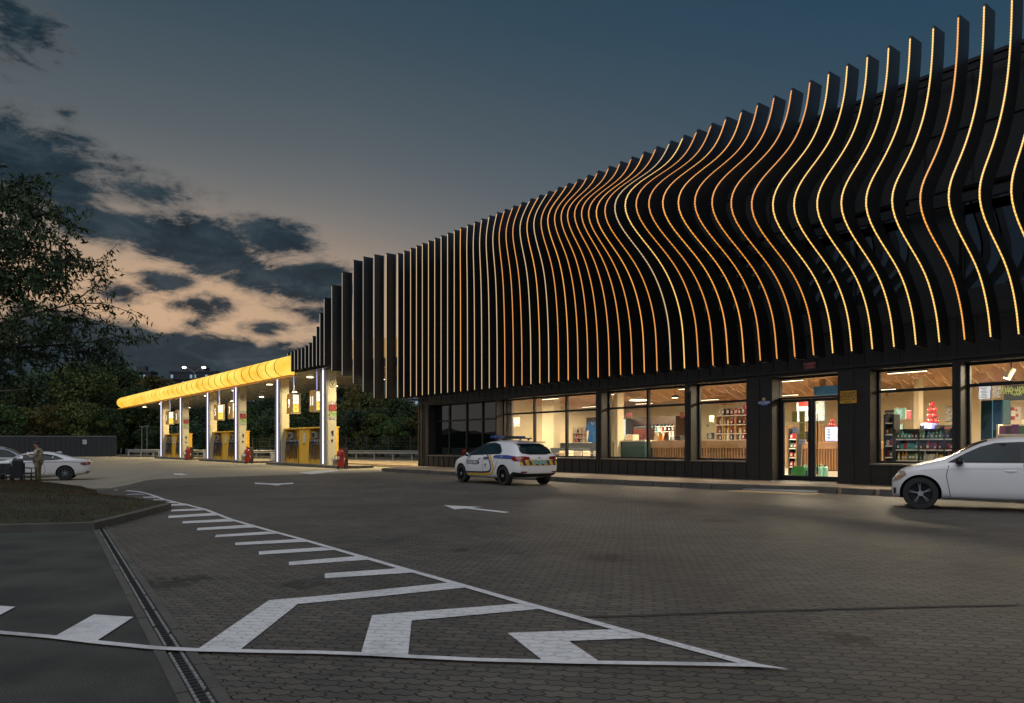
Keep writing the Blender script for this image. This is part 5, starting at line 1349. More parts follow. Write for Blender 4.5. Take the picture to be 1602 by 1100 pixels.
    def mirror(s, x, z, m=None, sz=1.):
        W = s.sp['W']/2
        for sd in (1, -1):
            mb = MB(); mb.ball((x, sd*(W+.07), z), .11*sz, 8, sz=(.75, 1.0, .72)); mb.cyl((x+.02, sd*(W-.1), z-.04), (x+.02, sd*(W+.03), z-.02), .025, n=6); q = mb.build('wing_mirror', m or s.paint, s.g, smooth=True)
            mb = MB(); mb.ball((x-.045, sd*(W+.07), z), .085*sz, 8, sz=(.5, 1., .7)); mb.build('mirror_glass', M_chrome, q)

def sedan_spec(L=4.75, W=1.83, H=1.46, wb=2.80, fo=.87, wr=.325):
    x1 = L-fo; x0 = x1-wb
    return dict(L=L, W=W, wr=wr, wheels=[x0, x1],
        xs=[0.0, .10, .30, .55, .80, x0, 1.35, 1.7, 2.05, 2.4, 2.75, 3.05, 3.35, 3.62, x1, 4.1, 4.3, 4.48, 4.60, L-.05],
        bot=[(0, .36), (.3, .26), (1., .20), (4, .20), (4.45, .22), (L, .30)],
        top=[(0, .92), (.1, 1.02), (.55, 1.08), (.8, 1.12), (1.35, H-.13), (1.7, H-.03), (2.05, H), (2.4, H-.005), (2.75, H-.06), (3.05, H-.19), (3.35, H-.35), (3.62, .99), (4.1, .90), (4.4, .79), (4.6, .66), (L, .56)],
        belt=[(0, .86), (.1, .95), (.8, 1.0), (2.4, .96), (3.35, .92), (3.6, .90), (4.1, .83), (4.4, .73), (4.6, .60), (L, .50)],
        wid=[(0, .80), (.1, .88), (.35, .96), (.9, 1.), (3.9, 1.), (4.3, .95), (4.48, .86), (4.6, .76), (L, .62)],
        roofw=[(0, .70), (.8, .72), (1.35, .66), (2.2, .66), (2.9, .70), (3.4, .80), (3.8, .80), (4.4, .70), (L, .50)])
# ---- white sedan at the right edge
hx, hy = -.88, .475
wf = Vector(G(1440, 796.5)).to_3d()
sp = sedan_spec(4.60, 1.83, 1.50, 2.80, .70)
sp['xs'] = [0.0, .10, .30, .55, .80, 1.10, 1.35, 1.7, 2.05, 2.4, 2.75, 3.05, 3.35, 3.62, 3.9, 4.12, 4.30, 4.42, 4.50, 4.55]
sp['top'] = [(0, .92), (.1, 1.02), (.55, 1.08), (.8, 1.14), (1.35, 1.37), (1.7, 1.47), (2.05, 1.50), (2.4, 1.49), (2.75, 1.43), (3.05, 1.30), (3.3, 1.13), (3.45, 1.04), (3.62, 1.01), (3.9, .94), (4.12, .885), (4.30, .83), (4.42, .78), (4.50, .69), (4.6, .58)]
sp['belt'] = [(0, .86), (.1, .95), (.8, 1.0), (2.4, .97), (3.35, .93), (3.6, .91), (3.9, .86), (4.2, .80), (4.36, .73), (4.46, .64), (4.55, .54)]
sp['wid'] = [(0, .80), (.1, .88), (.35, .96), (.9, 1.), (3.9, 1.), (4.15, .97), (4.32, .91), (4.44, .83), (4.52, .74), (4.6, .62)]
front_ax = sp['wheels'][1]; sq = lambda x: x if x <= 3.9 else 3.9+(x-3.9)*.76
sp['xs'] = [sq(x) for x in sp['xs']]; sp['L'] = sq(4.6)
for k_ in ('top', 'belt', 'wid'): sp[k_] = [(sq(x), y) for x, y in sp[k_]]
hd = Vector((hx, hy, 0)); lf = Vector((-hy, hx, 0))
org = wf-hd*front_ax-lf*(sp['W']/2-.1)
c = Car('parked_car', 'white four-door saloon with black wheels, cut off by the right edge', 'car', sp, M_white, tuple(org), (hx, hy))
c.wheels(5, True)
def greenhouse(c, win_front, win_rear, mats=M_cglass, sides=(1, -1), q=None):
    for sd in sides:
        c.shell('side_window', win_front, mats, side=sd, off=.014)
        c.shell('side_window', win_rear, mats, side=sd, off=.014)
        if q: c.shell('quarter_window', q, mats, side=sd, off=.007)
greenhouse(c, [(2.20, .985), (2.20, 1.315), (2.35, 1.335), (2.62, 1.315), (2.85, 1.24), (3.10, 1.12), (3.34, .975)], [(2.12, .985), (2.12, 1.32), (1.85, 1.325), (1.55, 1.28), (1.22, 1.06), (1.30, .99)])
for sd in (1, -1):
    c.shell('window_surround', [(1.16, .965), (3.42, .955), (3.10, 1.145), (2.85, 1.27), (2.60, 1.345), (2.2, 1.365), (1.7, 1.35), (1.45, 1.27), (1.1, 1.02)], M_trim, side=sd, off=.009)
    c.line('door_gap', [(3.40, .90), (3.44, .70), (3.40, .45), (3.37, .26)], side=sd); c.line('door_gap', [(2.15, 1.36), (2.16, .98), (2.12, .70), (2.14, .26)], side=sd)
    c.line('door_gap', [(1.12, .96), (.98, .8), (1.20, .55), (1.34, .28)], side=sd)
    c.line('sill_line', [(3.36, .30), (2.2, .285), (1.4, .295)], .03, c.paint, side=sd, off=.02)
    c.line('crease', [(3.9, .80), (3.3, .84), (2.2, .86), (1.0, .90)], .02, c.paint, side=sd, off=.006)
    for hx_ in (2.36, 1.28):
        mb = MB(); W_ = sp['W']/2; mb.ball((hx_, sd*(W_-.005), .80), .12, 8, sz=(1, .2, .17)); mb.build('door_handle', M_white, c.g, smooth=True)
    c.shell('headlight', [(4.152, .70), (4.186, .775), (4.286, .755), (4.404, .66), (4.421, .56), (4.303, .58)], M_head, side=sd, off=.008)
    c.shell('indicator', [(4.236, .62), (4.261, .69), (4.320, .66), (4.303, .60)], M_amb, side=sd, off=.011)
    c.shell('side_intake', [(4.354, .30), (4.354, .42), (4.454, .42), (4.454, .30)], M_trim, side=sd, off=.01)
c.shell('grille', [(-.32, .42), (-.34, .56), (.34, .56), (.32, .42)], M_trim, axis='x', side=1, off=.01)
c.shell('windscreen', [(2.72, -.52), (3.42, -.66), (3.42, .66), (2.72, .52)], M_cglass, axis='z', off=.007)
c.shell('rear_window', [(1.02, -.50), (1.52, -.52), (1.52, .52), (1.02, .50)], M_cglass, axis='z', off=.007)
c.line('bonnet_line', [(3.5, -.62), (4.2, -.58), (4.5, -.4)], axis='z'); c.line('bonnet_line', [(3.5, .62), (4.2, .58), (4.5, .4)], axis='z')
c.mirror(3.22, .985, M_trim)
for sd in (.1, -.1):
    pass
# ---- police hatchback
Lh = 4.37; wbh = 2.64
sph = dict(L=Lh, W=1.79, wr=.315, wheels=[.80, .80+wbh],
    xs=[0, .08, .22, .45, .80, 1.15, 1.5, 1.85, 2.2, 2.55, 2.85, 3.1, 3.35, 3.6, 3.85, 4.02, 4.16, Lh-.05],
    bot=[(0, .36), (.25, .27), (.8, .20), (3.6, .20), (4.1, .22), (Lh, .30)],
    top=[(0, .94), (.08, 1.02), (.22, 1.20), (.45, 1.385), (.8, 1.44), (1.15, 1.475), (1.5, 1.49), (1.85, 1.485), (2.2, 1.45), (2.55, 1.36), (2.85, 1.22), (3.1, 1.07), (3.35, .99), (3.6, .95), (3.85, .89), (4.02, .82), (4.16, .72), (Lh, .60)],
    belt=[(0, .86), (.08, .93), (.4, 1.00), (.8, 1.01), (2.2, .95), (3.1, .91), (3.6, .86), (4.02, .73), (4.16, .64), (Lh, .52)],
    wid=[(0, .82), (.08, .90), (.25, .965), (.7, 1.), (3.4, 1.), (3.85, .96), (4.05, .87), (4.2, .78), (Lh, .62)],
    roofw=[(0, .72), (.22, .70), (.5, .66), (1.5, .66), (2.4, .68), (3.0, .78), (3.5, .78), (4.1, .66), (Lh, .50)])
th = math.radians(34.5); hd = Vector((-math.sin(th), math.cos(th), 0)); lf = Vector((-hd.y, hd.x, 0))
wr_ = Vector(G(789.4, 759.4)).to_3d(); org = wr_-hd*.80-lf*(sph['W']/2-.1)
p = Car('police_car', 'white police hatchback with blue and yellow stripes and a dark roof light bar', 'police car', sph, M_whiteP, tuple(org), (hd.x, hd.y))
p.wheels(9, False)
sdw = dict(side=1)
for sd in (1, -1):
    p.shell('window_surround', [(.98, 1.02), (3.02, .955), (2.80, 1.15), (2.5, 1.30), (2.1, 1.375), (1.6, 1.39), (1.25, 1.33), (1.0, 1.16), (.93, 1.08)], M_trim, side=sd, off=.009)
    p.shell('side_window', [(2.07, .99), (2.07, 1.345), (2.30, 1.32), (2.52, 1.25), (2.76, 1.12), (2.93, .98)], M_cglass, side=sd, off=.014)
    p.shell('side_window', [(1.98, .995), (1.98, 1.355), (1.65, 1.365), (1.38, 1.335), (1.38, 1.01)], M_cglass, side=sd, off=.014)
    p.shell('quarter_window', [(1.34, 1.01), (1.34, 1.325), (1.16, 1.25), (1.0, 1.08), (1.08, 1.03)], M_cglass, side=sd, off=.014)
    p.line('door_gap', [(2.98, .93), (3.0, .7), (2.94, .30)], side=sd); p.line('door_gap', [(2.03, 1.36), (2.03, .96), (1.99, .6), (2.0, .28)], side=sd); p.line('door_gap', [(1.02, .98), (1.10, .78), (1.28, .45), (1.32, .29)], side=sd)
    for hx_ in (2.20, 1.26): mb = MB(); mb.ball((hx_, sd*(.885), .845), .10, 8, sz=(1, .2, .16)); mb.build('door_handle', M_trim if hx_ > 2 else M_whiteP, p.g, smooth=True)
    # stripes: blue band over the rear shoulder, navy + yellow swoosh running down to the sill
    p.shell('blue_band', [(.12, .86), (.10, .945), (.55, .985), (1.22, .985), (1.36, .93), (1.28, .885), (.7, .87)], M_blue, side=sd, off=.010)
    navy = [(1.62, .99), (1.78, .985), (1.62, .86), (1.52, .70), (1.50, .52), (1.66, .42), (2.1, .385), (3.05, .37), (3.05, .40), (2.1, .42), (1.78, .445), (1.66, .53), (1.64, .70), (1.72, .86)]
    p.line('navy_stripe', [(1.72, .985), (1.60, .86), (1.50, .70), (1.47, .55), (1.60, .44), (2.0, .405), (2.5, .395), (3.06, .385)], .055, M_navy, side=sd, off=.011)
    p.line('yellow_stripe', [(1.58, .985), (1.46, .86), (1.37, .68), (1.36, .50), (1.50, .37), (2.0, .34), (2.5, .335), (3.06, .34)], .075, M_pyel, side=sd, off=.010)
    p.text('police_lettering', 'ПОЛІЦІЯ', 2.66, .72, .18, M_navy, side=sd, bold=.004)
    p.text('number_lettering', '9999', 1.80, .86, .15, M_navy, side=sd, bold=.006); p.text('number_lettering', '102', 1.82, .66, .09, M_navy, side=sd, bold=.003); p.text('number_lettering', 'KV 01', 1.82, .58, .06, M_navy, side=sd)
    mb = MB(); n = 8; pts = []
    for k in range(16): rr_ = .075 if k % 2 == 0 else .035; pts.append((2.24+rr_*math.cos(k*pi/8), .73+rr_*1.15*math.sin(k*pi/8)))
    p.shell('star_badge', pts, mat('badge_green', (.02, .10, .05), .4) if 'badge_green' not in bpy.data.materials else bpy.data.materials['badge_green'], side=sd, off=.011)
    p.text('blue_band_text', '102', .86, .93, .07, M_lab, side=sd, bold=.002)
    p.shell('headlight', [(3.92, .66), (3.95, .745), (4.12, .70), (4.26, .60), (4.22, .54), (4.1, .57)], M_head, side=sd, off=.008)
# rear: window, lights, plate, bumper
p.shell('rear_window_surround', [(-.60, 1.04), (-.62, 1.12), (-.50, 1.365), (.50, 1.365), (.62, 1.12), (.60, 1.04), (.3, 1.00), (-.3, 1.00)], M_trim, axis='x', side=-1, off=.006)
p.shell('rear_window', [(-.55, 1.06), (-.47, 1.33), (.47, 1.33), (.55, 1.06), (.3, 1.03), (-.3, 1.03)], M_cglass, axis='x', side=-1, off=.012)
p.text('rear_window_text', '9999', -.12, 1.17, .12, M_lab, side=-1, axis='x')
p.text('rear_window_text', 'ПОЛІЦІЯ', 0, 1.285, .06, M_pyel, side=-1, axis='x')
for sd in (1, -1):
    f = lambda pts: [(sd*a, b) for a, b in pts]
    p.shell('tail_light', f([(.38, .855), (.40, .93), (.62, .945), (.74, .95), (.76, .80), (.66, .775), (.55, .84)]), M_tail, axis='x', side=-1, off=.014)
    p.shell('tail_light', [(.0, .80), (.02, .945), (.30, .935), (.34, .88), (.2, .80)], M_tail, axis='y', side=sd, off=.014)
    p.shell('reflector', f([(.50, .43), (.50, .47), (.70, .47), (.70, .43)]), M_tail, axis='x', side=-1, off=.012)
p.shell('chequer_band', [(-.74, .66), (-.74, .80), (-.56, .83), (.56, .83), (.74, .80), (.74, .66)], M_pyel, axis='x', side=-1, off=.008)
for k in range(6):
    a = -.66+k*.235; p.shell('chequer_stripe', [(a, .66), (a+.07, .825), (a+.17, .825), (a+.10, .66)], M_navy, axis='x', side=-1, off=.011)
p.shell('number_plate', [(-.26, .70), (-.26, .81), (.26, .81), (.26, .70)], mat('plate_blue_green', (.16, .38, .36), .4), axis='x', side=-1, off=.020)
p.text('badge', '●', 0, .90, .07, M_trim, side=-1, axis='x')
p.shell('bumper_lower', [(-.80, .30), (-.80, .44), (-.5, .40), (.5, .40), (.80, .44), (.80, .30)], M_trim, axis='x', side=-1, off=.012)
p.shell('bumper_side', [(-.02, .30), (.0, .42), (.25, .46), (.42, .36), (.40, .30)], M_trim, axis='y', side=1, off=.01); p.shell('bumper_side', [(-.02, .30), (.0, .42), (.25, .46), (.42, .36), (.40, .30)], M_trim, axis='y', side=-1, off=.01)
p.shell('windscreen', [(2.40, -.55), (3.06, -.66), (3.06, .66), (2.40, .55)], M_cglass, axis='z', off=.007)
p.mirror(2.86, 1.00, M_trim)
mb = MB(); mb.box(.30, .46, -.5, .5, 1.395, 1.425); mb.build('roof_spoiler', M_trim, p.g)
mb = MB(); mb.cyl((.62, 0, 1.42), (.42, 0, 1.62), .006, .003, 6); mb.build('antenna', M_trim, p.g)
M_lb = mat('light_bar_blue', (.01, .05, .22), .15, coat=1); mb = MB(); mb.bbox(1.62, 1.90, -.62, .62, 1.55, 1.62, .02); lb = mb.build('light_bar', M_trim, p.g)
mb = MB(); mb.bbox(1.60, 1.92, .28, .63, 1.545, 1.625, .02); mb.bbox(1.60, 1.92, -.63, -.28, 1.545, 1.625, .02); mb.build('blue_lens', M_lb, lb)
mb = MB(); mb.box(1.68, 1.74, -.5, -.45, 1.47, 1.55); mb.box(1.68, 1.74, .45, .5, 1.47, 1.55); mb.box(1.2, 1.26, -.5, -.45, 1.47, 1.53); mb.box(1.2, 1.26, .45, .5, 1.47, 1.53); mb.cyl((1.23, -.62, 1.54), (1.23, .62, 1.54), .02, n=6); mb.build('roof_bar', M_trim, p.g)
# ---- white coupe at the left
spc = sedan_spec(4.62, 1.83, 1.37, 2.81, .80, .335)
spc['top'] = [(0, .90), (.1, .985), (.5, 1.03), (.8, 1.12), (1.35, 1.29), (1.75, 1.355), (2.15, 1.37), (2.5, 1.35), (2.85, 1.25), (3.15, 1.08), (3.4, .95), (3.7, .92), (4.1, .85), (4.4, .74), (4.62, .55)]
Yc = 35.2; Xr = (102-CX)/FX*Yc; gzc = gz(Xr, Yc); hd = Vector((-.91, -.41, 0)).normalized(); lf = Vector((-hd.y, hd.x, 0))
org = Vector((Xr, Yc, gzc))-hd*spc['wheels'][0]-lf*(spc['W']/2-.1)
q = Car('parked_car', 'white two-door coupe with a red tail light, behind the man in camouflage', 'car', spc, M_white, tuple(org), (hd.x, hd.y))
q.wheels(10, True)
for sd in (1, -1):
    q.shell('side_window', [(1.05, 1.00), (1.40, 1.16), (1.8, 1.24), (2.25, 1.26), (2.6, 1.23), (2.95, 1.10), (3.25, .93), (2.4, .94), (1.5, .955)], M_cglass, side=sd, off=.007)
    q.line('door_gap', [(1.92, 1.27), (1.90, .9), (1.8, .5), (1.9, .26)], side=sd); q.line('crease', [(.2, .84), (1.2, .87), (2.5, .85), (3.9, .78)], .02, M_gap, side=sd)
    mb = MB(); mb.ball((2.1, sd*.91, .84), .1, 8, sz=(1, .2, .16)); mb.build('door_handle', M_white, q.g, smooth=True)
    q.shell('tail_light', [(.0, .74), (.0, .86), (.36, .83), (.40, .76), (.25, .70)], M_tail, side=sd, off=.012)
    q.shell('bumper_insert', [(.0, .30), (.05, .42), (.15, .42), (.2, .30)], M_trim, side=sd, off=.01)
    q.shell('headlight', [(4.1, .62), (4.12, .72), (4.4, .66), (4.52, .55), (4.4, .53)], M_head, side=sd, off=.008)
q.shell('windscreen', [(2.55, -.5), (3.35, -.66), (3.35, .66), (2.55, .5)], M_cglass, axis='z', off=.007)
q.shell('rear_window', [(.75, -.50), (1.45, -.50), (1.45, .50), (.75, .50)], M_cglass, axis='z', off=.007)
mb = MB(); mb.extr([(1.22, 1.27), (1.28, 1.36), (1.40, 1.36), (1.48, 1.31)], -.02, .02, 'y'); mb.build('roof_fin', M_white, q.g)
q.mirror(3.1, .93)
# ---- pale estate behind, nose to the right
spe = dict(sph); spe['L'] = 4.37; spe['W'] = 1.84
top2 = [(a, b*1.10) for a, b in sph['top']]; spe['top'] = top2; spe['belt'] = [(a, b*1.06) for a, b in sph['belt']]
Ye = 38.6; Xw = (40-CX)/FX*Ye; hd = Vector((.88, .47, 0)).normalized(); org = Vector((Xw, Ye, gz(Xw, Ye)))-hd*3.18
e = Car('parked_car', 'pale grey estate with roof rails, half hidden at the left edge behind the coupe', 'car', spe, M_grey, tuple(org), (hd.x, hd.y)); e.wheels(9, False)
for sd in (1, -1):
    e.shell('side_window', [(2.03, 1.05), (2.03, 1.46), (2.30, 1.43), (2.52, 1.36), (2.78, 1.2), (2.93, 1.05)], M_cglass, side=sd, off=.014); e.shell('side_window', [(1.95, 1.05), (1.95, 1.48), (1.3, 1.45), (1.05, 1.2), (1.1, 1.08)], M_cglass, side=sd, off=.014)
    mb = MB(); mb.tube([(.8, sd*.56, 1.57), (.95, sd*.56, 1.64), (2.0, sd*.56, 1.66), (2.2, sd*.56, 1.6)], .02, 6); mb.build('roof_rail', M_trim, e.g)
e.shell('windscreen', [(2.35, -.55), (3.06, -.68), (3.06, .68), (2.35, .55)], M_cglass, axis='z', off=.007)
e.mirror(2.9, 1.05)
# ================================================================== INSIDE THE SHOP
M_wood = mat('light_wood', (.46, .27, .13), .5, var=.15, scale=2, detail=6); M_woodd = mat('dark_wood', (.035, .018, .010), .5, var=.2)
M_greenD = mat('dark_green_panel', (.02, .06, .05), .35); M_cream = mat('cream_laminate', (.60, .52, .38), .5, var=.04)
M_shelf = mat('shelf_black', (.02, .022, .024), .5)
PC = {}
def pcol(rgb):
    if rgb not in PC: PC[rgb] = mat('pack_%02x%02x%02x' % rgb, lin(rgb), .45, var=.35, scale=18)
    return PC[rgb]
PM = {}
def prod_mesh(kind, rgb):
    k = (kind, rgb)
    if k in PM: return PM[k]
    mb = MB()
    if kind == 'bottle': mb.lathe([(.038, 0), (.04, .01), (.04, .17), (.015, .22), (.014, .26)], n=8)
    elif kind == 'can': mb.lathe([(.045, 0), (.05, .01), (.05, .15), (.04, .165)], n=8)
    elif kind == 'bag': mb.add([(-.07,-.02,0),(.07,-.02,0),(.07,.04,0),(-.07,.04,0),(-.065,0,.2),(.065,0,.2),(.065,.02,.2),(-.065,.02,.2)], [(0,3,2,1),(4,5,6,7),(0,1,5,4),(1,2,6,5),(2,3,7,6),(3,0,4,7)])
    else: mb.bbox(-.055, .055, -.03, .05, 0, .18, .008)
    mats = [pcol(rgb)]
    if kind in ('bottle', 'can', 'box'):
        z0, z1 = (.05, .12); mb.box(-.03, .03, -.0512, -.0502 if kind != 'box' else -.031, z0, z1, 1); mats = [pcol(rgb), M_lab]
    PM[k] = mb.mesh({'bottle': 'bottle', 'can': 'can', 'bag': 'snack_bag', 'box': 'packet'}[kind], mats); return PM[k]
WORD = {'bottle': 'bottle', 'can': 'can', 'bag': 'bag', 'box': 'packet'}
CN = {(150, 40, 40): 'red', (60, 110, 60): 'green', (50, 80, 130): 'blue', (200, 190, 170): 'white', (190, 130, 50): 'orange', (60, 40, 40): 'dark', (100, 50, 100): 'purple', (60, 140, 140): 'teal', (200, 170, 70): 'yellow', (180, 70, 90): 'pink'}
pr = random.Random(77)
def row(kinds, cols_, t0, t1, D, z, where, step=.12, hs=1.):
    t = t0+step*.5
    while t < t1-step*.3:
        k = pr.choice(kinds); c = pr.choice(cols_); o = link(prod_mesh(k, c).name, prod_mesh(k, c))
        o.location = fw(t+pr.uniform(-.01, .01), D+pr.uniform(-.02, .02), z); o.rotation_euler = (0, 0, ROT+pr.uniform(-.2, .2)); s_ = pr.uniform(.85, 1.1)*hs; o.scale = (s_, s_, s_)
        o['label'] = 'small %s %s %s' % (CN[c], WORD[k], where); o['category'] = WORD[k]; o['group'] = '%s %ss %s' % (CN[c], WORD[k], where); t += step*pr.uniform(.95, 1.1)
def rack(label, t0, t1, D, zs, ztop, dep=.38, posts=(), m=M_shelf, back=True, name='shelf_rack'):
    g = sthing(name, label, 'shelf', (t0+t1)/2, D, .17); h = (t1-t0)/2
    for t in [-h, h]+[p-(t0+t1)/2 for p in posts]: mb = MB(); mb.box(t-.025, t+.025, 0, dep, 0, ztop-.17); mb.build('upright', m, g)
    for z in zs: mb = MB(); mb.box(-h+.026, h-.026, .01, dep-.01, z-.03-.17, z-.002-.17); s_ = mb.build('shelf_board', m, g); mb = MB(); mb.box(-h+.03, h-.03, .0, .008, z-.04-.17, z+.0-.17); mb.build('price_strip', M_lab, s_)
    if back: mb = MB(); mb.box(-h, h, dep+.001, dep+.02, 0, ztop-.17); mb.build('back_board', m, g)
    return g
def slab(name, label, cat_, px0, px1, y0, y1, D, th, m, pname='panel', extra=None):
    t0, t1 = tx(px0, D), tx(px1, D); pm = (px0+px1)/2; z1, z0 = tz(pm, y0, D), tz(pm, y1, D); g = sthing(name, label, cat_, (t0+t1)/2, D, z0); h = (t1-t0)/2
    mb = MB(); mb.bbox(-h, h, 0, th, 0, z1-z0, .015); b = mb.build(pname, m, g)
    if extra: extra(g, h, z1-z0, b)
    return g
def lcd(m1, m2):
    def f(g, h, H, b):
        mb = MB(); r = random.Random(int(H*1000)); mb.box(-h*.94, h*.94, -.006, -.001, H*.04, H*.96); s_ = mb.build('face', m1, g)
        mb = MB(); 
        for k in range(7): z = H*(.12+.11*k); w = h*r.uniform(.3, .8); mb.box(-w, w*.6, -.010, -.007, z, z+H*.05)
        mb.build('print', m2, s_)
    return f
# -- window 1: lounge end
slab('display_wall', 'dark brown wall frame behind the hanging blue jersey', 'frame', 917, 940, 653, 694, 30.6, .05, M_woodd)
t0, t1 = tx(896, 30), tx(918, 30); zz = [tz(905, y, 30) for y in (692, 684.5, 677)]
rack('white gift shelf with red and black packets left of the blue jersey', t0, t1, 30, zz, tz(905, 668, 30), m=M_cream)
for z in zz: row(['box', 'bag', 'bottle'], [(150, 40, 40), (60, 40, 40), (180, 70, 90), (200, 190, 170)], t0+.05, t1-.05, 30.15, z, 'on the gift shelf beside the jersey', .16, 1.1)
t = tx(928, 29.2); g = sthing('hanging_jersey', 'bright blue jersey dress hanging on a hanger in the first lit window', 'garment', t, 29.2, 1.5)
z1, z0 = tz(927, 660, 29.2)-1.5, tz(927, 692, 29.2)-1.5; mb = MB()
sil = [(-.42, z0), (.42, z0), (.30, z1*.45), (.32, z1*.62), (.52, z1*.55), (.56, z1*.72), (.30, z1), (.10, z1*1.0), (0, z1*.93), (-.10, z1), (-.30, z1), (-.56, z1*.72), (-.52, z1*.55), (-.32, z1*.62), (-.30, z1*.45)]
mb.extr([(x, z) for x, z in sil], -.05, .05, 'y'); mb.build('cloth', mat('jersey_blue', (.02, .16, .48), .8, var=.3, scale=5), g)
mb = MB(); mb.tube([(-.10, -.052, z1*.97), (0, -.052, z1*.85), (.10, -.052, z1*.97)], .015, 5); mb.build('neckline', M_lab, g)
mb = MB(); mb.tube([(-.3, 0, z1+.0), (0, 0, z1+.12), (.3, 0, z1)], .012, 5); mb.cyl((0,0,z1+.12), (0,0,z1+.3), .008, n=5); mb.build('hanger', M_chrome, g)
slab('lounge_sofa', 'long dark sofa with high back under the shelf in the first lit window', 'sofa', 872, 934, 693, 706, 27.5, .5, mat('dark_sofa', (.03, .035, .04), .8), 'backrest', lambda g, h, H, b: (lambda mb: (mb.bbox(-h, h, -.55, -.01, -.3, H*.4, .04), mb.build('seat', mat('sofa_seat', (.04, .045, .05), .8), g)))(MB()))
slab('round_pillar', 'tall softly lit cream pillar in the first lit window', 'pillar', 848, 866, 560, 730, 27, .5, M_iwall)
slab('shop_pillar', 'narrow cream pillar at the left end of the second window', 'pillar', 960, 966, 560, 730, 23.4, .4, M_iwall)
slab('shop_pillar', 'cream pillar left of the red ball tower in the rack window', 'pillar', 1429, 1437, 560, 730, 29, .4, M_iwall)
M_neon = emis('neon_pink', lin((255, 90, 110)), 3.)
g = sthing('neon_sign', 'small pink neon sign glowing on the left in the first lit window', 'neon sign', tx(806, 26.3), 26.3, tz(806, 667, 26.3)); mb = MB()
for (cx_, cz_) in ((-.22, .28), (.02, .28), (.22, .2)): mb.tube([(cx_+.11*math.cos(a*.7), 0, cz_+.13*math.sin(a*.7)) for a in range(10)], .03, 5)
mb.build('neon_tube', M_neon, g); mb = MB(); mb.box(-.4, .4, .03, .06, 0, .5); mb.build('backing', M_cream, g)
def chair_in(px, D, lab):
    g = sthing('lounge_chair', lab, 'chair', tx(px, D), D, .17, pr.uniform(-.5, .5), 'cafe chairs in the first window'); mb = MB(); mb.bbox(-.22, .22, -.2, .22, .42, .47, .03); mb.build('seat', M_cream, g)
    mb = MB(); mb.bbox(-.22, .22, .2, .25, .5, .86, .03); mb.build('backrest', M_cream, g)
    for x in (-.19, .19):
        for y in (-.17, .19): mb = MB(); mb.cyl((x, y, 0), (x*.9, y*.9, .42), .018, n=6); mb.build('leg', M_wood, g)
for px, D, lab in [(874, 24.6, 'cream cafe chair just right of the police car roof'), (888, 26, 'cream cafe chair by the second mullion of the first window'), (900, 24.2, 'cream cafe chair left of the middle cafe table'), (914, 25.6, 'cream cafe chair between the cafe tables'), (925, 24.0, 'cream cafe chair at the right side of the first window')]: chair_in(px, D, lab)
for px, D, lab in [(881, 25., 'small wooden cafe table near the police car'), (906, 25.2, 'small wooden cafe table in the middle of the chairs'), (921, 26.5, 'small wooden cafe table below the blue jersey')]:
    g = sthing('cafe_table', lab, 'table', tx(px, D), D, .17, 0, 'cafe tables'); mb = MB(); mb.cyl((0,0,.72), (0,0,.75), .38, n=20); mb.build('tabletop', M_wood, g); mb = MB(); mb.cyl((0,0,0), (0,0,.72), .04, n=8); mb.cyl((0,0,0), (0,0,.03), .25, n=16); mb.build('pedestal', M_dk, g)
# -- window 2: coolers and coffee
t0, t1 = tx(990, 33), tx(1054, 33); Zf = lambda px, y, D=33: tz(px, y, D)
g = sthing('drinks_cooler', 'wide open drinks cooler with bright shelves in a dark frame', 'cooler', (t0+t1)/2, 33, 1.0); h = (t1-t0)/2; ztop = Zf(1022, 652)-1
mb = MB(); mb.box(-h-.12, h+.12, .02, .9, ztop-.45, ztop); mb.box(-h-.12, -h, .02, .9, -.8, ztop-.45); mb.box(h, h+.12, .02, .9, -.8, ztop-.45); mb.build('frame', M_woodd, g)
mb = MB(); mb.box(-h, h, .85, .9, -.8, ztop-.45); mb.build('lit_back', emis('cooler_light', lin((190, 225, 215)), .55), g)
zc_ = [Zf(1022, y)-1 for y in (690, 683, 675, 667)]
for z in zc_: mb = MB(); mb.box(-h+.01, h-.01, .15, .84, z-.04, z-.01); mb.build('shelf_board', M_lab, g)
mb = MB(); mb.box(-.04, .04, .02, .12, -.8, ztop-.451); mb.build('door_post', M_dk, g)
for k, z in enumerate(zc_): row(['bottle', 'can', 'box'], [(60, 110, 60), (60, 140, 140), (150, 40, 40), (60, 40, 40), (200, 190, 170)], t0+.1, t1-.1, 33.3, z+1, 'in the open drinks cooler', .26, 1.6)
slab('small_fridge', 'narrow lit fridge at the left behind the counter in the second window', 'fridge', 966, 979, 655, 688, 32.5, .5, M_dk, 'case', lcd(emis('fridge_glow', lin((150, 190, 190)), .6), M_dk))
slab('service_counter', 'dark green counter front at the left of the second window', 'counter', 958, 1009, 691, 719, 23.6, .7, M_greenD, 'front', lambda g, h, H, b: (lambda mb: (mb.bbox(-h, h+.02, -.03, .72, H, H+.05, .01), mb.build('worktop', M_cream, g)))(MB()))
def slat_counter(name, label, px0, px1, ytop, D, z0=.17):
    t0, t1 = tx(px0, D), tx(px1, D); zt_ = tz((px0+px1)/2, ytop, D); g = sthing(name, label, 'counter', (t0+t1)/2, D, z0); h = (t1-t0)/2; H = zt_-z0
    mb = MB(); mb.bbox(-h, h, -.04, .8, H-.30, H, .015); mb.build('worktop', M_wood, g); mb = MB(); mb.box(-h+.02, h-.02, .06, .7, 0, H-.301); mb.build('carcass', mat('counter_backing', (.22, .10, .05), .7) if 'counter_backing' not in bpy.data.materials else bpy.data.materials['counter_backing'], g)
    mb = MB(); t = -h+.05
    while t < h-.05: mb.box(t, t+.05, 0, .058, .05, H-.302); t += .13
    mb.build('slats', M_wood, g); return g
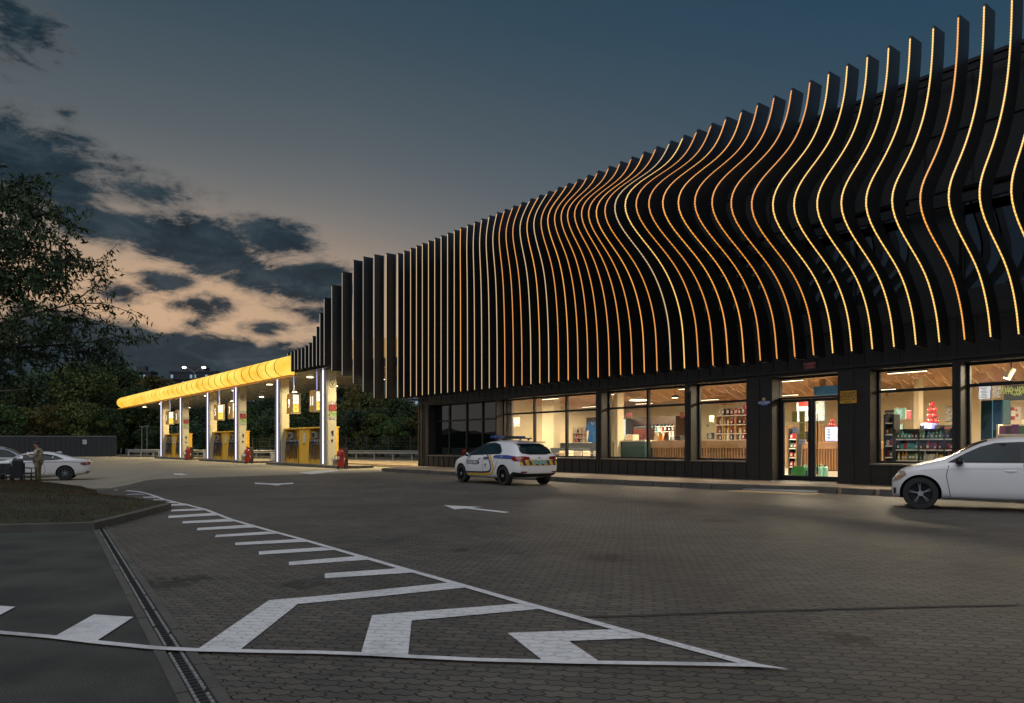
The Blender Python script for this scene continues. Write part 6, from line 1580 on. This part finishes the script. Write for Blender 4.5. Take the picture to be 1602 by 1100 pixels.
slat_counter('bar_counter', 'light wooden bar counter with vertical slats behind the second and third windows', 1009, 1180, 689, 24.0)
slat_counter('till_counter', 'slatted wooden till counter seen through the entrance door', 1249, 1420, 691.5, 31.5)
slab('coffee_machine', 'dark red coffee machine on the counter in the second window', 'coffee machine', 991, 1013, 671, 688, 26, .5, mat('coffee_red', (.07, .014, .008), .3, coat=.3), 'body', lambda g, h, H, b: (lambda mb: (mb.bbox(-h*.8, h*.8, .0, .4, H, H+.12, .02), mb.build('cup_tray', M_dk, g), MB().box(-h*.5, -h*.3, -.12, 0, H*.3, H*.4).box(h*.3, h*.5, -.12, 0, H*.3, H*.4).build('spout', M_chrome, g)))(MB()))
slab('paper_box', 'cream box with jars on the dark green counter', 'box', 977, 991, 680, 690, 24.2, .35, M_cream, 'box_body')
for px, c, lab in [(1031, (190, 130, 50), 'orange biscuit bag on the bar counter'), (1024, (200, 190, 170), 'pale cup stack on the bar counter'), (1040, (60, 40, 40), 'dark tin on the bar counter')]:
    o = link('snack_bag', prod_mesh('bag', c)); o.location = fw(tx(px, 24.2), 24.3, tz(1094, 689, 24)+.002); o.rotation_euler = (0, 0, ROT); o['label'] = lab; o['category'] = 'packet'; o.scale = (1.5,)*3
slab('basket_rack', 'black rimmed basket on the right of the bar counter in the second window', 'basket', 1055, 1065, 682, 688.5, 24.2, .3, M_dk, 'basket')
slab('menu_pillar_poster', 'small dark poster on the cream wall in the second window', 'poster', 1064, 1070, 645, 654, 30, .02, M_post1)
for i, (px, y, D) in enumerate([(1001, 626, 27), (1056, 622, 27)]):
    g = sthing('pendant_lamp', ['flat round pendant lamp at the left of the second window', 'dark pendant spot lamp at the right of the second window'][i], 'lamp', tx(px, D), D, tz(px, y, D)); mb = MB(); mb.lathe([(.55 if i == 0 else .18, 0), (.5 if i == 0 else .16, .08), (.05, .12)], n=20); mb.build('shade', M_cream if i == 0 else M_dk, g); mb = MB(); mb.cyl((0,0,-.02), (0,0,-.005), .5 if i == 0 else .14, n=20); mb.build('diffuser', M_tube, g); mb = MB(); mb.cyl((0,0,.1), (0,0,.9), .008, n=4); mb.build('cable', M_dk, g)
# -- window 3: bottle shelves
t0, t1 = tx(1120, 30), tx(1172, 30); zz = [tz(1145, y, 30) for y in (688, 678, 664, 649.5)]
rack('tall wooden bottle shelves in the third window', t0, t1, 30, zz, tz(1145, 649, 30)+.02, posts=[tx(1130, 30), tx(1150, 30)], m=M_wood)
for k, z in enumerate(zz): row(['bottle', 'bottle', 'box', 'can'], [(150, 40, 40), (60, 40, 40), (200, 190, 170), (200, 170, 70), (60, 40, 40)], t0+.05, t1-.05, 30.15, z, ['on the lowest wooden bottle shelf', 'on the second wooden bottle shelf', 'on the third wooden bottle shelf', 'standing on top of the wooden bottle shelves'][k], .22, 1.5 if k < 3 else 1.9)
slab('till_monitor', 'small black till monitor on the bar in the third window', 'monitor', 1106, 1117, 677, 687, 25, .05, M_dk, 'screen_case', lcd(M_scr, M_steel))
slab('wall_box', 'tiny dark wall box on the cream wall in the third window', 'wall box', 1105.5, 1108.5, 664, 667.5, 33, .05, M_dk)
# -- entrance
slab('price_board', 'pale blue wall board with a red top seen through the left door leaf', 'board', 1246, 1268, 625, 659, 33, .05, mat('pale_board', (.40, .50, .58), .5), 'board', lambda g, h, H, b: (lambda mb: (mb.box(-h*.7, h*.7, -.01, -.001, H*.68, H*.92), mb.build('picture', M_red, g), [MB().box(-h*.7, h*.6, -.01, -.001, H*(.1+.11*k), H*(.1+.11*k)+.04).build('text_line', M_dk, g) for k in range(5)]))(MB()))
slab('dark_poster_board', 'dark framed poster with pale border seen through the right door leaf', 'poster', 1274, 1290, 622, 658, 33, .05, mat('teal_border', (.25, .42, .48), .5), 'border', lambda g, h, H, b: MB().box(-h*.8, h*.8, -.008, -.001, H*.08, H*.95).build('picture', M_post3, g))
slab('blue_awning', 'long blue awning board above the till, seen through the door transom', 'awning', 1273, 1330, 603, 617, 31, .5, mat('awning_blue', (.02, .17, .48), .6), 'awning')
rT0, rT1 = tx(1234, 26), tx(1247, 26); zz = [.5, .85, 1.2, 1.55]
rack('narrow product rack behind the left door leaf', rT0, rT1, 26, zz, 1.95)
for z in zz: row(['box', 'can', 'bag'], [(150, 40, 40), (60, 110, 60), (180, 70, 90), (200, 170, 70)], rT0, rT1, 26.1, z, 'on the narrow rack behind the door', .15, 1.15)
def notice(px0, px1, y0, y1, c, lab, D=GD-.045):
    t0, t1 = tx(px0, D), tx(px1, D); pm = (px0+px1)/2; z1, z0 = tz(pm, y0, D), tz(pm, y1, D); g = sthing('door_notice', lab, 'notice', (t0+t1)/2, D, z0); h = (t1-t0)/2; H = z1-z0
    mb = MB(); mb.box(-h, h, 0, .004, 0, H); mb.build('sheet', c, g); mb = MB(); n = max(2, int(H/.07))
    for k in range(n): z = H*(.12+.8*k/n); mb.box(-h*.75, h*pr.uniform(.3, .75), -.003, -.001, z, z+.014)
    mb.build('text_lines', M_txt, g)
M_ol = mat('olive_paper', (.26, .22, .06), .7, emit=lin((120, 104, 40)), es=.25); M_wp = mat('white_paper', (.6, .6, .62), .7)
notice(1239, 1247.5, 643.5, 660, M_ol, 'olive notice, upper left of the sheets on the left door leaf'); notice(1250.5, 1259, 643, 660.5, M_ol, 'olive notice, upper right of the sheets on the left door leaf')
notice(1250.5, 1259, 661.5, 676, M_ol, 'olive notice in the middle right on the left door leaf'); notice(1250.5, 1259, 676.8, 686.5, M_ol, 'lowest olive notice on the left door leaf')
notice(1240, 1248.5, 668, 678, M_wp, 'white square notice at the left on the left door leaf'); notice(1250.5, 1259.5, 687.5, 694.5, M_wp, 'white notice lowest on the left door leaf')
def canister(px, D, c, lab):
    g = sthing('canister', lab, 'canister', tx(px, D), D, .17); mb = MB(); mb.bbox(-.16, .16, -.12, .12, 0, .40, .04); mb.build('canister_body', c, g); mb = MB(); mb.cyl((.08, 0, .40), (.08, 0, .45), .03, n=10); mb.build('cap', M_dk, g)
    mb = MB(); mb.tube([(-.12, 0, .38), (-.10, 0, .45), (.0, 0, .45), (.02, 0, .39)], .015, 6); mb.build('handle', c, g); mb = MB(); mb.box(-.10, .10, -.125, -.121, .08, .26); mb.build('label', M_blue if px < 1270 else M_lab, g)
M_can = mat('canister_teal', (.18, .45, .38), .35, trans=.2)
for px, D, lab in [(1262, 24.2, 'pale teal canister with blue label inside the left door leaf'), (1279, 24.2, 'pale teal canister just right of the door pull'), (1287, 24.5, 'pale teal canister at the right inside the door')]: canister(px, D, M_can, lab)
M_lime = mat('lime_green_plastic', (.03, .22, .05), .4)
for px, lab in [(1244, 'bright green plastic shovel blade leaning inside the door, left one'), (1253, 'bright green plastic shovel blade leaning inside the door, right one')]:
    g = sthing('snow_shovel', lab, 'shovel', tx(px, 24.0), 24.0, .17, 0, 'green shovels'); mb = MB(); mb.extr([(-.11, .03), (.11, .03), (.16, .12), (.15, .30), (.08, .40), (-.08, .40), (-.15, .30), (-.16, .12)], 0, .03, 'y'); mb.build('blade', M_lime, g); mb = MB(); mb.cyl((0, .02, .4), (0, .10, 1.5), .015, n=6); mb.build('shaft', M_wood, g)
slab('glowing_display_box', 'small box display glowing blue and white on the till counter', 'display', 1291, 1304, 668, 690, 30.8, .35, emis('blue_glow_case', lin((120, 120, 255)), 1.2), 'case', lcd(emis('white_glow', lin((225, 235, 255)), 1.4), M_navy))
g = sthing('till_screen', 'black till screen on the wooden counter seen between the door leaves', 'monitor', tx(1264, 31.6), 31.6, tz(1335, 691.5, 31.5)+.002); mb = MB(); mb.bbox(-.25, .25, 0, .05, .12, .5, .01); mb.build('screen', M_dk, g); mb = MB(); mb.box(-.05, .05, 0, .1, 0, .12); mb.build('stand', M_dk, g)
def balls(px, D, z, lab, s_=1.):
    g = sthing('ball_tower', lab, 'display tower', tx(px, D), D, z); M_rb = mat('glossy_red_ball', (.40, .03, .03), .2, coat=.8, var=.4, scale=12) if 'glossy_red_ball' not in bpy.data.materials else bpy.data.materials['glossy_red_ball']
    for k, (n, rr) in enumerate([(4, .17), (3, .12), (3, .10), (1, 0)]):
        for j in range(n): a = 2*pi*j/max(n, 1)+k; mb = MB(); mb.ball((rr*math.cos(a)*s_, rr*math.sin(a)*s_, (.12+.27*k)*s_), .13*s_, 8); mb.build('ball', M_rb, g, smooth=True)
    mb = MB(); mb.cyl((0,0,0), (0,0,1.05*s_), .02, n=6); mb.build('pole', M_dk, g)
balls(1302, 31.9, tz(1335, 691.5, 31.5)+.3, 'stacked red ball tower seen at the right side of the door', .72)
balls(1459, 26.5, tz(1459, 663, 26.5), 'stacked red ball tower behind the product racks window', .70)
# -- window 4: racks
rD = 23.2; t0, t1 = tx(1400, rD), tx(1492, rD); zs = [.86, 1.18, 1.50]
rack('long low black product rack close behind the fourth window', t0, t1, rD, zs, 1.80, posts=[tx(1437, rD), tx(1477, rD)])
rack('tall narrow accessory rack at the left of the fourth window', tx(1383.5, rD), tx(1397.5, rD), rD, [.6, .95, 1.3, 1.65, 2.0], 2.25)
for z in [.95, 1.3, 1.65]: row(['box', 'can', 'bag'], [(60, 110, 60), (150, 40, 40), (200, 190, 170), (60, 140, 140)], tx(1383.8, rD), tx(1397.3, rD), rD+.12, z, 'on the narrow accessory rack', .11)
for k, (z, cl, kd) in enumerate([(.86, [(200, 170, 70), (190, 130, 50), (200, 190, 170), (60, 110, 60)], ['box', 'bottle']), (1.18, [(150, 40, 40), (60, 140, 140), (60, 40, 40), (100, 50, 100)], ['bag', 'bottle']), (1.50, [(60, 110, 60), (50, 80, 130), (60, 140, 140), (60, 40, 40)], ['can', 'bottle'])]):
    w_ = ['on the bottom shelf of the low black rack', 'on the middle shelf of the low black rack', 'on the top shelf of the low black rack'][k]
    row(kd, cl, t0+.03, t1-.03, rD+.10, z, w_, .105)
slab('rack_header', 'dark header board with white lettering over the narrow rack', 'sign', 1383.5, 1398.5, 642, 650, rD+.05, .03, mat('header_blue', (.015, .025, .06), .4), 'board', lambda g, h, H, b: (lambda mb: (add_text(mb, 'areon', .16, lambda x, y, z: (x*.8, -.004-z, H/2+y)), mb.build('lettering', M_lab, g)))(MB()))
M_gs = emis('green_screen', lin((40, 150, 110)), .9); M_gs2 = emis('screen_white', lin((200, 230, 220)), 1.)
slab('advert_screen', 'green advertising screen on the wall, upper one in the fourth window', 'screen', 1399, 1417, 638, 656, 31, .06, M_lab, 'case', lcd(M_gs, M_gs2)); slab('advert_screen', 'small green terminal screen below the wall screen in the fourth window', 'screen', 1403, 1413, 663, 675, 28, .06, M_dk, 'case', lcd(M_gs, M_gs2))
slab('glowing_display_box', 'blue and white glowing box display in the fourth window', 'display', 1440, 1458, 662, 681, 25.6, .35, emis('blue_glow_case2', lin((120, 125, 255)), 1.3), 'case', lcd(emis('white_glow2', lin((215, 228, 255)), 1.5), M_navy))
slab('wall_picture', 'dark framed picture on the cream wall at the right of the fourth window', 'picture', 1478, 1490, 636, 660, 30, .04, M_shelf, 'frame', lcd(M_post3, M_steel))
slab('wall_counter', 'cream service shelf under the dark picture in the fourth window', 'counter', 1472, 1495, 668, 684, 27, .5, M_cream)
t0, t1 = tx(1440, 25.4), tx(1496, 25.4)
rack('second product rack deeper behind the low black rack', t0, t1, 25.4, [1.25, 1.62], 1.95, posts=[tx(1468, 25.4)])
row(['bag', 'bottle', 'box'], [(60, 40, 40), (150, 40, 40), (50, 80, 130), (200, 190, 170)], t0+.05, t1-.05, 25.5, 1.62, 'on the second deeper rack', .13, 1.1)
for i, (a, b, y0, y1, m_, lab) in enumerate([(1418, 1426, 642, 656, M_post1, 'small red poster right of the green wall screen'), (1110, 1117, 650, 660, M_post2, 'small green poster left of the bottle shelves'), (833, 844, 655, 676, M_post3, 'dark menu poster on the far wall of the first window'), (980, 988, 646, 652, M_post1, 'small red sign above the fridge in the second window'), (1552, 1566, 604, 622, M_post3, 'middle menu poster between the menu boards of the fifth window')]):
    slab('wall_poster', lab, 'poster', a, b, y0, y1, 32 if i < 4 else 27, .02, m_, 'sheet')
wp = sthing('timber_wall_panel', 'ribbed light timber wall panel behind the till counter', 'wall panel', tx(1280, 36), 36, .17); mb = MB()
q = -3.
while q < 3.: mb.box(q, q+.10, 0, .06, 0, 2.2); q += .16
mb.build('battens', M_wood, wp)
# -- window 5
slab('menu_board', 'pale bluish menu board high at the left of the fifth window', 'menu board', 1531, 1550, 603, 625, 27, .05, M_navy, 'board', lcd(emis('menu_glow', lin((130, 160, 190)), .8), M_navy))
def bb(g, h, H, b):
    mb = MB()
    for k, (s_, y) in enumerate([('КАВА · НАПОЇ', .82), ('АМЕРИКАНО', .66), ('ЛАТЕ  СИРОП', .52), ('ЧАЙ', .38)]): add_text(mb, s_, .13, lambda x, y2, z: (x-h*.25, -.006-z, H*y+y2))
    mb.build('chalk_text', mat('chalk_green', (.35, .42, .12), .8), g)
slab('blackboard', 'wide blackboard menu with yellow green writing in the fifth window', 'menu board', 1570, 1626, 602, 626, 26.5, .05, mat('chalkboard', (.012, .018, .022), .7), 'board', bb)
slab('glass_fridge', 'tall dark blue glass door fridge behind the fifth window', 'fridge', 1534, 1569, 626, 712, 24.4, .6, mat('fridge_dark', (.008, .03, .04), .15), 'case', lambda g, h, H, b: (MB().box(-h*.9, h*.05, -.012, -.001, H*.2, H*.95).build('glass_door', mat('fridge_glass', (.01, .04, .05), .08), g), MB().box(h*.12, h*.9, -.010, -.001, H*.45, H*.97).build('side_graphic', mat('fridge_blue', (.02, .08, .20), .3), g), MB().box(h*.06, h*.11, -.014, -.001, 0, H).build('light_edge', emis('cyan_edge', lin((40, 130, 150)), .7), g)))
fD = 24.; t0, t1 = tx(1560, fD), tx(1640, fD)
rack('snack counter rack with purple and teal bags behind the saloon roof', t0, t1, fD, [1.2, 1.62], 1.9, back=True, m=M_cream)
row(['bag'], [(100, 50, 100), (60, 140, 140), (150, 40, 40), (60, 40, 40), (60, 110, 60)], t0, t1-.2, fD+.1, 1.62, 'on the snack rack behind the saloon roof', .16, 1.3)
slab('wall_shelf_unit', 'cream wall shelf unit with a red can in the fifth window', 'shelf', 1570, 1598, 657, 668, 29, .3, M_cream); slab('white_poster', 'white poster with orange pictures on the wall of the fifth window', 'poster', 1586.5, 1597, 637, 656, 30, .02, M_wp, 'sheet', lambda g, h, H, b: MB().box(-h*.5, h*.3, -.006, -.001, H*.2, H*.45).box(-h*.6, 0, -.006, -.001, H*.65, H*.85).build('picture', M_amb, g))
o = link('red_can', prod_mesh('can', (150, 40, 40))); o.location = fw(tx(1581, 29.1), 29.1, tz(1584, 657, 29)); o.scale = (2.6,)*3; o['label'] = 'red tin standing on the cream wall shelf in the fifth window'; o['category'] = 'can'
g = sthing('spot_lamp', 'white ceiling spot lamp shining in the top of the fifth window', 'lamp', tx(1575, 24.5), 24.5, tz(1575, 592, 24.5)); mb = MB(); mb.cyl((0,0,0), (.12, .06, .28), .10, n=12); mb.build('housing', M_cream, g); mb = MB(); mb.cyl((-.004,-.002,-.012), (0,0,-.002), .085, n=12); mb.build('lens', M_dl, g); mb = MB(); mb.cyl((.1, .05, .28), (.1, .05, .8), .02, n=6); mb.build('arm', M_dk, g)
# ================================================================== SIGNS ON THE FACADE
PD = FD-.035
def plate(name, label, px0, px1, y0, y1, m, fn):
    t0, t1 = tx(px0, PD), tx(px1, PD); pm = (px0+px1)/2; z1, z0 = tz(pm, y0, PD), tz(pm, y1, PD); g = sthing(name, label, 'sign', (t0+t1)/2, PD, z0); h = (t1-t0)/2; fn(g, h, z1-z0, m); return g
M_py = mat('yellow_sign', (.50, .28, .03), .5, var=.05); M_ab = mat('address_blue', (.02, .08, .24), .4); M_rs = mat('red_sign', (.22, .03, .035), .5)
def fy(g, h, H, m):
    mb = MB(); mb.box(-h, h, 0, .02, 0, H); mb.build('plate', m, g); mb = MB()
    for s_, y, sz in [('На цій території', .87, .075), ('проводиться', .76, .06), ('ВІДЕОНАГЛЯД', .54, .125), ('цілодобово 00 - 24', .32, .085), ('дякуємо', .12, .05)]: add_text(mb, s_, sz, lambda x, y2, z: (x, -.004-z, H*y+y2), depth=.001, bold=.002 if sz > .1 else 0)
    mb.build('lettering', M_txt, g)
plate('notice_sign', 'yellow rectangular notice with dark lettering right of the entrance', 1314, 1340, 611.5, 631, M_py, fy)
def fr_(g, h, H, m):
    mb = MB(); mb.box(-h, h, 0, .02, 0, H); mb.build('plate', m, g); mb = MB()
    for s_, y in [('ПАЛИТИ', .74), ('ЗАБОРОНЕНО', .36), ('NO SMOKING', .16)]: add_text(mb, s_, .10 if y > .5 else .06, lambda x, y2, z: (x, -.004-z, H*y+y2), depth=.001)
    mb.build('lettering', mat('sign_pink_text', (.5, .25, .25), .6), g)
plate('red_sign', 'small dark red square sign above the entrance door', 1259, 1274, 566.5, 580, M_rs, fr_)
def fa(g, h, H, m):
    mb = MB(); P = [(-h, H*.42), (-h*.8, H*.62), (-h*.35, H*.62), (-h*.32, H*.8), (-h*.2, H*.95), (0, H), (h*.2, H*.95), (h*.32, H*.8), (h*.35, H*.62), (h*.8, H*.62), (h, H*.42), (h*.8, H*.22), (h*.4, H*.08), (0, 0), (-h*.4, H*.08), (-h*.8, H*.22)]
    mb.extr(P, 0, .02, 'y'); mb.build('plate', m, g); mb = MB(); add_text(mb, 'вул. Б. Хмельн.', .085, lambda x, y, z: (x*.72, -.004-z, H*.42+y), depth=.001, bold=.002); add_text(mb, 'ПІДЗЕМНА', .05, lambda x, y, z: (x, -.004-z, H*.24+y), depth=.001); mb.build('lettering', M_lab, g)
    mb = MB(); mb.ball((-.02, -.006, H*.78), .05, 8, sz=(1, .15, 1)); mb.build('emblem', M_pyel, g)
plate('address_plate', 'blue shaped address plate with white lettering left of the entrance', 1186, 1205.5, 621.5, 635.5, M_ab, fa)
# wall lamp / camera above the second pier
g = sthing('security_camera', 'small black dome camera high on the pier right of the second window', 'camera', tx(1077, FD-.1), FD-.1, 3.25); mb = MB(); mb.ball((0, 0, 0), .09, 8); mb.build('dome', M_dk, g); mb = MB(); mb.box(-.06, .06, 0, .095, .03, .12); mb.build('bracket', M_dk, g)
# ================================================================== MAN, TABLE AND CHAIRS BY THE ISLAND
M_skin = mat('skin', (.34, .17, .11), .6, var=.06); M_jack = mat('camouflage_jacket', (.26, .235, .17), .85, var=.5, scale=9, detail=3, col2=(.34, .30, .22)); M_trou = mat('khaki_trousers', (.19, .16, .09), .85, var=.25, scale=6); M_hair = mat('dark_hair', (.02, .014, .01), .7); M_boot = mat('tan_boot', (.10, .06, .035), .7)
def skin_mesh(name, verts, edges, radii, m, root=0, sub=2):
    me = bpy.data.meshes.new(name); me.from_pydata(verts, edges, []); o = link('tmp', me)
    md = o.modifiers.new('k', 'SKIN'); md.use_smooth_shade = True
    for i, r in enumerate(radii):
        a, b = r if isinstance(r, tuple) else (r, r); me.skin_vertices[0].data[i].radius = (a, b)
    me.skin_vertices[0].data[root].use_root = True
    s_ = o.modifiers.new('s', 'SUBSURF'); s_.levels = sub; s_.render_levels = sub
    dg = bpy.context.evaluated_depsgraph_get(); dg.update(); out = bpy.data.meshes.new_from_object(o.evaluated_get(dg)); bpy.data.objects.remove(o)
    out.name = name; out.materials.clear(); out.materials.append(m); out.polygons.foreach_set('use_smooth', [True]*len(out.polygons)); return out
Ym = 33.0; Xm = (60-CX)/FX*Ym; gm = gz(Xm, Ym)
g = thing('person', 'standing man in a camouflage jacket and khaki trousers looking down at a phone', 'person', (Xm, Ym, gm), math.radians(186))
# x forward, y left, z up
V, E_, R_ = [], [], []
def chain(pts, start=None):
    prev = start
    for p, r in pts:
        V.append(p); R_.append(r); i = len(V)-1
        if prev is not None: E_.append((prev, i))
        prev = i
    return prev
pel = chain([((0, 0, .98), (.15, .12))])
chest = chain([((0, 0, 1.12), (.145, .11)), ((-.01, 0, 1.28), (.165, .12)), ((-.01, 0, 1.42), (.17, .115))], pel)
neck = chain([((.02, 0, 1.50), .065), ((.05, 0, 1.56), .058)], chest)
chain([((.08, 0, 1.61), (.075, .085)), ((.095, 0, 1.68), (.085, .10)), ((.08, 0, 1.76), (.07, .08))], neck)
hands = []
for sd in (1, -1):
    sh = chain([((-.01, sd*.17, 1.43), .07), ((.0, sd*.21, 1.38), .06), ((.02, sd*.24, 1.24), .048), ((.05, sd*.25, 1.13), .043), ((.19, sd*.19, 1.14), .036), ((.33, sd*.08, 1.19), .027)], chest)
    hand = chain([((.38, sd*.05, 1.20), (.035, .02)), ((.42, sd*.045, 1.21), (.032, .018))], sh)
    for k in range(4): chain([((.455+.004*k, sd*(.06-.018*k), 1.215+.006*k), .0095), ((.475, sd*(.052-.016*k), 1.235+.006*k), .0085), ((.468, sd*(.04-.014*k), 1.25+.004*k), .008)], hand)
    chain([((.40, sd*.02, 1.235), .011), ((.43, sd*.008, 1.25), .009)], sh+1)
    hip = chain([((0, sd*.09, .92), .10), ((.01, sd*.10, .74), .085), ((.02, sd*.10, .50), .062), ((.0, sd*.11, .30), .056), ((-.01, sd*.11, .10), .04), ((.0, sd*.11, .045), .042), ((.10, sd*.125, .035), .038), ((.17, sd*.13, .03), .03)], pel)
body = link('body', skin_mesh('body', V, E_, R_, M_skin, pel), g)
# face: nose, ears, eyes, mouth, as parts of the head surface
mb = MB(); mb.ball((.185, 0, 1.665), .018, 6, sz=(1.1, .8, 1.3)); 
for sd in (1, -1): mb.ball((.09, sd*.088, 1.68), .028, 6, sz=(.6, .3, 1.1))
mb.build('nose_and_ears', M_skin, body, smooth=True)
mb = MB(); 
for sd in (1, -1): mb.ball((.165, sd*.033, 1.695), .010, 6)
mb.box(.166, .176, -.025, .025, 1.625, 1.632); mb.build('eyes_and_mouth', M_hair, body)
mb = MB(); mb.ball((.075, 0, 1.735), .098, 10, sz=(1.08, .95, .80)); mb.build('hair', M_hair, g, smooth=True)
V, E_, R_ = [], [], []
pel = chain([((0, 0, .93), (.165, .135))]); chest = chain([((0, 0, 1.10), (.17, .135)), ((-.01, 0, 1.28), (.19, .145)), ((-.01, 0, 1.43), (.185, .13))], pel); chain([((.01, 0, 1.50), .082), ((.02, 0, 1.525), .075)], chest)
for sd in (1, -1): chain([((-.01, sd*.17, 1.43), .085), ((.0, sd*.22, 1.38), .078), ((.02, sd*.25, 1.24), .066), ((.05, sd*.26, 1.13), .060), ((.19, sd*.19, 1.14), .050), ((.32, sd*.085, 1.185), .040)], chest)
link('jacket', skin_mesh('jacket', V, E_, R_, M_jack, pel), g)
V, E_, R_ = [], [], []
pel = chain([((0, 0, .97), (.155, .13))])
for sd in (1, -1): chain([((0, sd*.09, .90), .115), ((.01, sd*.10, .74), .10), ((.02, sd*.105, .50), .078), ((.0, sd*.112, .28), .07), ((-.01, sd*.112, .10), .062)], pel)
link('trousers', skin_mesh('trousers', V, E_, R_, M_trou, pel), g)
for sd in (1, -1): mb = MB(); mb.bbox(-.07, .20, sd*.12-.048, sd*.12+.048, 0, .085, .025); mb.cyl((-.01, sd*.112, .05), (-.01, sd*.112, .14), .058, n=12); mb.build('boot', M_boot, g, smooth=True)
mp_ = MB(); mp_.box(.44, .45, -.04, .04, 1.19, 1.33); ph = thing('phone', 'small pale phone held in the hands of the man', 'phone', tuple(g.matrix_basis @ Vector((.44, 0, 1.19))), math.radians(186))
mp_ = MB(); mp_.bbox(0, .012, -.038, .038, .02, .16, .004); mp_.build('case', M_lab, ph); mp_ = MB(); mp_.box(-.002, -.0005, -.034, .034, .028, .152); mp_.build('screen', emis('phone_screen', lin((170, 190, 180)), .8), ph)
M_seat = mat('dark_wicker', (.022, .022, .022), .8, var=.3, scale=20)
def seat(px, Y, rz, lab):
    X = (px-CX)/FX*Y; g = thing('outdoor_chair', lab, 'chair', (X, Y, gz(X, Y)), rz, 'dark chairs on the left'); 
    mb = MB(); mb.bbox(-.25, .25, -.25, .25, .42, .47, .03); mb.build('seat', M_seat, g); mb = MB(); mb.bbox(-.26, .26, .20, .25, .471, .88, .03); mb.build('backrest', M_seat, g)
    for x in (-.22, .22):
        for y in (-.21, .21): mb = MB(); mb.cyl((x*1.1, y*1.1, 0), (x, y, .42), .02, n=6); mb.build('leg', M_dk, g)
    for x in (-.26, .26): mb = MB(); mb.tube([(x, -.22, .45), (x, -.22, .66), (x, .22, .68)], .018, 6); mb.build('armrest', M_dk, g)
seat(3, 31.5, .3, 'dark armchair at the photo edge, leftmost of the chairs'); seat(19, 31.9, 2.8, 'dark armchair between the edge chair and the covered chair'); seat(44, 32.4, 1.8, 'dark armchair right beside the legs of the man')
X = (13-CX)/FX*32.4; g = thing('outdoor_table', 'dark square outdoor table between the left chairs', 'table', (X, 32.4, gz(X, 32.4))); mb = MB(); mb.bbox(-.45, .45, -.4, .4, .70, .74, .02); mb.build('tabletop', M_seat, g)
for x in (-.4, .4):
    for y in (-.35, .35): mb = MB(); mb.cyl((x, y, 0), (x, y, .70), .022, n=6); mb.build('leg', M_dk, g)
X = (35-CX)/FX*31.8; g = thing('covered_chair', 'chair draped with a black coat standing left of the man', 'chair', (X, 31.8, gz(X, 31.8)), 3.0); mb = MB(); mb.bbox(-.25, .25, -.25, .2, .42, .47, .03); mb.build('seat', M_seat, g); mb = MB(); mb.bbox(-.27, .27, .20, .30, .25, 1.02, .05); mb.build('coat', mat('black_coat', (.008, .010, .012), .9), g)
for x in (-.22, .22):
    for y in (-.21, .21): mb = MB(); mb.cyl((x, y, 0), (x, y, .42), .02, n=6); mb.build('leg', M_dk, g)
